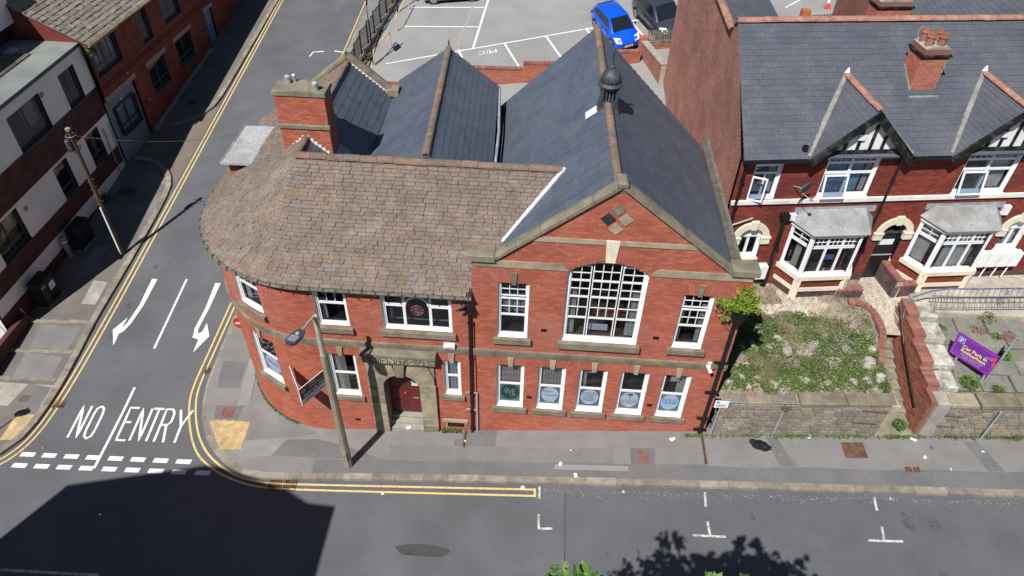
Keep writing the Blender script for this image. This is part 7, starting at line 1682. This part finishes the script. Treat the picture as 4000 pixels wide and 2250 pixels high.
car('hatchback_car', 'bright blue hatchback parked nose towards the yard wall', 5.72, 26.75, CA, mat('paint_bright_blue', (.004, .085, .62), .25, var=.04, spec=.5, coat=.6), plate='SL58 EBN')
car('grey_car', 'dark grey crossover car half hidden behind the terrace wall', 8.35, 27.75, CA, mat('paint_dark_grey', (.035, .042, .056), .28, var=.05, spec=.5, coat=.6), L=4.4, W=1.84, H=1.62, suv=1)
car('pale_blue_car', 'pale blue car parked side-on at the top edge', -4.75, 32.55, 0.05-.0, mat('paint_pale_blue', (.035, .2, .42), .25, var=.04, spec=.5, coat=.6), L=4.1, W=1.7, H=1.5)
# ================================================================== PLANTS
def leaves(name, P, size, m, parent=None, up=.6, kind=None, lobes=0, fold=.25, loc=None, jitter=.35):
    """real leaf faces at points P (n,3); each leaf two folded quads"""
    P = np.asarray(P, float); n = len(P)
    if n == 0: return None
    nrm = RNG.normal(size=(n, 3)); nrm /= np.linalg.norm(nrm, axis=1)[:, None]; nrm[:, 2] = np.abs(nrm[:, 2])+up; nrm /= np.linalg.norm(nrm, axis=1)[:, None]
    t = RNG.normal(size=(n, 3)); t -= (t*nrm).sum(1)[:, None]*nrm; t /= np.linalg.norm(t, axis=1)[:, None]; b = np.cross(nrm, t)
    s = size*(1+jitter*RNG.uniform(-1, 1, n))[:, None]
    if lobes:
        ang = [0, .55, .95, 1.5, 2.0, 2.6, PI, -2.6, -2.0, -1.5, -.95, -.55]; rad = [1, .55, .85, .5, .7, .35, .3, .35, .7, .5, .85, .55]
        V = np.stack([P+s*(np.cos(a)*r)*t+s*(np.sin(a)*r)*b+nrm*s*(.08*math.sin(3*a)) for a, r in zip(ang, rad)], 1).reshape(-1, 3); k = len(ang)
        F = [tuple(range(i*k, i*k+k)) for i in range(n)]; fp = 1
    else:
        V = np.stack([P-s*t, P+s*.45*b+nrm*s*fold, P+s*t, P-s*.45*b+nrm*s*fold], 1).reshape(-1, 3); F = [(4*i, 4*i+1, 4*i+2, 4*i+3) for i in range(n)]; fp = 1
    me = bpy.data.meshes.new(name); me.from_pydata(V.tolist(), [], F); me.update(); me.materials.append(m)
    at = me.attributes.new('rnd', 'FLOAT', 'FACE'); at.data.foreach_set('value', RNG.uniform(0, 1, n).tolist())
    return link(name, me, None, parent, loc, kind=kind)
def blades(name, P, h, w, m, parent=None, kind=None, lean=.35):
    P = np.asarray(P, float); n = len(P); a = RNG.uniform(0, 2*PI, n); d = np.stack([np.cos(a), np.sin(a), np.zeros(n)], 1); hh = h*RNG.uniform(.5, 1.3, n)[:, None]
    q = np.stack([-np.sin(a), np.cos(a), np.zeros(n)], 1); up = np.array([0, 0, 1.0])
    V = np.stack([P-q*w, P+q*w, P+up*hh*.6+d*hh*lean*.4+q*w*.7, P+up*hh+d*hh*lean], 1).reshape(-1, 3); F = [(4*i, 4*i+1, 4*i+2, 4*i+3) for i in range(n)]
    me = bpy.data.meshes.new(name); me.from_pydata(V.tolist(), [], F); me.update(); me.materials.append(m)
    at = me.attributes.new('rnd', 'FLOAT', 'FACE'); at.data.foreach_set('value', RNG.uniform(0, 1, n).tolist())
    return link(name, me, None, parent, kind=kind)
def dens(x, y):
    z = .5+.35*math.sin(1.9*x+.7)*math.sin(1.6*y+.3)+.25*math.sin(3.7*x+2.1*y)+.15*math.sin(6.1*x-4.3*y)
    g = 1.0
    if y < .55: g = .15
    if 1.75 < y < 2.3: g = .35
    if y > 3.35: g = .3
    if y > 3.9: g = .12
    if x < 8.9: g *= .5
    return z*g
Pg, Pl, Pd, Pw = [], [], [], []
while len(Pg) < 11500:
    x, y = random.uniform(8.2, 13.9), random.uniform(.25, GY(12)-.9)
    if random.random() < max(0, dens(x, y)-.12)*1.6: Pg.append((x, y, bank(x, y)-.01))
while len(Pl) < 7000:
    x, y = random.uniform(8.3, 13.85), random.uniform(.4, 4.2)
    if random.random() < max(0, dens(x+2.3, y*1.1+.4)-.15)*1.5: Pl.append((x, y, bank(x, y)+random.uniform(.02, .16)))
while len(Pw) < 1500:
    x, y = random.uniform(10, 13.9), random.uniform(1.2, 3.9)
    if random.random() < dens(x*1.4+1.3, y*1.3)*(1.0 if x > 12.4 or 1.4 < y < 2.2 else .15): Pw.append((x, y, bank(x, y)+random.uniform(.03, .2)))
for k in range(2600):
    x, y = random.uniform(8.2, 13.9), random.uniform(.25, 4.6); Pd.append((x, y, bank(x, y)))
blades('rough_grass', Pg, .15, .011, M_GRASS, kind='stuff').update_tag()
for o, l, c in ((bpy.data.objects['rough_grass'], 'rough grass covering the garden bank', 'grass'),): o['label'] = l; o['category'] = c
o = leaves('bank_ground_cover', Pl, .05, M_LEAF, kind='stuff', up=.8); o['label'] = 'low green weeds spreading over the garden bank'; o['category'] = 'ground cover'
o = leaves('grey_ground_cover', Pw, .042, M_GREYL, kind='stuff', up=.4); o['label'] = 'pale grey-green low growth on the garden bank'; o['category'] = 'ground cover'
o = blades('dry_grass', Pd, .12, .008, M_DRY, kind='stuff', lean=.8); o['label'] = 'dry straw and dead stems over the garden bank'; o['category'] = 'dry grass'
# rough growth on the flagstones and forecourt
Pf, Pf2 = [], []
for k in range(2600):
    x, y = random.uniform(15.9, 22), random.uniform(.35, 3.9)
    if random.random() < .3+.4*math.sin(2.3*x+1.1*y)+(.4 if y < .8 else 0): Pf.append((x, y, bank(x, y)+.05))
for k in range(1500):
    x = random.uniform(8.3, 22); y = GY(x)-random.uniform(.2, 1.9)
    if random.random() < .5+.5*math.sin(2.9*x+y): Pf2.append((x, y, 3.62))
o = blades('moss_and_grass', Pf, .07, .012, M_GRASS, kind='stuff'); o['label'] = 'moss and grass between the flagstones'; o['category'] = 'grass'
o = blades('forecourt_weeds', Pf2, .07, .012, M_DRY, kind='stuff', lean=.9); o['label'] = 'thin dry weeds on the gravel forecourt'; o['category'] = 'weeds'
# weeds along the foot of the walls
Pk = []
for k in range(3400):
    x = random.uniform(7.4, 24); c = .5+.5*math.sin(2.7*x)*math.sin(.9*x+1)
    if random.random() < c: Pk.append((x, -.17-abs(random.gauss(0, .06)), gz(x, 0)+random.uniform(.0, .12)))
for k in range(260): Pk.append((random.uniform(-1.2, -.5), -.05-abs(random.gauss(0, .05)), gz(-.8, 0)+random.uniform(0, .12)))
for k in range(420):
    a = R(random.uniform(20, 75)); r_ = RC+abs(random.gauss(.03, .04)); x, y = CC.x-r_*math.sin(a), CC.y-r_*math.cos(a); Pk.append((x, y, gz(x, y)+random.uniform(0, .1)))
o = leaves('wall_foot_weeds', Pk, .045, M_LEAF, kind='stuff', up=.5); o['label'] = 'strip of green weeds along the foot of the street walls'; o['category'] = 'weeds'
def clump(name, x, y, z, r, h, n, size, m, label, cat='plant', grp=None, stem=M_DRY, lob=0):
    t = thing(name, label, cat, (x, y, z), 0, grp); P = []
    for k in range(n):
        a = random.uniform(0, 2*PI); q = r*math.sqrt(random.random()); zz = h*(1-(q/r)**2*.7)*random.random()**.6; P.append((q*math.cos(a), q*math.sin(a), zz))
    leaves('foliage', P, size, m, t, up=.5, lobes=lob); s_ = MB()
    for k in range(5): a = 1.26*k; s_.tube([(0, 0, -.05), (r*.3*math.cos(a), r*.3*math.sin(a), h*.5), (r*.6*math.cos(a), r*.6*math.sin(a), h*.8)], .006, 4)
    s_.build('stem', stem, t); return t
PLN = [(16.45, .78, .3, .3, 'dark green leafy mallow clump below the purple sign'), (16.3, 3.1, .22, .22, 'fern-like weed beside the whitewashed blocks'), (18.0, 1.9, .2, .35, 'upright green weed behind the purple sign'), (18.1, 2.9, .2, .2, 'rounded green weed on the upper flagstones'),
       (18.9, 1.4, .28, .3, 'bushy green weed at the right edge of the flagstones'), (17.3, .55, .2, .2, 'small weed above the right retaining wall'), (16.05, 2.2, .14, .12, 'yellow-green weed tuft at the edge of the whitewashed wall'), (14.55, .1, .22, .2, 'green weed clump at the foot of the steps'),
       (15.3, 5.2, .3, .3, 'leafy weeds in the brick planter by the right bay'), (15.35, 4.9, .2, .25, 'small green plant on the planter wall'), (9.4, 4.4, .18, .2, 'green weed on the gravel left of the low brick wall'), (10.0, .55, .3, .18, 'dense green tuft above the retaining wall coping'),
       (9.0, .75, .3, .15, 'rounded green tuft near the club corner'), (11.6, 1.35, .5, .2, 'broad feathery green clump in the middle of the bank'), (12.9, 1.3, .45, .2, 'broad green clump near the steps'), (10.2, 2.9, .4, .18, 'leafy green clump on the upper bank'), (11.3, 3.3, .4, .16, 'loose green weed patch on the upper bank'), (13.75, .6, .2, .3, 'tall weed by the head of the stone pier')]
for k, (x, y, r, h, l) in enumerate(PLN): clump('weed', x, y, (3.62 if y > 4.2 else (bank(x, y) if x != 14.55 else 1.75)), r, h, int(900*r), .05 if k != 0 else .075, M_LEAF, l, 'weed', 'garden weeds')
M_SED = mat('red_sedum', (.2, .06, .07), .8, var=.3, scale=6, cols=[(.22,.07,.08),(.16,.05,.06),(.28,.14,.12),(.2,.11,.08)])
clump('sedum', 17.6, 3.2, bank(17.6, 3.2)+.03, .35, .1, 350, .035, M_SED, 'reddish sedum mat on the flagstones, left patch'); clump('sedum', 18.5, 2.95, bank(18.5, 2.95)+.03, .38, .1, 350, .035, M_SED, 'reddish sedum mat on the flagstones, right patch')
clump('ragwort', 18.05, 3.6, 3.65, .3, .35, 160, .04, M_GRASS, 'straggly yellow flowered weed by the railing')
clump('pole_weed', 10.42, -.12, 2.55, .2, .14, 120, .045, M_LEAF, 'green weed growing from the wall at the head of the metal pole', 'weed')
for x, y, h, l in ((-20.5, 13.2, .5, 'small green shrub against the white building in shade'),): clump('shrub', x+.1, y, gz(x, y), .25, h, 260, .05, M_LEAF, l, 'shrub')
clump('wall_shrub', -20.45, 16.3, 5.9, .35, .6, 420, .055, M_LEAF, 'shrub sprouting from the gutter between the white and red buildings', 'shrub')
clump('fence_weeds', -9.2, 25.4, gz(-9.2, 25.4)+.1, .3, .3, 220, .06, M_LEAF, 'green weeds at the foot of the car park railings', 'weed')
# --- ivy on the corner hopper
iv = thing('ivy', 'bright yellow-green ivy spilling over the black hopper at the gable corner', 'ivy', (7.9, -.2, 6.9)); P = []
for k in range(1500):
    a = random.gauss(0, 1); P.append((a*.2+random.uniform(-.1, .1), -.05-abs(random.gauss(0, .09)), .18+abs(random.gauss(0, .22))-.25*abs(a)*.2))
for k in range(420): t_ = random.random(); P.append((-.68*t_+random.gauss(0, .07), -.04-abs(random.gauss(0, .06)), .28+.1*t_+random.gauss(0, .11*(1.2-t_))))
for (dx, dz) in ((.38, .55), (-.1, .95), (.2, .98)):
    for k in range(190): t_ = random.random(); P.append((dx*t_+random.gauss(0, .06), -.03-abs(random.gauss(0, .04)), .3+(dz-.3)*t_+random.gauss(0, .05)))
for k in range(60): P.append((-.35+random.gauss(0, .09), -.04, -.32+random.gauss(0, .06)))
leaves('foliage', P, .055, M_LEAFY, iv, up=.2, jitter=.4)
s_ = MB(); [s_.tube([(0, 0, -.1), (dx*.5, .02, .3), (dx, .05, dz)], .012, 5) for dx, dz in ((.38, .55), (-.1, .95), (.2, .95), (-.65, .35))]; s_.tube([(-.2, 0, 0), (-.38, .1, -.4), (-.25, .1, -.8), (0, .05, -.95)], .008, 4); s_.build('stem', M_BARK, iv)
# --- street tree below the camera: its shadow falls on the road
tr = thing('street_tree', 'leafy broad tree on the near side of the road, only its tips in view', 'tree', (4.6, -12.4, rz(4.6, -12.4)))
tz = tr.location.z
bk = MB(); bk.tube([(0, 0, -.3), (.05, 0, 2), (-.05, .1, 4), (.1, .1, 6.5), (0, .2, 9)], [.28, .22, .18, .12, .05], 9)
BR_ = []
for k in range(16):
    a = k*2.4; z0 = 2.6+.38*k; l = 2.9-.1*k; e = (l*math.cos(a), l*.75*math.sin(a), z0+1.3); BR_.append(e); bk.tube([(0, .05, z0), (e[0]*.5, e[1]*.5, z0+.8), e], [.08, .05, .02], 6)
tips = [(2.6, -10.42, 10.42), (3.08, -10.4, 10.36), (4.88, -10.42, 10.6), (5.45, -10.42, 10.52)]
for p in tips: q = (p[0]-4.6, p[1]+12.4, p[2]-tz); bk.tube([(q[0]*.5, q[1]*.4, q[2]-2.2), (q[0]*.9, q[1]*.85, q[2]-.7), q], [.04, .02, .008], 5)
bk.build('trunk', M_BARK, tr)
P = []
cl = [(random.gauss(0, 1), random.gauss(0, 1), random.gauss(0, 1)) for _ in range(120)]
for (a, b_, c) in cl:
    v_ = Vector((a, b_, c)).normalized()*random.uniform(.55, 1.0)**.6; cx_, cy_, cz_ = 3.5*v_.x, 2.7*v_.y, 3.9*v_.z
    for k in range(70):
        p = (cx_+random.gauss(0, .42), cy_+random.gauss(0, .4), 7.2+cz_+random.gauss(0, .4)); wx, wy, wz = p[0]+4.6, p[1]-12.4, p[2]+tz
        if wz < 8.7+1.95*(-10-wy)+.13*(wx-3) and p[2] > 2.4: P.append(p)
for (x, y, z) in tips:
    for k in range(26): P.append((x-4.6+random.gauss(0, .1), y+12.4+random.gauss(0, .1), z-tz-.14+random.gauss(0, .08)))
leaves('crown', P, .15, M_LEAFT, tr, up=.6, lobes=1)
# ================================================================== LITTER
def paper(x, y, s, m, label, zf=gz, name='litter', asp=.7):
    b = MB(); n = 4; rows = []
    for i in range(n): rows.append([((j/(n-1)-.5)*s+random.uniform(-.1, .1)*s, (i/(n-1)-.5)*s*asp+random.uniform(-.1, .1)*s, .008+random.random()*.22*s) for j in range(n)])
    b.grid(rows); o = b.build(name, m, None, loc=(x, y, zf(x, y)+.015), rotz=random.uniform(0, 6)); o['label'] = label; o['category'] = 'litter'; o['group'] = 'litter scattered on street and pavement'
LITW = flat('litter_white', (.78, .78, .76)); LITR = flat('litter_red', (.45, .1, .12)); LITB = flat('litter_blue', (.4, .55, .75)); LITP = flat('litter_purple', (.2, .06, .35))
for (x, y, s, m, l, zf) in [(3.1, -1.42, .2, LITW, 'white paper scrap on the pale pavement patch', gz), (3.62, -1.86, .2, LITW, 'crumpled white paper at the kerb below the pale patch', gz), (1.85, -2.3, .2, LITW, 'white wrapper in the gutter by the end of the yellow lines', rz), (6.98, -.36, .24, LITW, 'long white paper strip near the gable wall', gz), (6.4, -.55, .14, LITR, 'small red wrapper near the gable wall', gz), (10.5, -.95, .15, LITR, 'red sweet wrapper right of the black bag', gz),
    (3.45, -.85, .08, LITW, 'tiny white scrap in the middle of the pavement before the gable', gz), (11.6, -.2, .2, LITW, 'white tissue at the foot of the stone wall', gz), (14.95, -.3, .26, LITW, 'folded white card at the foot of the steps', gz), (15.45, -.62, .17, LITP, 'purple and gold crisp wrapper right of the steps', gz), (15.1, -1.0, .16, LITW, 'white receipt curl on the right pavement', gz), (15.75, -1.45, .13, LITB, 'pale blue wrapper near the kerb on the right', gz), (13.6, -.2, .1, LITR, 'red scrap in the weeds at the wall foot', gz),
    (5.2, -2.4, .13, LITB, 'blue and white wrapper in the gutter, centre', rz), (-2.9, -2.62, .13, LITW, 'white scrap on the road by the yellow lines', rz), (-16.3, -.9, .14, LITR, 'pink wrapper on the road near the left dashes', rz), (-12.8, -2.15, .14, LITR, 'pink wrapper on the road beside the junction shadow', rz), (-12.6, -3.6, .12, LITW, 'white scrap lying in the junction shadow', rz), (-2.42, -.02+.0, .22, LITW, 'white paper on the club doorstep', lambda x, y: -.1), (-7.2, -5.2, .12, LITR, 'pink straw wrapper deep in the junction shadow', rz),
    (17.0, -.75, .12, LITW, 'white wrapper on the right pavement by the dark strip', gz), (13.6, -2.5, .12, LITB, 'pale wrapper in the gutter on the right', rz), (-.3, -.5, .09, LITW, 'white cup lid on the pavement by the downpipe', gz), (-16.9, 10.9, .1, LITR, 'orange wrapper in the left gutter behind the pole', rz), (-17.0, 7.8, .12, LITB, 'crushed can in the left gutter by the pole', rz)]:
    paper(x, y, s*.78, m, l, zf)
P = []; n = 9; rows = []
for i in range(n+1):
    ph = PI*i/n; rows.append([((.36*(1+.25*random.uniform(-1, 1)))*math.sin(ph)*math.cos(t_), (.17*(1+.35*random.uniform(-1, 1)))*math.sin(ph)*math.sin(t_), max(0, .1+(.13*(1+.5*random.uniform(-1, 1)))*math.cos(ph))) for t_ in fr(0, 2*PI, 14)])
bg = MB().grid(rows).build('bin_bag', mat('black_polythene', (.012, .012, .014), .25, var=.2, spec=.6), None, loc=(9.88, -.62, gz(9.88, -.62)), rotz=-.35, label='crumpled black plastic bag lying on the pavement', cat='bag')

# grit and leaf fragments in the gutters and along the kerb
Pq = []
for k in range(900):
    x = random.uniform(1, 26)**1.0; y = -2.3-.012*x-abs(random.gauss(0, .12)); Pq.append((x, y, rz(x, y)+.012))
for k in range(500):
    x = random.uniform(-8, 26); y = random.uniform(-1.9, -.15); Pq.append((x, y, gz(x, y)+.012))
o = leaves('gutter_debris', Pq, .022, mat('grit', (.36, .32, .25), .95, cols=[(.36,.32,.25),(.28,.24,.18),(.42,.38,.3),(.2,.18,.14)]), kind='stuff', up=3); o['label'] = 'pale grit and leaf fragments along the gutter and pavement'; o['category'] = 'debris'
print('objects', len(bpy.data.objects), 'tris', sum(len(m.polygons) for m in bpy.data.meshes))
